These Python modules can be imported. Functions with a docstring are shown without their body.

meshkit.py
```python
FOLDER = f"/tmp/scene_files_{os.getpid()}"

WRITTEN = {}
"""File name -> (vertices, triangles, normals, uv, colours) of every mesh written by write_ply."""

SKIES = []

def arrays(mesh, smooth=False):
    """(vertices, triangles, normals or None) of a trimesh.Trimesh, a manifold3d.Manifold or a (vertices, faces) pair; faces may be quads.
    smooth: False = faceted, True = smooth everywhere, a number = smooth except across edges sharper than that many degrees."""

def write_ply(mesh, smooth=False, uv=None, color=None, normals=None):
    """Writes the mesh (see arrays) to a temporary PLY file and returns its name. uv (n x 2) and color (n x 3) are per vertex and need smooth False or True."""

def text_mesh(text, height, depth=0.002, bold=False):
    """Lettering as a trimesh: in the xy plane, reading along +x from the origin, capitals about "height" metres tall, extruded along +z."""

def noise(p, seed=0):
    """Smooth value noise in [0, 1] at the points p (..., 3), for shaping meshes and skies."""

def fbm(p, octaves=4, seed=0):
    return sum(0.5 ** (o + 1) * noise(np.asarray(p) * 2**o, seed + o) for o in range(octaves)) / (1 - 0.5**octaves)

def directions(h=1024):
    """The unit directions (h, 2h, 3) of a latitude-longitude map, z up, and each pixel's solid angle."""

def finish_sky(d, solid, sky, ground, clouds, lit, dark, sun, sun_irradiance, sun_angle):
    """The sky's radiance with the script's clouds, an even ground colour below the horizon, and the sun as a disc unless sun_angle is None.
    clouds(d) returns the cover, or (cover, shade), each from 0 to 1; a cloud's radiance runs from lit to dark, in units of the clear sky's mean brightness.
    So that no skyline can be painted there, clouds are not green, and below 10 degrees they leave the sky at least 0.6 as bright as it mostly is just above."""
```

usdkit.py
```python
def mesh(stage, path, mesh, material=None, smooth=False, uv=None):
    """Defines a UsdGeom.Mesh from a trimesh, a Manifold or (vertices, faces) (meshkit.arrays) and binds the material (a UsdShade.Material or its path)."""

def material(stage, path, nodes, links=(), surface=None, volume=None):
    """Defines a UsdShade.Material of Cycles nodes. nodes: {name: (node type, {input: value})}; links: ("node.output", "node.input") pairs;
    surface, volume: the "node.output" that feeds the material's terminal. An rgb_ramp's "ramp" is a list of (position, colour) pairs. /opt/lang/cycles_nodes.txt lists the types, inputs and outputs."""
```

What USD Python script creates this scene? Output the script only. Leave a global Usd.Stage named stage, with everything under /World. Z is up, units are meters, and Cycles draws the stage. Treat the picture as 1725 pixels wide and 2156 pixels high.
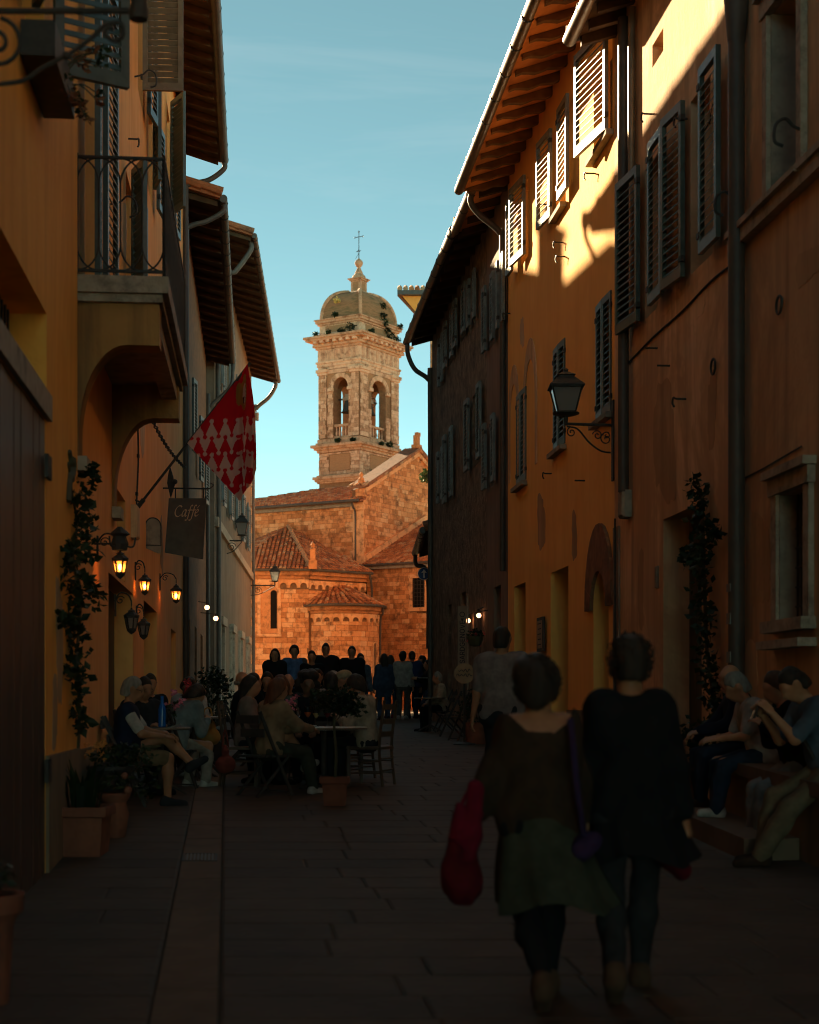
import math, random
import numpy as np, trimesh, usdkit, meshkit
from shapely.geometry import Polygon, box as sbox, Point, LineString
from shapely import affinity
from shapely.ops import unary_union
from pxr import Usd, UsdGeom, UsdLux, UsdShade, Gf, Sdf, Vt

# ------------------------------------------------------------------ camera, sky, sun, exposure
stage = Usd.Stage.CreateInMemory()
UsdGeom.SetStageUpAxis(stage, UsdGeom.Tokens.z)
UsdGeom.SetStageMetersPerUnit(stage, 1.0)
UsdGeom.Xform.Define(stage, '/World')
UsdGeom.Scope.Define(stage, '/World/Looks')
FPX, U0, V0, CZ = 3450.0, 862.5, 1480.0, 1.65      # focal length, principal point (in 1725 px picture widths), eye height
cam = UsdGeom.Camera.Define(stage, '/World/camera')
cam.AddTranslateOp().Set(Gf.Vec3d(0, 0, CZ))
cam.AddRotateXOp().Set(90.0)
cam.CreateHorizontalApertureAttr(24.0)
cam.CreateVerticalApertureAttr(30.0)
cam.CreateFocalLengthAttr(24.0 * FPX / 1725)
cam.CreateVerticalApertureOffsetAttr(24.0 * (V0 - 1078.0) / 1725)
cam.CreateClippingRangeAttr(Gf.Vec2f(0.1, 2000))
cam.CreateFStopAttr(2.0)
cam.CreateFocusDistanceAttr(28.0)
cam.CreateExposureAttr(3.72)
SUN = np.array([-1.0, 2.0, 0.80]); SUN /= np.linalg.norm(SUN)
SUN_EL, SUN_ROT = math.asin(SUN[2]), math.atan2(SUN[0], SUN[1])
usdkit.material(stage, '/World/Looks/sky_air', {
    'co': ('texture_coordinate', {}),
    'sky': ('sky_texture', {'sky_type': 'single_scattering', 'sun_disc': False, 'sun_elevation': SUN_EL, 'sun_rotation': SUN_ROT,
                            'altitude': 300.0, 'air_density': 0.4, 'aerosol_density': 0.0, 'ozone_density': 0.6}),
    'tint': ('mix_color', {'blend_type': 'multiply', 'fac': 1.0, 'b': (0.345, 0.405, 0.242), 'use_clamp': False}),
    'mp': ('mapping', {'scale': (1.2, 1.2, 9.0), 'rotation': (0.15, 0.25, 0.0)}),
    'cl': ('noise_texture', {'scale': 3.2, 'detail': 6.0, 'roughness': 0.62, 'distortion': 0.5}),
    'cr': ('rgb_ramp', {'ramp': [(0.0, (0, 0, 0)), (0.50, (0, 0, 0)), (0.75, (0.10, 0.10, 0.10)), (1.0, (0.2, 0.2, 0.2))]}),
    'cm': ('mix_color', {'blend_type': 'mix', 'b': (1.55, 1.55, 1.5), 'use_clamp': False}),
    'bg': ('background_shader', {'strength': 0.05})},
    [('co.generated', 'mp.vector'), ('mp.vector', 'cl.vector'), ('cl.fac', 'cr.fac'), ('sky.color', 'tint.a'), ('tint.result', 'cm.a'), ('cr.color', 'cm.fac'), ('cm.result', 'bg.color')], surface='bg.background')
dome = UsdLux.DomeLight.Define(stage, '/World/sky')
UsdShade.MaterialBindingAPI.Apply(dome.GetPrim()).Bind(UsdShade.Material.Get(stage, '/World/Looks/sky_air'))
dome.GetPrim().SetCustomDataByKey('kind', 'structure')
sun = UsdLux.DistantLight.Define(stage, '/World/sun')
sun.CreateIntensityAttr(0.5); sun.CreateNormalizeAttr(True); sun.CreateAngleAttr(0.5)
sun.CreateColorAttr(Gf.Vec3f(1.0, 0.77, 0.46))
_x = np.cross([0, 0, 1.0], SUN); _x /= np.linalg.norm(_x); _y = np.cross(SUN, _x)
sun.AddTransformOp().Set(Gf.Matrix4d(*_x, 0, *_y, 0, *SUN, 0, 0, 0, 0, 1))
sun.GetPrim().SetCustomDataByKey('kind', 'structure')

# ------------------------------------------------------------------ helpers
def gz(y):                                            # height of the rising street
    y = np.asarray(y, float)
    return np.where(y < 18, .04 * y, np.where(y < 45, .72 + .0205 * (y - 18), 1.2735))
Z = np.array([0, 0, 1.0])

class MB:
    def __init__(s): s.v, s.f, s.n = [], [], 0
    def add(s, v, f):
        v = np.asarray(v, float).reshape(-1, 3); f = np.asarray(f, int)
        if f.shape[1] == 4: f = np.vstack([f[:, [0, 1, 2]], f[:, [0, 2, 3]]])
        s.v.append(v); s.f.append(f + s.n); s.n += len(v); return s
    def mesh(s): return np.vstack(s.v), np.vstack(s.f)
    def tri(s, m): return s.add(m.vertices, m.faces)
    def hexa(s, p):                                    # bottom ring 0-3, top ring 4-7
        p = np.asarray(p, float)
        f = np.array([[0, 3, 2, 1], [4, 5, 6, 7], [0, 1, 5, 4], [1, 2, 6, 5], [2, 3, 7, 6], [3, 0, 4, 7]])
        if np.dot(np.cross(p[1] - p[0], p[3] - p[0]), p[4] - p[0]) < 0: f = f[:, ::-1]
        return s.add(p, f)
    def box(s, lo, hi, fr=None):
        (a, b, c), (d, e, g) = lo, hi
        p = np.array([[a, b, c], [d, b, c], [d, e, c], [a, e, c], [a, b, g], [d, b, g], [d, e, g], [a, e, g]], float)
        return s.hexa(p if fr is None else fr(p))
    def cbox(s, lo, hi, ch, fr=None):                  # box with the edges of its +z face chamfered
        (a, b, c), (d, e, g) = lo, hi
        p = np.array([[a, b, c], [d, b, c], [d, e, c], [a, e, c], [a, b, g - ch], [d, b, g - ch], [d, e, g - ch], [a, e, g - ch],
                      [a + ch, b + ch, g], [d - ch, b + ch, g], [d - ch, e - ch, g], [a + ch, e - ch, g]], float)
        if fr is not None: p = fr(p)
        f = np.array([[0, 3, 2, 1], [0, 1, 5, 4], [1, 2, 6, 5], [2, 3, 7, 6], [3, 0, 4, 7], [4, 5, 9, 8], [5, 6, 10, 9], [6, 7, 11, 10], [7, 4, 8, 11], [8, 9, 10, 11]])
        if np.dot(np.cross(p[1] - p[0], p[3] - p[0]), p[4] - p[0]) < 0: f = f[:, ::-1]
        return s.add(p, f)
    def tube(s, pts, r, n=8, cap=True):
        p = np.asarray(pts, float); k = len(p); r = np.broadcast_to(np.asarray(r, float), (k,))
        d = np.gradient(p, axis=0); d /= np.linalg.norm(d, axis=1, keepdims=True) + 1e-12
        ref = np.array([0, 0, 1.0]) if abs(d[0][2]) < .9 else np.array([1.0, 0, 0])
        x = np.cross(ref, d[0]); x /= np.linalg.norm(x); X = []
        for i in range(k):
            x = x - d[i] * np.dot(x, d[i]); x /= np.linalg.norm(x) + 1e-12; X.append(x)
        X = np.array(X); Y = np.cross(d, X); a = np.arange(n) * 2 * math.pi / n
        v = (p[:, None] + r[:, None, None] * (np.cos(a)[None, :, None] * X[:, None] + np.sin(a)[None, :, None] * Y[:, None])).reshape(-1, 3)
        i, j = np.meshgrid(np.arange(k - 1), np.arange(n), indexing='ij'); j2 = (j + 1) % n
        f = np.stack([i * n + j, i * n + j2, (i + 1) * n + j2, (i + 1) * n + j], -1).reshape(-1, 4)
        s.add(v, f)
        if cap:
            for e, o in ((0, -1), (k - 1, 1)):
                c = np.vstack([v[e * n:(e + 1) * n], p[e]]); t = np.array([[q, (q + 1) % n, n] for q in range(n)])
                s.add(c, t[:, ::o])
        return s
    def bar(s, a, b, w, h, up=Z):                      # rectangular bar a->b
        a, b = np.asarray(a, float), np.asarray(b, float); d = b - a; d /= np.linalg.norm(d)
        x = np.cross(d, up); x /= np.linalg.norm(x); y = np.cross(x, d); x, y = x * w / 2, y * h / 2
        return s.hexa([a - x - y, a + x - y, a + x + y, a - x + y, b - x - y, b + x - y, b + x + y, b - x + y])
    def lathe(s, prof, c=(0, 0, 0), n=16, ax=None):    # prof: (radius, height)
        prof = np.asarray(prof, float); k = len(prof); a = np.arange(n) * 2 * math.pi / n
        v = np.stack([prof[:, :1] * np.cos(a), prof[:, :1] * np.sin(a), np.repeat(prof[:, 1:], n, 1)], -1).reshape(-1, 3)
        if ax is not None: v = v @ np.asarray(ax, float)
        i, j = np.meshgrid(np.arange(k - 1), np.arange(n), indexing='ij'); j2 = (j + 1) % n
        return s.add(v + np.asarray(c), np.stack([i * n + j, i * n + j2, (i + 1) * n + j2, (i + 1) * n + j], -1).reshape(-1, 4))
    def prism(s, poly, d0, d1, fr):                    # shapely polygon extruded d0..d1, mapped by frame function fr
        for g in getattr(poly, 'geoms', [poly]):
            if g.is_empty or g.area < 1e-7: continue
            m = trimesh.creation.extrude_polygon(g, d1 - d0, engine='earcut')
            v = np.array(m.vertices); v[:, 2] += d0; f = np.array(m.faces)
            o, x, y, z = fr(np.array([[0, 0, 0], [1, 0, 0], [0, 1, 0], [0, 0, 1.0]]))
            if np.dot(np.cross(x - o, y - o), z - o) < 0: f = f[:, ::-1]
            s.add(fr(v), f)
        return s
    def ball(s, c, r, sub=2, sc=(1, 1, 1)):
        m = trimesh.creation.icosphere(sub, 1.0)
        return s.add(np.array(m.vertices) * np.asarray(sc) * r + np.asarray(c), m.faces)

class Fac:
    """A house front: s metres along the street, z up, o metres out from the wall."""
    def __init__(s, p0, p1, left):
        s.p0 = np.array([*p0, 0.0]); d = np.array([*p1, 0.0]) - s.p0; s.L = np.linalg.norm(d); s.t = d / s.L
        s.nrm = np.array([s.t[1], -s.t[0], 0]) * (1 if left else -1); s.left = left
    def __call__(s, p):
        p = np.asarray(p, float); return s.p0 + p[..., :1] * s.t + p[..., 1:2] * Z + p[..., 2:3] * s.nrm
    def px(s, u, v, o=0.0):                            # where the wall (o metres proud) stands at a point of the view
        d = np.array([(u - U0) / FPX, 1, -(v - V0) / FPX]); q = s.p0 + o * s.nrm; c = np.array([0, 0, CZ])
        k = np.dot(q - c, s.nrm) / np.dot(d, s.nrm); p = c + d * k
        return np.dot(p - s.p0, s.t), p[2]
    def sy(s, y): return (y - s.p0[1]) / s.t[1]
def at(u, v, y): return np.array([(u - U0) / FPX * y, y, CZ - (v - V0) / FPX * y])

_taken = {}
def numbered(base, name):
    k = base + '/' + name; n = _taken.get(k, -1) + 1; _taken[k] = n
    return k if n == 0 else f'{k}_{n:03d}'
def tag(prim, label=None, cat=None, group=None, kind=None):
    for k, x in (('label', label), ('category', cat), ('group', group), ('kind', kind)):
        if x: prim.SetCustomDataByKey(k, x)
class T:                                               # a thing: an Xform at its base; parts are given in world or local space
    def __init__(s, name, label, cat, loc=(0, 0, 0), rz=0.0, group=None, kind=None):
        s.path = numbered('/World', name); x = UsdGeom.Xform.Define(stage, s.path)
        x.AddTranslateOp().Set(Gf.Vec3d(*map(float, loc)))
        if rz: x.AddRotateZOp().Set(math.degrees(rz))
        s.prim = x.GetPrim(); s.k = 1.0; tag(s.prim, label, cat, group, kind); s.loc = np.asarray(loc, float)
        c, n = math.cos(rz), math.sin(rz); s.R = np.array([[c, -n, 0], [n, c, 0], [0, 0, 1.0]])
    def part(s, name, m, mat, smooth=False, local=False, parent=None, label=None, kind=None, uv=None):
        v, f = m.mesh() if isinstance(m, MB) else m
        v = v * s.k if local else (v - s.loc) @ s.R
        return P(s, _mesh(numbered(parent.path if parent else s.path, name), v, f, mat, smooth), label, kind)
class P:
    def __init__(s, t, mesh, label=None, kind=None):
        s.t, s.path, s.prim = t, str(mesh.GetPath()), mesh.GetPrim(); tag(s.prim, label, kind=kind)
    def part(s, name, m, mat, **k): return s.t.part(name, m, mat, parent=s, **k)
def _mesh(path, v, f, mat, smooth):
    return usdkit.mesh(stage, path, (v, f), MAT[mat] if isinstance(mat, str) else mat, smooth=smooth)
def solo(name, m, mat, label=None, cat=None, group=None, kind=None, smooth=False):
    v, f = m.mesh() if isinstance(m, MB) else m
    g = _mesh(numbered('/World', name), v, f, mat, smooth); tag(g.GetPrim(), label, cat, group, kind); return g
def bez(p, n=12):                                      # cubic Bezier / Catmull-Rom through points
    p = np.asarray(p, float)
    q = np.vstack([2 * p[0] - p[1], p, 2 * p[-1] - p[-2]]); out = []
    for i in range(1, len(q) - 2):
        t = np.linspace(0, 1, n, endpoint=False)[:, None]; a, b, c, d = q[i - 1:i + 3]
        out.append(.5 * (2 * b + (c - a) * t + (2 * a - 5 * b + 4 * c - d) * t ** 2 + (3 * b - a - 3 * c + d) * t ** 3))
    return np.vstack(out + [p[-1:]])
def spiral(c, r0, r1, a0, turns, n=28):                # 2D spiral points
    a = a0 + np.linspace(0, turns * 2 * math.pi, n); r = np.linspace(r0, r1, n)
    return np.stack([c[0] + r * np.cos(a), c[1] + r * np.sin(a)], 1)

# ------------------------------------------------------------------ materials
MAT = {}
def mat(name, nodes, links, surface='p.BSDF'):
    MAT[name] = usdkit.material(stage, '/World/Looks/' + name, nodes, links, surface=surface); return MAT[name]
def rough(name, c1, c2, scale=3.0, rough=.9, bump=.25, bscale=30.0, stretch=(1, 1, 1), spec=.25, c3=None, bdist=.02, metallic=0.0, obj=False, rnd=0.0):
    """Mottled surface: two or three tones in noise, fine relief."""
    n = {'co': ('texture_coordinate', {}), 'ge': ('geometry', {}), 'mp': ('mapping', {'scale': stretch}), 'n1': ('noise_texture', {'scale': scale, 'detail': 6.0, 'roughness': .62}),
         'r1': ('rgb_ramp', {'ramp': [(0.0, c1), (0.36, c1), (0.64, c2), (1.0, c2)]}),
         'n2': ('noise_texture', {'scale': bscale, 'detail': 5.0, 'roughness': .65}), 'bp': ('bump', {'strength': bump, 'distance': bdist}),
         'p': ('principled_bsdf', {'roughness': rough, 'specular_ior_level': spec, 'metallic': metallic})}
    src = 'co.object' if obj else 'ge.position'
    l = [(src, 'mp.vector'), ('mp.vector', 'n1.vector'), ('n1.fac', 'r1.fac'), (src, 'n2.vector'), ('n2.fac', 'bp.height'), ('bp.normal', 'p.normal')]
    out = 'r1.color'
    if c3 is not None:
        n['n3'] = ('noise_texture', {'scale': scale * .37, 'detail': 7.0, 'roughness': .7}); n['r3'] = ('rgb_ramp', {'ramp': [(0, (0, 0, 0)), (.5, (0, 0, 0)), (.68, (1, 1, 1)), (1, (1, 1, 1))]})
        n['m3'] = ('mix_color', {'b': c3}); l += [('mp.vector', 'n3.vector'), ('n3.fac', 'r3.fac'), (out, 'm3.a'), ('r3.color', 'm3.fac')]; out = 'm3.result'
    l.append((out, 'p.base_color')); return mat(name, n, l)
def plain(name, c, rough_=.6, spec=.4, metallic=0.0, **k):
    return mat(name, {'p': ('principled_bsdf', {'base_color': c, 'roughness': rough_, 'specular_ior_level': spec, 'metallic': metallic, **k})}, [])
def plaster(name, c1, c2, stain, drip=.55, scale=1.1):
    """Limewash: broad clouds, vertical runs of dirt, trowel relief."""
    n = {'ge': ('geometry', {}), 'm1': ('mapping', {'scale': (1, 1, .8)}), 'm2': ('mapping', {'scale': (5, 5, .35)}),
         'n1': ('noise_texture', {'scale': scale, 'detail': 8.0, 'roughness': .66, 'distortion': .6}), 'r1': ('rgb_ramp', {'ramp': [(0, c1), (.33, c1), (.66, c2), (1, c2)]}),
         'n2': ('noise_texture', {'scale': 1.0, 'detail': 6.0, 'roughness': .6}), 'r2': ('rgb_ramp', {'ramp': [(0, (0, 0, 0)), (.46, (0, 0, 0)), (.75, (drip,) * 3), (1, (drip,) * 3)]}),
         'n4': ('noise_texture', {'scale': .45, 'detail': 9.0, 'roughness': .72, 'distortion': 1.0}), 'r4': ('rgb_ramp', {'ramp': [(0, (0, 0, 0)), (.47, (0, 0, 0)), (.56, (drip * .75,) * 3), (1, (drip,) * 3)]}),
         'mx': ('mix_color', {'b': stain}), 'my': ('mix_color', {'b': tuple(.5 * (np.array(stain) + np.array(c1)))}),
         'n3': ('noise_texture', {'scale': 14.0, 'detail': 8.0, 'roughness': .7}), 'bp': ('bump', {'strength': .35, 'distance': .03}),
         'p': ('principled_bsdf', {'roughness': .92, 'specular_ior_level': .15})}
    return mat(name, n, [('ge.position', 'm1.vector'), ('ge.position', 'm2.vector'), ('m1.vector', 'n1.vector'), ('m2.vector', 'n2.vector'), ('m1.vector', 'n4.vector'), ('n1.fac', 'r1.fac'), ('n2.fac', 'r2.fac'), ('n4.fac', 'r4.fac'),
        ('r1.color', 'mx.a'), ('r2.color', 'mx.fac'), ('mx.result', 'my.a'), ('r4.color', 'my.fac'), ('my.result', 'p.base_color'), ('m1.vector', 'n3.vector'), ('n3.fac', 'bp.height'), ('bp.normal', 'p.normal')])
def wood(name, c1, c2, scale=4.0, rough_=.55, stretch=(6, 6, .6)):
    return rough(name, c1, c2, scale, rough_, .35, 6.0, stretch, .4)
def emit(name, c, k): return mat(name, {'p': ('emission', {'color': c, 'strength': k})}, [], 'p.emission')
plaster('plaster_ochre', (.88, .355, .062), (.94, .43, .088), (.66, .25, .045))
plaster('plaster_apricot', (.90, .385, .115), (.95, .465, .16), (.70, .27, .075))
plaster('plaster_gold', (.90, .445, .115), (.95, .53, .155), (.74, .33, .085), .4)
plaster('plaster_brown', (.60, .345, .18), (.80, .52, .31), (.34, .20, .115), .9)
plaster('plaster_umber', (.50, .29, .155), (.64, .39, .22), (.28, .165, .10), .85)
plaster('plaster_bracket', (.36, .17, .055), (.46, .23, .08), (.15, .08, .04), .9)
plaster('plaster_grey', (.24, .16, .12), (.30, .20, .15), (.13, .09, .07), .6)
plaster('plaster_pale', (.19, .135, .095), (.25, .18, .13), (.11, .08, .06), .7)
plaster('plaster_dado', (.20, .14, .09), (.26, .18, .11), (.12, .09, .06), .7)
rough('rubble', (.15, .10, .07), (.30, .20, .13), 5.0, .95, .8, 7.0, c3=(.10, .07, .05), bdist=.08)
rough('brick_old', (.20, .09, .045), (.30, .14, .07), 6.0, .95, .6, 18.0, c3=(.13, .07, .04))
for nm, sets in (('travertine', (((.66, .285, .115), (.76, .355, .155)), ((.57, .225, .085), (.69, .30, .125)), ((.72, .36, .17), (.80, .43, .215)), ((.43, .165, .06), (.56, .235, .092)))), ('tower_stone', (((.54, .30, .19), (.64, .375, .24)), ((.44, .235, .14), (.56, .315, .19)), ((.57, .34, .22), (.68, .42, .28)), ((.35, .185, .11), (.48, .26, .155))))):
    for i, (a, b) in enumerate(sets): rough(f'{nm}_{"abcd"[i]}', a, b, 4.0, .9, .5, 22.0, (1.5, 1.5, 1.5), .2, c3=(.19, .085, .042))
rough('mortar', (.17, .085, .042), (.24, .125, .065), 6, .95, .4)
rough('stone_frame', (.34, .26, .19), (.42, .33, .25), 9, .9, .7, 30, c3=(.17, .13, .10))
rough('stone_grey', (.25, .20, .155), (.32, .26, .20), 6, .92, .5, 20, c3=(.15, .12, .09))
rough('brick_church', (.31, .15, .075), (.40, .20, .10), 8, .95, .5, 22, (1, 1, 5), c3=(.28, .15, .08))
rough('moss', (.035, .045, .012), (.09, .09, .02), 9, 1, .6, 30)
for i, c in enumerate(((.46, .17, .07), (.55, .24, .11), (.36, .12, .05), (.50, .30, .17), (.30, .13, .07))):
    rough(f'tile_{"abcde"[i]}', tuple(np.array(c) * .8), c, 7, .85, .4, 25, c3=tuple(np.array(c) * .55))
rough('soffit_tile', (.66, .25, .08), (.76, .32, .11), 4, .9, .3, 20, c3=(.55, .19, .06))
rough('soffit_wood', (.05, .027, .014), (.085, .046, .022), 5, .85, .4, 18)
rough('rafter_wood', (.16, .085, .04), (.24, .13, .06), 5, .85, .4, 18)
rough('gutter_copper', (.15, .10, .065), (.21, .145, .095), 5, .45, .1, 18, spec=.5, metallic=.5)
rough('gutter_dark', (.055, .045, .04), (.09, .07, .055), 5, .5, .1, 18, spec=.5)
rough('pipe_brown', (.045, .030, .025), (.07, .046, .036), 4, .5, .1, 18, spec=.4)
rough('iron', (.022, .018, .016), (.045, .034, .028), 12, .6, .3, 40, spec=.4)
rough('shutter_green', (.045, .058, .050), (.075, .090, .080), 5, .38, .2, 30, spec=.5, c3=(.10, .10, .085))
rough('shutter_white', (.15, .14, .125), (.23, .215, .19), 5, .5, .3, 30, spec=.5, c3=(.10, .09, .075))
rough('shutter_brown', (.14, .09, .05), (.20, .13, .075), 5, .6, .3, 30, spec=.4)
rough('shutter_grey', (.10, .11, .11), (.18, .20, .20), 5, .5, .3, 30, spec=.5, c3=(.12, .11, .10))
wood('door_wood', (.045, .024, .017), (.10, .052, .034), 3.0, .42)
wood('door_dark', (.03, .018, .012), (.06, .035, .022), 3.0, .5)
wood('chair_wood', (.05, .026, .015), (.10, .05, .028), 3.0, .5)
plain('void', (.012, .010, .009), .9, .1)
plain('window_dark', (.02, .022, .024), .08, .6)
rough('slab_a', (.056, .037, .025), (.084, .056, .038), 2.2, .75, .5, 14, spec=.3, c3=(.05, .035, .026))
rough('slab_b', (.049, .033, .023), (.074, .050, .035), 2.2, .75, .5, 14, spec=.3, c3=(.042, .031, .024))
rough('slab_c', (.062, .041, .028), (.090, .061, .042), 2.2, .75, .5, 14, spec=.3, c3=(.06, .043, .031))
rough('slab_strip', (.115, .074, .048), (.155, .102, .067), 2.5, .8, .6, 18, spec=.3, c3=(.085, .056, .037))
rough('square_stone', (.36, .21, .10), (.46, .28, .14), 2.2, .85, .4, 10)
rough('joint', (.040, .028, .020), (.060, .042, .030), 6, .95, .5)
rough('terracotta', (.17, .055, .033), (.23, .08, .045), 6, .85, .4, 20, c3=(.11, .042, .028))
for i, c in enumerate(((.012, .027, .010), (.020, .042, .014), (.034, .056, .018))):
    nm = f'leaf_{"abc"[i]}'
    mat(nm, {'ge': ('geometry', {}), 'n': ('noise_texture', {'scale': 9.0}), 'r': ('rgb_ramp', {'ramp': [(0, tuple(np.array(c) * .7)), (1, tuple(np.array(c) * 1.35))]}), 'p': ('principled_bsdf', {'roughness': .5, 'specular_ior_level': .4}),
        't': ('translucent_bsdf', {}), 'm': ('mix_closure', {'fac': .3})}, [('ge.position', 'n.vector'), ('n.fac', 'r.fac'), ('r.color', 'p.base_color'), ('r.color', 't.color'), ('p.BSDF', 'm.closure1'), ('t.BSDF', 'm.closure2')], 'm.closure')
plain('flower_red', (.50, .03, .04)); plain('flower_pink', (.62, .16, .22)); plain('flower_orange', (.60, .24, .06)); plain('petal_yellow', (.5, .36, .10))
plain('stem', (.06, .045, .02)); plain('soil', (.03, .02, .014), .95)
emit('lamp_flame', (1.0, .45, .13), 9.0); emit('bulb', (1.0, .40, .17), .7)
mat('lamp_glass_lit', {'tr': ('transparent_bsdf', {'color': (1, .84, .6)}), 'gl': ('glossy_bsdf', {'roughness': .15, 'color': (.9, .8, .65)}), 'tl': ('translucent_bsdf', {'color': (.9, .62, .32)}), 'fr': ('fresnel', {'IOR': 1.5}), 'm1': ('mix_closure', {'fac': .45}), 'm2': ('mix_closure', {})},
    [('tr.BSDF', 'm1.closure1'), ('tl.BSDF', 'm1.closure2'), ('m1.closure', 'm2.closure1'), ('gl.BSDF', 'm2.closure2'), ('fr.fac', 'm2.fac')], 'm2.closure')
mat('lamp_glass', {'tr': ('transparent_bsdf', {'color': (.9, .9, .88)}), 'tl': ('translucent_bsdf', {'color': (.75, .74, .7)}), 'df': ('diffuse_bsdf', {'color': (.5, .49, .46)}), 'gl': ('glossy_bsdf', {'roughness': .1}), 'fr': ('fresnel', {'IOR': 1.5}), 'm0': ('mix_closure', {'fac': .5}), 'm1': ('mix_closure', {'fac': .6}), 'm2': ('mix_closure', {})},
    [('tl.BSDF', 'm0.closure1'), ('df.BSDF', 'm0.closure2'), ('tr.BSDF', 'm1.closure1'), ('m0.closure', 'm1.closure2'), ('m1.closure', 'm2.closure1'), ('gl.BSDF', 'm2.closure2'), ('fr.fac', 'm2.fac')], 'm2.closure')
mat('drink_glass', {'tr': ('transparent_bsdf', {'color': (.95, .96, .95)}), 'gl': ('glossy_bsdf', {'roughness': .03}), 'fr': ('fresnel', {'IOR': 1.5}), 'm': ('mix_closure', {})}, [('tr.BSDF', 'm.closure1'), ('gl.BSDF', 'm.closure2'), ('fr.fac', 'm.fac')], 'm.closure')
mat('pane_glass', {'tr': ('transparent_bsdf', {'color': (.75, .78, .78)}), 'gl': ('glossy_bsdf', {'roughness': .04}), 'fr': ('fresnel', {'IOR': 1.6}), 'm': ('mix_closure', {})}, [('tr.BSDF', 'm.closure1'), ('gl.BSDF', 'm.closure2'), ('fr.fac', 'm.fac')], 'm.closure')
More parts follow.
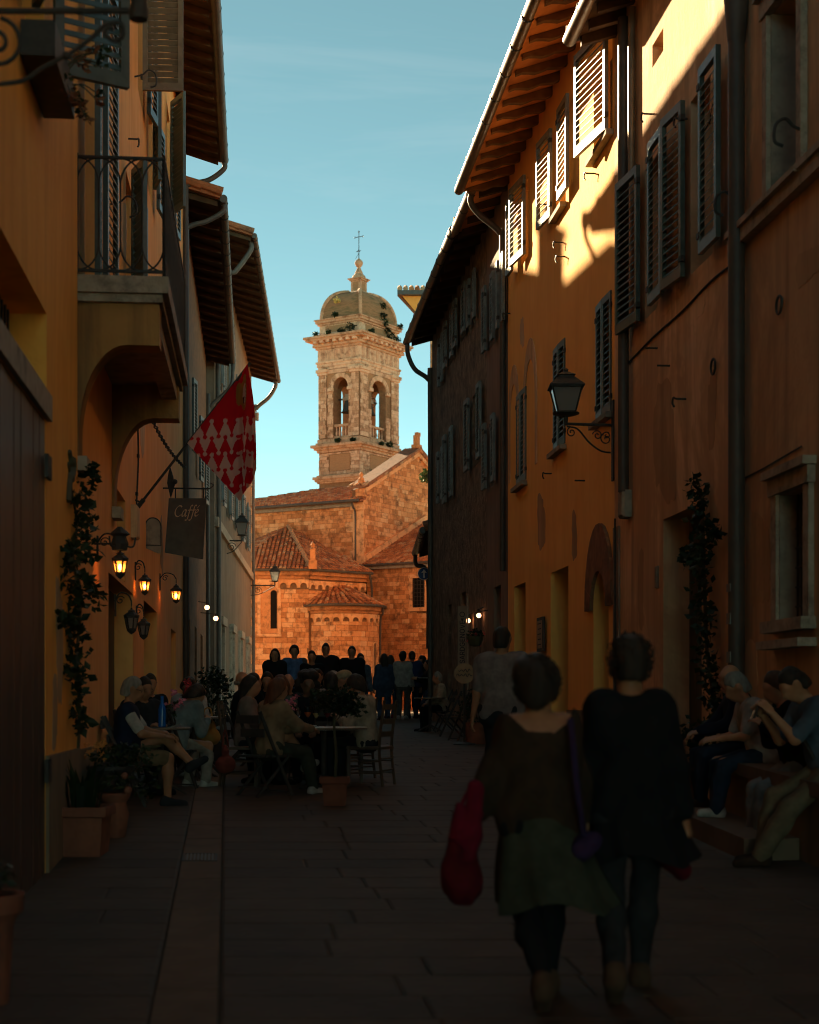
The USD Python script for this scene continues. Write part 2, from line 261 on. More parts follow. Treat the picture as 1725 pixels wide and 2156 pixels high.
# ------------------------------------------------------------------ house kit
RNG = random.Random(7)
FL = Fac((-1.5 + .095 * 12, -12), (-1.5 - .095 * 60, 60), True)
FR = Fac((4.46 + .095 * 12, -12), (4.46 - .095 * 60, 60), False)
FL3 = Fac((-6.12, 51.4), (-7.2, 74.6), True)
FR5 = Fac((.76, 41.0), (.58, 47.2), False)
PITCH = .33
def rect(s0, s1, z0, z1): return sbox(min(s0, s1), z0, max(s0, s1), z1)
def arch(s0, s1, z0, zs, k=1.0, n=14):                # opening with a round head: zs = springing, k = rise / half width
    c, r = (s0 + s1) / 2, abs(s1 - s0) / 2; a = np.linspace(0, math.pi, n)
    return Polygon([(c - r, z0), (c + r, z0)] + [(c + r * math.cos(q), zs + k * r * math.sin(q)) for q in a])
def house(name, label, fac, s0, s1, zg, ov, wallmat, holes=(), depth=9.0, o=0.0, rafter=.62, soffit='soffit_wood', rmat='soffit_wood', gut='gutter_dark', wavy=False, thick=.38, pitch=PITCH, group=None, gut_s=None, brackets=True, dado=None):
    t = T(name, label, 'house', fac(np.array([(s0 + s1) / 2, float(gz(fac(np.array([(s0 + s1) / 2, 0, 0.]))[1])), o])), group=group)
    t.fac, t.o = fac, o
    zt = zg + pitch * ov                               # underside of the roof at the wall
    poly = rect(s0, s1, -1.2, zt - .02).difference(unary_union(list(holes))) if holes else rect(s0, s1, -1.2, zt - .02)
    wl = t.part('wall', MB().prism(poly, -thick + o, o, fac), wallmat)
    fo = lambda p: fac(np.stack([p[..., 2], p[..., 1], p[..., 0]], -1))       # (o, z, s) -> world
    zr = zg + pitch * (ov + depth / 2)
    side = Polygon([(-thick + o - .002, -1.2), (-thick + o - .002, zt - .03 + pitch * thick * .9), (o - depth / 2, zr - .05), (o - depth, zt - .05), (o - depth, -1.2)])
    m = MB()
    for a, b in ((s0, s0 + .3), (s1 - .3, s1)): m.prism(side, a, b, fo)
    m.box((s0 + .3, -1.2, o - depth), (s1 - .3, zt - .06, o - depth + .3), fac)
    t.part('side_wall', m, wallmat)
    rt = Polygon([(o + ov, zg), (o - depth / 2, zr), (o - depth - .4, zt - .1), (o - depth - .4, zt + .02), (o - depth / 2, zr + .13), (o + ov, zg + .13)])
    t.part('roof', MB().prism(rt, s0 - .12, s1 + .12, fo), 'tile_c')
    # tile courses showing at the eave and along both verges
    for i, sv in enumerate((s0 - .12, s1 + .12)):
        n = int((ov + depth / 2) / .42)
        for k in range(n):
            oa = o + ov + .05 - k * .42; za = zg + pitch * (k * .42) + .13
            a, b = fac(np.array([sv, za, oa])), fac(np.array([sv, za + pitch * .46 + .02, oa - .46]))
            t.part('verge_tile', MB().tube([a, b], [.105, .085], 8), 'tile_' + 'abcde'[RNG.randrange(5)])
    sf = Polygon([(o + .004, zt - .022), (o + ov, zg - .02), (o + ov, zg - .001), (o + .004, zt - .001)])
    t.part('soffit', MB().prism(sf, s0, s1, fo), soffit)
    k = int((s1 - s0) / rafter)
    for i in range(k + 1):
        sc = s0 + .12 + (s1 - s0 - .24) * i / max(k, 1)
        q = np.linspace(0, 1, 9 if wavy else 2); oo = o + .003 + (ov - .06) * q
        up = zt - .024 - pitch * (oo - o)
        dn = up - .13 - (.018 * np.sin(q * 13) if wavy else 0) + (.07 * q ** 2 if wavy else .02 * q)
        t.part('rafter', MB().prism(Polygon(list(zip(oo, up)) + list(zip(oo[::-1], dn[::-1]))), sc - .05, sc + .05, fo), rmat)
    ga, gb = gut_s or (s0, s1)
    g = t.part('gutter', MB().tube(fac(np.array([[ga, zg + .03, o + ov + .07], [gb, zg + .0, o + ov + .07]])), .085, 12), gut, smooth=40)
    if brackets:
        for sc in np.arange(ga + .3, gb, .95):
            g.part('gutter_bracket', MB().tube(fac(np.array([[sc, zg + .02, o + ov + .07], [sc + .03, zg + .02, o + ov + .07]])), .094, 12), 'iron')
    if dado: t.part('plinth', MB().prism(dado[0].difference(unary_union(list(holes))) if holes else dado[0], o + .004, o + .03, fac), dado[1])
    return t
def reveal_fill(t, s0, s1, z0, z1, o=-.28, glass=True, bars=(1, 2), frame='shutter_brown'):
    """A casement inside an opening: frame, panes, and the dark room behind."""
    f = t.fac; o = o + t.o; s0, s1 = min(s0, s1), max(s0, s1); m = MB(); w = .06
    for a in ((s0, s0 + w, z0, z1), (s1 - w, s1, z0, z1), (s0 + w, s1 - w, z0, z0 + w), (s0 + w, s1 - w, z1 - w, z1), ((s0 + s1) / 2 - .04, (s0 + s1) / 2 + .04, z0 + w, z1 - w)):
        m.box((a[0], a[2], o - .05), (a[1], a[3], o), f)
    for k in range(1, bars[1] + 1):
        zz = z0 + (z1 - z0) * k / (bars[1] + 1); m.box((s0 + w, zz - .015, o - .04), (s1 - w, zz + .015, o - .008), f)
    w_ = t.part('window', m, frame)
    w_.part('pane', MB().box((s0 + w, z0 + w, o - .03), (s1 - w, z1 - w, o - .026), f), 'pane_glass')
    w_.part('dark_room', MB().box((s0 - .1, z0 - .1, o - .16), (s1 + .1, z1 + .1, o - .12), f), 'void')
    return w_
def shutter(t, sh, z0, z1, w, ang, away, mat='shutter_green', slats=True, lab=None, o=.06, pitch=.082, mid=False):
    """A louvred leaf hinged at sh; away=+1 opens towards +s. ang = degrees off the wall plane."""
    f = t.fac; a = math.radians(ang); c, s_ = math.cos(a), math.sin(a); oo = o + t.o
    def fr(p):                                         # (along the leaf, z, thickness) -> world
        p = np.asarray(p, float)
        return f(np.stack([sh + away * (p[..., 0] * c - p[..., 2] * s_), p[..., 1], oo + p[..., 0] * s_ + p[..., 2] * c], -1))
    m = MB(); th = .05; st = .065; cv = .016 if mat == 'shutter_white' else .026
    for b in ((0, st, z0, z1), (w - st, w, z0, z1), (st, w - st, z0, z0 + .10), (st, w - st, z1 - .09, z1)) + (((st, w - st, (z0 + z1) / 2 - .04, (z0 + z1) / 2 + .04),) if mid else ()):
        m.box((b[0], b[2], 0), (b[1], b[3], th), fr)
    leaf = t.part('shutter', m, mat, label=lab)
    zz = np.arange(z0 + .13, z1 - .12, pitch); J = MB()
    for q in zz:
        if mid and abs(q - (z0 + z1) / 2) < .06: continue
        e = MB() if slats else J
        e.hexa(fr(np.array([[st, q - cv, th - .003], [w - st, q - cv, th - .003], [w - st, q + cv, .004], [st, q + cv, .004],
                            [st, q - cv + .009, th - .001], [w - st, q - cv + .009, th - .001], [w - st, q + cv + .009, .006], [st, q + cv + .009, .006]])))
        if slats: leaf.part('slat', e, mat)
    if not slats: leaf.part('louvre', J, mat, kind='stuff')
    for q in (z0 + .18, z1 - .18): leaf.part('hinge', MB().box((-.03, q - .03, .01), (.05, q + .03, th + .008), fr), 'iron')
    return leaf
def hook(t, s, z, kind=0, o=0, r=.011):
    """Small wrought iron: 0 shutter catch, 1 flag hook, 2 ring, 3 bar."""
    f = t.fac; o = o + t.o
    if kind == 0: p = [(0, 0, 0), (0, 0, .10), (.05, .02, .12), (.09, -.03, .12), (.06, -.07, .11)]
    elif kind == 1: p = [(0, 0, 0), (.01, .03, .10), (0, .09, .18), (0, .04, .26), (0, -.09, .27), (0, -.13, .20)]
    elif kind == 2: p = [(.075 * math.cos(a), .075 * math.sin(a), .03) for a in np.linspace(0, 6.283, 15)]
    else: p = [(0, 0, 0), (0, 0, .14)]
    pts = f(np.array([[s + a, z + b, o + c] for a, b, c in p]))
    t.part('iron_ring' if kind == 2 else 'iron_hook', MB().tube(pts if kind in (2, 3) else bez(pts, 5), r, 6), 'iron')
def pipe(t, pts, r=.05, mat='pipe_brown', clips=True, n=10):
    p = t.part('drainpipe', MB().tube(bez(pts, 6) if len(pts) > 2 else pts, r, n), mat, smooth=50)
    return p
def plank_door(t, s0, s1, z0, z1, o, mat='door_wood', n=6, cover=True):
    f = t.fac; s0, s1 = min(s0, s1), max(s0, s1); o = o + t.o
    d = t.part('door', MB().box((s0, z0, o - .06), (s1, z1, o - .012), f), mat)
    e = np.linspace(s0, s1, n + 1)
    for a, b in zip(e[:-1], e[1:]): d.part('plank', MB().cbox((a + .004, z0, o - .012), (b - .004, z1, o + RNG.uniform(.012, .02)), .008, f), mat)
    return d
# ------------------------------------------------------------------ the street
def ground_grid(xs, ys, dz=0.0):
    X, Y = np.meshgrid(xs, ys, indexing='ij'); v = np.stack([X, Y, gz(Y) + dz], -1).reshape(-1, 3)
    i, j = np.meshgrid(np.arange(len(xs) - 1), np.arange(len(ys) - 1), indexing='ij'); n = len(ys)
    return v, np.stack([i * n + j, (i + 1) * n + j, (i + 1) * n + j + 1, i * n + j + 1], -1).reshape(-1, 4)
g = MB().add(*ground_grid(np.array([-900, -200, -60, -20, -8, -4, 0, 4, 8, 20, 60, 200, 900]), np.array([-600, -100, -30, -10, 0, 6, 12, 18, 24, 30, 36, 45, 60, 80, 120, 300, 1500])))
solo('ground', g, 'joint', 'dark earth and mortar bed under the paved street and square', 'ground', kind='structure')
street = T('street', 'dark stone slab paving of the narrow rising street with a paler middle strip', 'street', (0, 0, 0), kind='structure')
def slab(part_of, name, q, mat, h):
    """One paving stone from its four plan corners, lying on the slope, edges eased."""
    q = np.asarray(q, float); c = q.mean(0); qi = c + (q - c) * (1 - .018 / np.maximum(np.linalg.norm(q - c, axis=1, keepdims=True), .1))
    b = np.c_[q, gz(q[:, 1]) - .01]; a = np.c_[q, gz(q[:, 1]) + h - .007]; t_ = np.c_[qi, gz(qi[:, 1]) + h]
    v = np.vstack([b, a, t_]); f = np.array([[0, 1, 5, 4], [1, 2, 6, 5], [2, 3, 7, 6], [3, 0, 4, 7], [4, 5, 9, 8], [5, 6, 10, 9], [6, 7, 11, 10], [7, 4, 8, 11], [8, 9, 10, 11]])
    part_of.add(v, f)
rs = random.Random(3)
def lane(y): return -.112 * (y - 7) - 1.12            # left edge of the middle strip
RX = lambda y: 4.5 - .095 * y; LX = lambda y: -1.55 - .095 * y
far_m = {k: MB() for k in 'abc'}
def course(y0, y1, xa0, xa1, xb0, xb1, near):
    """Slabs of random width filling one course between two slanting edges."""
    w = [rs.uniform(.55, 1.05) for _ in range(40)]; tot = 0; cut = [0.0]; W = xb0 - xa0
    for q in w:
        tot += q
        if tot > W - .35: break
        cut.append(tot / W)
    cut.append(1.0); gp = .003
    for a, b in zip(cut[:-1], cut[1:]):
        q = [(xa0 + a * (xb0 - xa0) + gp, y0 + gp), (xa0 + b * (xb0 - xa0) - gp, y0 + gp), (xa1 + b * (xb1 - xa1) - gp, y1 - gp), (xa1 + a * (xb1 - xa1) + gp, y1 - gp)]
        k = 'abc'[rs.choice([0, 0, 1, 2])]; h = .010 + rs.uniform(0, .002)
        if near:
            m = MB(); slab(m, 'paving_slab', q, 'slab_' + k, h); street.part('paving_slab', m, 'slab_' + k)
        else: slab(far_m[k], 'x', q, k, h)
y = 5.6; n_near = 0
while y < 46:
    d = rs.uniform(.42, .58); near = n_near < 230 and y < 24
    for A, B in ((lambda q: LX(q) - .05, lane), (lambda q: lane(q) + .31, lambda q: RX(q) + .3)):
        if B(y) - A(y) > .3: course(y, y + d, A(y), A(y + d), B(y), B(y + d), near); n_near += 11 if near and A(y) > -1.5 else 3
    y += d
y = -14.0
while y < 5.6:
    d = .55; course(y, min(y + d, 5.6), LX(y) - .05, LX(min(y + d, 5.6)) - .05, RX(y) + .3, RX(min(y + d, 5.6)) + .3, False); y += d
for k, m in far_m.items(): street.part('distant_slabs', m, 'slab_' + k, kind='stuff')
y = 5.6; grate_y = None
while y < 42:
    d = rs.uniform(.9, 1.3); m = MB(); e = lane
    slab(m, 's', [(e(y) + .01, y + .006), (e(y) + .30, y + .006), (e(y + d) + .30, y + d - .006), (e(y + d) + .01, y + d - .006)], 's', .016)
    street.part('channel_stone', m, 'slab_strip'); y += d
# square in front of the church
sq = MB().add(*ground_grid(np.linspace(-60, 60, 13), np.array([46, 60, 75, 90, 110, 140.]), .006)); solo('square', sq, 'square_stone', 'sunlit stone paved square in front of the church', 'square', kind='structure')
# ------------------------------------------------------------------ left side of the street
sy = FL.sy; P_ = FL.px
# near house with the big plank door
s_end = sy(13.45)
dz1 = 3.62; dr = P_(80, 900)[0]; nr = P_(83, 700)[0]
hA_holes = [rect(sy(8.15), dr, -1, dz1), rect(sy(8.6), nr, 3.80, 4.37), rect(sy(10.25), sy(11.3), 6.0, 7.7)]
hA = house('ochre_house', 'ochre plastered house at left with wide plank door and window box', FL, sy(-12), s_end, 9.4, .55, 'plaster_ochre', hA_holes, o=.05, rafter=.9)
f = FL
plank_door(hA, sy(8.17), dr - .01, .2, dz1 - .01, -.018, 'door_wood', 11)
for q in (1.0, 3.1): hA.part('door_hinge', MB().box((dr - .16, q + .1, .066), (dr + .05, q + .26, .09), f), 'iron')
m = MB(); m.box((sy(8.0), dz1 + .002, -.3), (dr + .12, dz1 + .178, .085), f); hA.part('door_lintel', m, 'stone_frame')
hA.part('niche_window', MB().box((sy(8.6) - .1, 3.75, -.36), (nr + .1, 4.4, -.32), f), 'void')
gm = MB()
for q in np.arange(sy(8.7), nr, .14): gm.tube(f(np.array([[q, 3.8, -.2], [q, 4.37, -.2]])), .009, 6)
hA.part('window_grille', gm, 'iron')
reveal_fill(hA, sy(10.25), sy(11.3), 6.0, 7.7)
shutter(hA, sy(11.32), 6.0, 7.7, .55, 62, 1, 'shutter_green'); shutter(hA, sy(10.23), 6.0, 7.7, .55, 20, -1, 'shutter_green')
hA.part('plinth', MB().box((dr + .005, -1, .052), (s_end, 1.28, .075), f), 'plaster_dado')

# middle house with the balcony
s0, s1 = s_end, sy(34.6)
wins = []                                              # (s0, s1, z0, z1)
bd = (sy(14.55), sy(15.6), 5.24, 8.6)                  # balcony door
W = [(sy(21.2), sy(22.1), 9.6, 11.3), (sy(23.3), sy(24.2), 8.95, 10.2), (sy(28.2), sy(29.2), 10.05, 12.0), (sy(19.2), sy(20.2), 6.4, 7.9), (sy(24.5), sy(25.4), 6.4, 7.9), (sy(17.9), sy(19.1), 3.05, 4.0),
     (sy(14.55), sy(15.6), 9.4, 11.4)]
dd = (sy(16.9), sy(20.3), 0, 3.0); n2 = (sy(22.3), sy(25.3), 0, 3.05); n3 = (sy(29.6), sy(31.5), 0, 3.0)
hB = house('apricot_house', 'long apricot plastered house with balcony, dark shutters and glowing lanterns', FL, s0, s1, 13.12, .80, 'plaster_apricot', [rect(*w) for w in [bd] + W] + [rect(*dd), rect(*n2), rect(*n3)], rafter=.62,
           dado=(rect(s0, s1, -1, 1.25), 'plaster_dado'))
for w in [bd] + W: reveal_fill(hB, *w)
plank_door(hB, dd[0], dd[1], .3, 3.0, -.24, 'door_dark', 9); plank_door(hB, n2[0], n2[1], .4, 3.05, -.3, 'door_dark', 6); plank_door(hB, n3[0], n3[1], .5, 3.0, -.3, 'door_dark', 4)
shutter(hB, bd[0], bd[2], bd[3], .62, 4, -1, o=.10); shutter(hB, bd[1], bd[2], bd[3], .62, 5, 1)
shutter(hB, W[6][0], W[6][2], W[6][3], .66, 7, -1); shutter(hB, W[6][1], W[6][2], W[6][3], .66, 5, 1)
shutter(hB, W[0][0] - .02, 9.58, 11.3, .52, 88, -1, 'shutter_brown', lab='brown louvred shutter standing straight out from the wall'); shutter(hB, W[0][1], 9.6, 11.3, .5, 8, 1)
shutter(hB, W[1][0], W[1][2], W[1][3], .5, 12, -1); shutter(hB, W[1][1], W[1][2], W[1][3], .5, 6, 1)
shutter(hB, W[2][0], W[2][2], W[2][3], .6, 24, -1); shutter(hB, W[2][1], W[2][2], W[2][3], .6, 6, 1)
for w in W[3:5]: shutter(hB, w[0], w[2], w[3], .5, 20, -1); shutter(hB, w[1], w[2], w[3], .5, 6, 1)
for u, v, k in ((270, 292, 0), (535, 480, 0), (283, 161, 1), (300, 335, 3), (232, 430, 1)):
    if u < 380:
        a, b = P_(u, v); hook(hB, a, b, k)
# balcony: slab, carved brackets, arched railing
by0, by1, bo = sy(13.7), sy(17.6), .74
zb = 5.22
bal = hB.part('balcony', MB().box((by0 - .06, zb - .14, .003), (by1 + .06, zb, bo + .04), f), 'stone_frame')
m = MB(); m.box((by0 - .02, zb - .21, .003), (by1 + .02, zb - .142, bo - .01), f); bal.part('slab_moulding', m, 'stone_frame')
fo = lambda p: FL(np.stack([p[..., 2], p[..., 1], p[..., 0]], -1))
for sb in (by0 + .03, by1 - .33):
    a = np.linspace(0, math.pi / 2, 12)
    pts = [(.003, zb - .212), (.70, zb - .212), (.70, zb - .56), (.43, zb - .56)] + [(.43 - .40 * math.sin(q), zb - 1.33 + .77 * math.cos(q)) for q in a[1:]] + [(.03, zb - 1.5), (.003, zb - 1.52)]
    bal.part('bracket', MB().prism(Polygon(pts), sb, sb + .30, fo), 'plaster_bracket')
    bal.part('bracket_cap', MB().box((sb - .02, zb - 1.62, .003), (sb + .32, zb - 1.50, .10), f), 'stone_frame')
bal.part('under_beam', MB().box((by0 + .332, zb - .36, bo - .22), (by1 - .332, zb - .212, bo - .06), f), 'stone_frame')
def rail(p, q, name):                                  # interlaced pointed arches between two posts
    p, q = np.array(p), np.array(q); L = np.linalg.norm(q - p); n = max(2, round(L / .18)); mp = lambda x, z: np.array([p[0] + (q[0] - p[0]) * x / L, z, p[1] + (q[1] - p[1]) * x / L])
    z0, z1 = zb + .05, zb + 1.0
    for z in (z0, z1): bal.part('rail', MB().bar(FL(mp(0, z)), FL(mp(L, z)), .028, .022), 'iron')
    c = L / n
    for k in range(n + 1): bal.part('baluster', MB().tube(FL(np.array([mp(k * c, z0 + .22), mp(k * c, z1 - .22)])), .008, 6), 'iron')
    for k in range(n + 1):
        for sgn in (-1, 1):
            for zz, dz in ((z1 - .22, 1), (z0 + .22, -1)):
                pts = []
                for a in np.linspace(0, 1, 9):
                    x = k * c + sgn * c * (a ** 1.8)
                    if 0 <= x <= L: pts.append(mp(x, zz + dz * .215 * math.sin(a * math.pi / 2)))
                if len(pts) > 2: bal.part('arch_bar', MB().tube(FL(np.array(pts)), .008, 6), 'iron')
    for x in (0, L): bal.part('post', MB().tube(FL(np.array([mp(x, zb), mp(x, z1 + .03)])), .014, 8), 'iron')
rail((by0, .02), (by0, bo), 'side'); rail((by0, bo), (by1, bo), 'front'); rail((by1, bo), (by1, .02), 'side')
# end pipe and gutter bend of the apricot house
gs = s1 - .1
pipe(hB, FL(np.array([[gs - .02, 13.08, .87], [gs, 12.92, .86], [gs, 12.68, .55], [gs, 12.55, .12], [gs, 12.25, .07], [gs, 7, .07], [gs, .6, .07]])), .055)
# second house, lower, dark
s2, s3 = sy(34.6), sy(51.3)
W2 = [(sy(37), sy(38), 7.5, 9.2), (sy(42), sy(43), 7.5, 9.2), (sy(47), sy(48), 7.5, 9.2), (sy(36.5), sy(38.5), 0, 3.6), (sy(41.5), sy(43), 0, 3.6), (sy(46), sy(48), 0, 3.6)]
hC = house('brick_house', 'narrow dark brick house with low tiled eave between two taller houses', FL, s2, s3, 12.3, .78, 'brick_old', [rect(*w) for w in W2], rafter=.9, pitch=.28)
for w in W2[:3]: reveal_fill(hC, *w); shutter(hC, w[1], w[2], w[3], .5, 8, 1, slats=False)
for w in W2[3:]: plank_door(hC, w[0], w[1], .9, w[3], -.25, 'door_dark', 4)
g1 = s2 + .2
pipe(hC, FL(np.array([[g1, 12.28, .85], [g1, 12.12, .85], [g1, 11.9, .5], [g1, 11.75, .1], [g1, 11.4, .07], [g1, 6, .07], [g1, 1.2, .07]])), .055, 'gutter_dark')
g2 = s3 - .25
pipe(hC, FL(np.array([[g2, 12.28, .85], [g2, 12.0, .84], [g2, 11.5, .75], [g2, 10.9, .15], [g2, 10.5, .08], [g2, 1.2, .08]])), .06, 'gutter_dark')
# third house, tall, pale, with banded stone corner
t0, t1 = 0.0, FL3.sy(74.6)
q = lambda y: FL3.sy(y)
W3 = [(q(y_) , q(y_) + 1.0, z_, z_ + 1.9) for z_ in (8.2, 12.0) for y_ in (53.5, 57.5, 61.5, 65.5, 69.5)]
D3 = [(q(y_), q(y_) + 1.5, 0, 4.2) for y_ in (53.5, 59, 64.5, 70)]
hD = house('corner_house', 'tall pale plastered house with banded stone corner facing the square', FL3, t0, t1, 16.3, 1.18, 'plaster_pale', [rect(*w) for w in W3 + D3], rafter=1.1, pitch=.30, depth=11)
for w in W3:
    reveal_fill(hD, *w, frame='shutter_grey'); shutter(hD, w[0], w[2], w[3], .5, 6, -1, 'shutter_grey', False); shutter(hD, w[1], w[2], w[3], .5, 6, 1, 'shutter_grey', False)
for w in D3:
    plank_door(hD, w[0], w[1], 1.0, w[3], -.25, 'door_dark', 3)
    m = MB(); m.box((w[0] - .2, .8, .003), (w[0] - .002, w[3], .09), FL3); m.box((w[1] + .002, .8, .003), (w[1] + .2, w[3], .09), FL3); m.box((w[0] - .3, w[3] + .002, .003), (w[1] + .3, w[3] + .28, .16), FL3)
    hD.part('door_surround', m, 'stone_frame')
hD.part('string_course', MB().box((t0 + .05, 7.2, .003), (t1 - .02, 7.5, .12), FL3), 'stone_frame')
zz = .9; k = 0
while zz < 15.2:                                       # alternating quoin stones round the free corner
    h = .42; long = k % 2; hD.part('quoin', MB().box((t1 - (.75 if long else .45), zz + .006, .003 if long else .0032), (t1 + .05, zz + h, .05), FL3), 'stone_frame' if k % 2 else 'travertine_c')
    hD.part('quoin', MB().box((t1 + .003, zz + .006, -.65 if not long else -.4), (t1 + .051, zz + h, .0), FL3), 'stone_frame' if k % 2 else 'travertine_c'); zz += h; k += 1
g3 = t1 - .35
pipe(hD, FL3(np.array([[g3, 16.28, 1.1], [g3, 16.0, 1.1], [g3, 15.5, .8], [g3, 15.0, .25], [g3, 14.4, .1], [g3, 8, .1], [g3, 1.2, .1]])), .09, 'gutter_dark')
pipe(hD, FL3(np.array([[t0 + .5, 16.28, 1.1], [t0 + .5, 16.0, 1.1], [t0 + .5, 15.3, .6], [t0 + .5, 14.8, .1], [t0 + .5, 8, .1], [t0 + .5, 1.2, .1]])), .08, 'gutter_dark')

# two houses standing behind the street front, over the roofs of the brick house
for k, (nm, y0, y1, x0, x1, ze_, zr_) in enumerate((('low broad house behind the brick house with one chimney', 41.6, 47.6, -15.0, -8.0, 15.75, 17.2), ('gabled house behind the tall pale corner house', 47.0, 63.0, -16.0, -9.0, 16.85, 19.0))):
    t = T('rear_house', nm, 'house', (-11.5, (y0 + y1) / 2, 1.0)); ident_ = lambda p: np.asarray(p, float)
    if k == 0:
        t.part('wall', MB().box((x0, y0, -1), (x1, y1, ze_)), 'brick_old'); t.part('roof', MB().hexa([(x0, y0, ze_ + .002), (x1, y0, ze_ + .002), (x1, y1, ze_ + .002), (x0, y1, ze_ + .002), (x0, y0, zr_), (x1 - .01, y0, ze_ + .14), (x1 - .01, y1, ze_ + .14), (x0, y1, zr_)]), 'tile_c')
        for yc, hh in ((46.0, 1.5),): t.part('chimney', MB().box((x1 - .9, yc - .2, ze_), (x1 - .2, yc + .2, ze_ + hh)).box((x1 - 1.0, yc - .27, ze_ + hh), (x1 - .1, yc + .27, ze_ + hh + .1)).box((x1 - .75, yc - .08, ze_ + hh + .1), (x1 - .35, yc + .08, ze_ + hh + .45)), 'brick_old')
    else:
        yr = 55.0; fx_ = lambda p: np.stack([p[..., 2], p[..., 0], p[..., 1]], -1)
        t.part('wall', MB().prism(Polygon([(y0, -1), (y1, -1), (y1, ze_), (yr, zr_), (y0, ze_)]), x0, x1, fx_), 'plaster_grey'); t.part('roof', MB().prism(Polygon([(y0 - .3, ze_ - .08), (yr, zr_ + .02), (y1 + .3, ze_ - .08), (y1 + .3, ze_ + .08), (yr, zr_ + .18), (y0 - .3, ze_ + .08)]), x0, x1 + .15, fx_), 'tile_c')
# ------------------------------------------------------------------ right side of the street
sy = FR.sy; P_ = FR.px; f = FR
def wq(u0, u1, vt, vb):                                # window from its far edge u0, near edge u1 and the two heights at u0
    a, zt = P_(u0, vt); b, zb_ = P_(u0, vb)[0], P_(u0, vb)[1]; c = P_(u1, vt)[0]; return (min(a, c), max(a, c), zb_, zt)
# nearest house, stone framed windows
e1 = sy(15.25)
wu = wq(1628, 1691, 32, 430); wl = wq(1646, 1703, 1043, 1308)
hE = house('umber_house', 'umber plastered house with stone framed windows above the bench', FR, sy(-12), e1, 9.4, .45, 'plaster_umber', [rect(*wu), rect(*wl)], rafter=1.2)
reveal_fill(hE, *wu, o=-.3, bars=(1, 3)); hE.part('dark_room', MB().box((wl[0] - .1, wl[2] - .1, -.37), (wl[1] + .1, wl[3] + .1, -.33), f), 'void')
def surround(t, w, jw, lw, pr, sill, mat='stone_frame'):
    jb_ = [t.part('window_jamb', MB().box((a, w[2], .003), (b, w[3], pr), f), mat) for a, b in ((w[0] - jw, w[0] - .002), (w[1] + .002, w[1] + jw))]
    lt = t.part('window_lintel', MB().box((w[0] - jw - .03, w[3] + .002, .003), (w[1] + jw + .03, w[3] + lw, pr + .02), f), mat)
    lt.part('lintel_cap', MB().box((w[0] - jw - .06, w[3] + lw + .002, .003), (w[1] + jw + .06, w[3] + lw + .07, pr + .07), f), mat)
    t.part('window_sill', MB().box((w[0] - jw - .05, w[2] - sill, .003), (w[1] + jw + .05, w[2] - .002, pr + .08), f), mat)
surround(hE, wu, .12, .16, .06, .02); surround(hE, wl, .14, .14, .05, .10)
for w in (wu, wl):
    hE.part('jamb_lining', MB().box((w[1] - .02, w[2], -.245), (w[1] - .001, w[3], .02), f), 'stone_grey'); hE.part('jamb_lining', MB().box((w[0] + .001, w[2], -.245), (w[0] + .02, w[3], .02), f), 'stone_grey')
hE.part('sill_bracket', MB().box((wl[0] - .2, wl[2] - .24, .003), (wl[1] + .2, wl[2] - .17, .16), f), 'stone_frame')
zc = 5.80
hE.part('string_course', MB().box((sy(-12), zc, .003), (e1 - .12, zc + .12, .09), f).box((sy(-12), zc + .122, .003), (e1 - .12, zc + .18, .12), f), 'stone_frame')
gm = MB()
for q in np.linspace(wl[0] + .06, wl[1] - .06, 6): gm.tube(f(np.array([[q, wl[2], -.12], [q, wl[3], -.12]])), .01, 6)
for q in np.linspace(wl[2] + .12, wl[3] - .12, 6): gm.tube(f(np.array([[wl[0], q, -.12], [wl[1], q, -.12]])), .009, 6)
hE.part('window_grille', gm, 'iron')
for u, v, k in ((1700, 275, 1), (1568, 425, 1), (1648, 642, 2)): hook(hE, *P_(u, v), k, r=.014 if k == 1 else .012)
hE.part('cable', MB().tube(f(np.array([[P_(1560, 1012)[0], P_(1560, 1012)[1], .012], [P_(1613, 985)[0], P_(1613, 985)[1], .012], [P_(1690, 940)[0], P_(1690, 940)[1], .012]])), .008, 5), 'iron')
pu = P_(1551, 700, .10)[0]
dp = pipe(hE, f(np.array([[pu, 9.5, .10], [pu, -.2, .10]])), .075, 'pipe_brown', n=14)
dp.part('pipe_funnel', MB().lathe([(.08, 0), (.085, .05), (.115, .38), (.12, .5)], f(np.array([pu, 7.62, .10])), 14), 'pipe_brown', smooth=40)
hE.part('drainpipe', MB().tube(f(np.array([[pu + .17, 9.5, .07], [pu + .17, 8.05, .07]])), .045, 10), 'gutter_copper', smooth=40)
for v, h in ((1303, .10), (1384, .10), (1238, .07)):
    zz = P_(1551, v, .1)[1]; dp.part('paper_label', MB().box((pu - .075, zz - h / 2, .172), (pu + .04, zz + h / 2, .182), f), 'shutter_white')
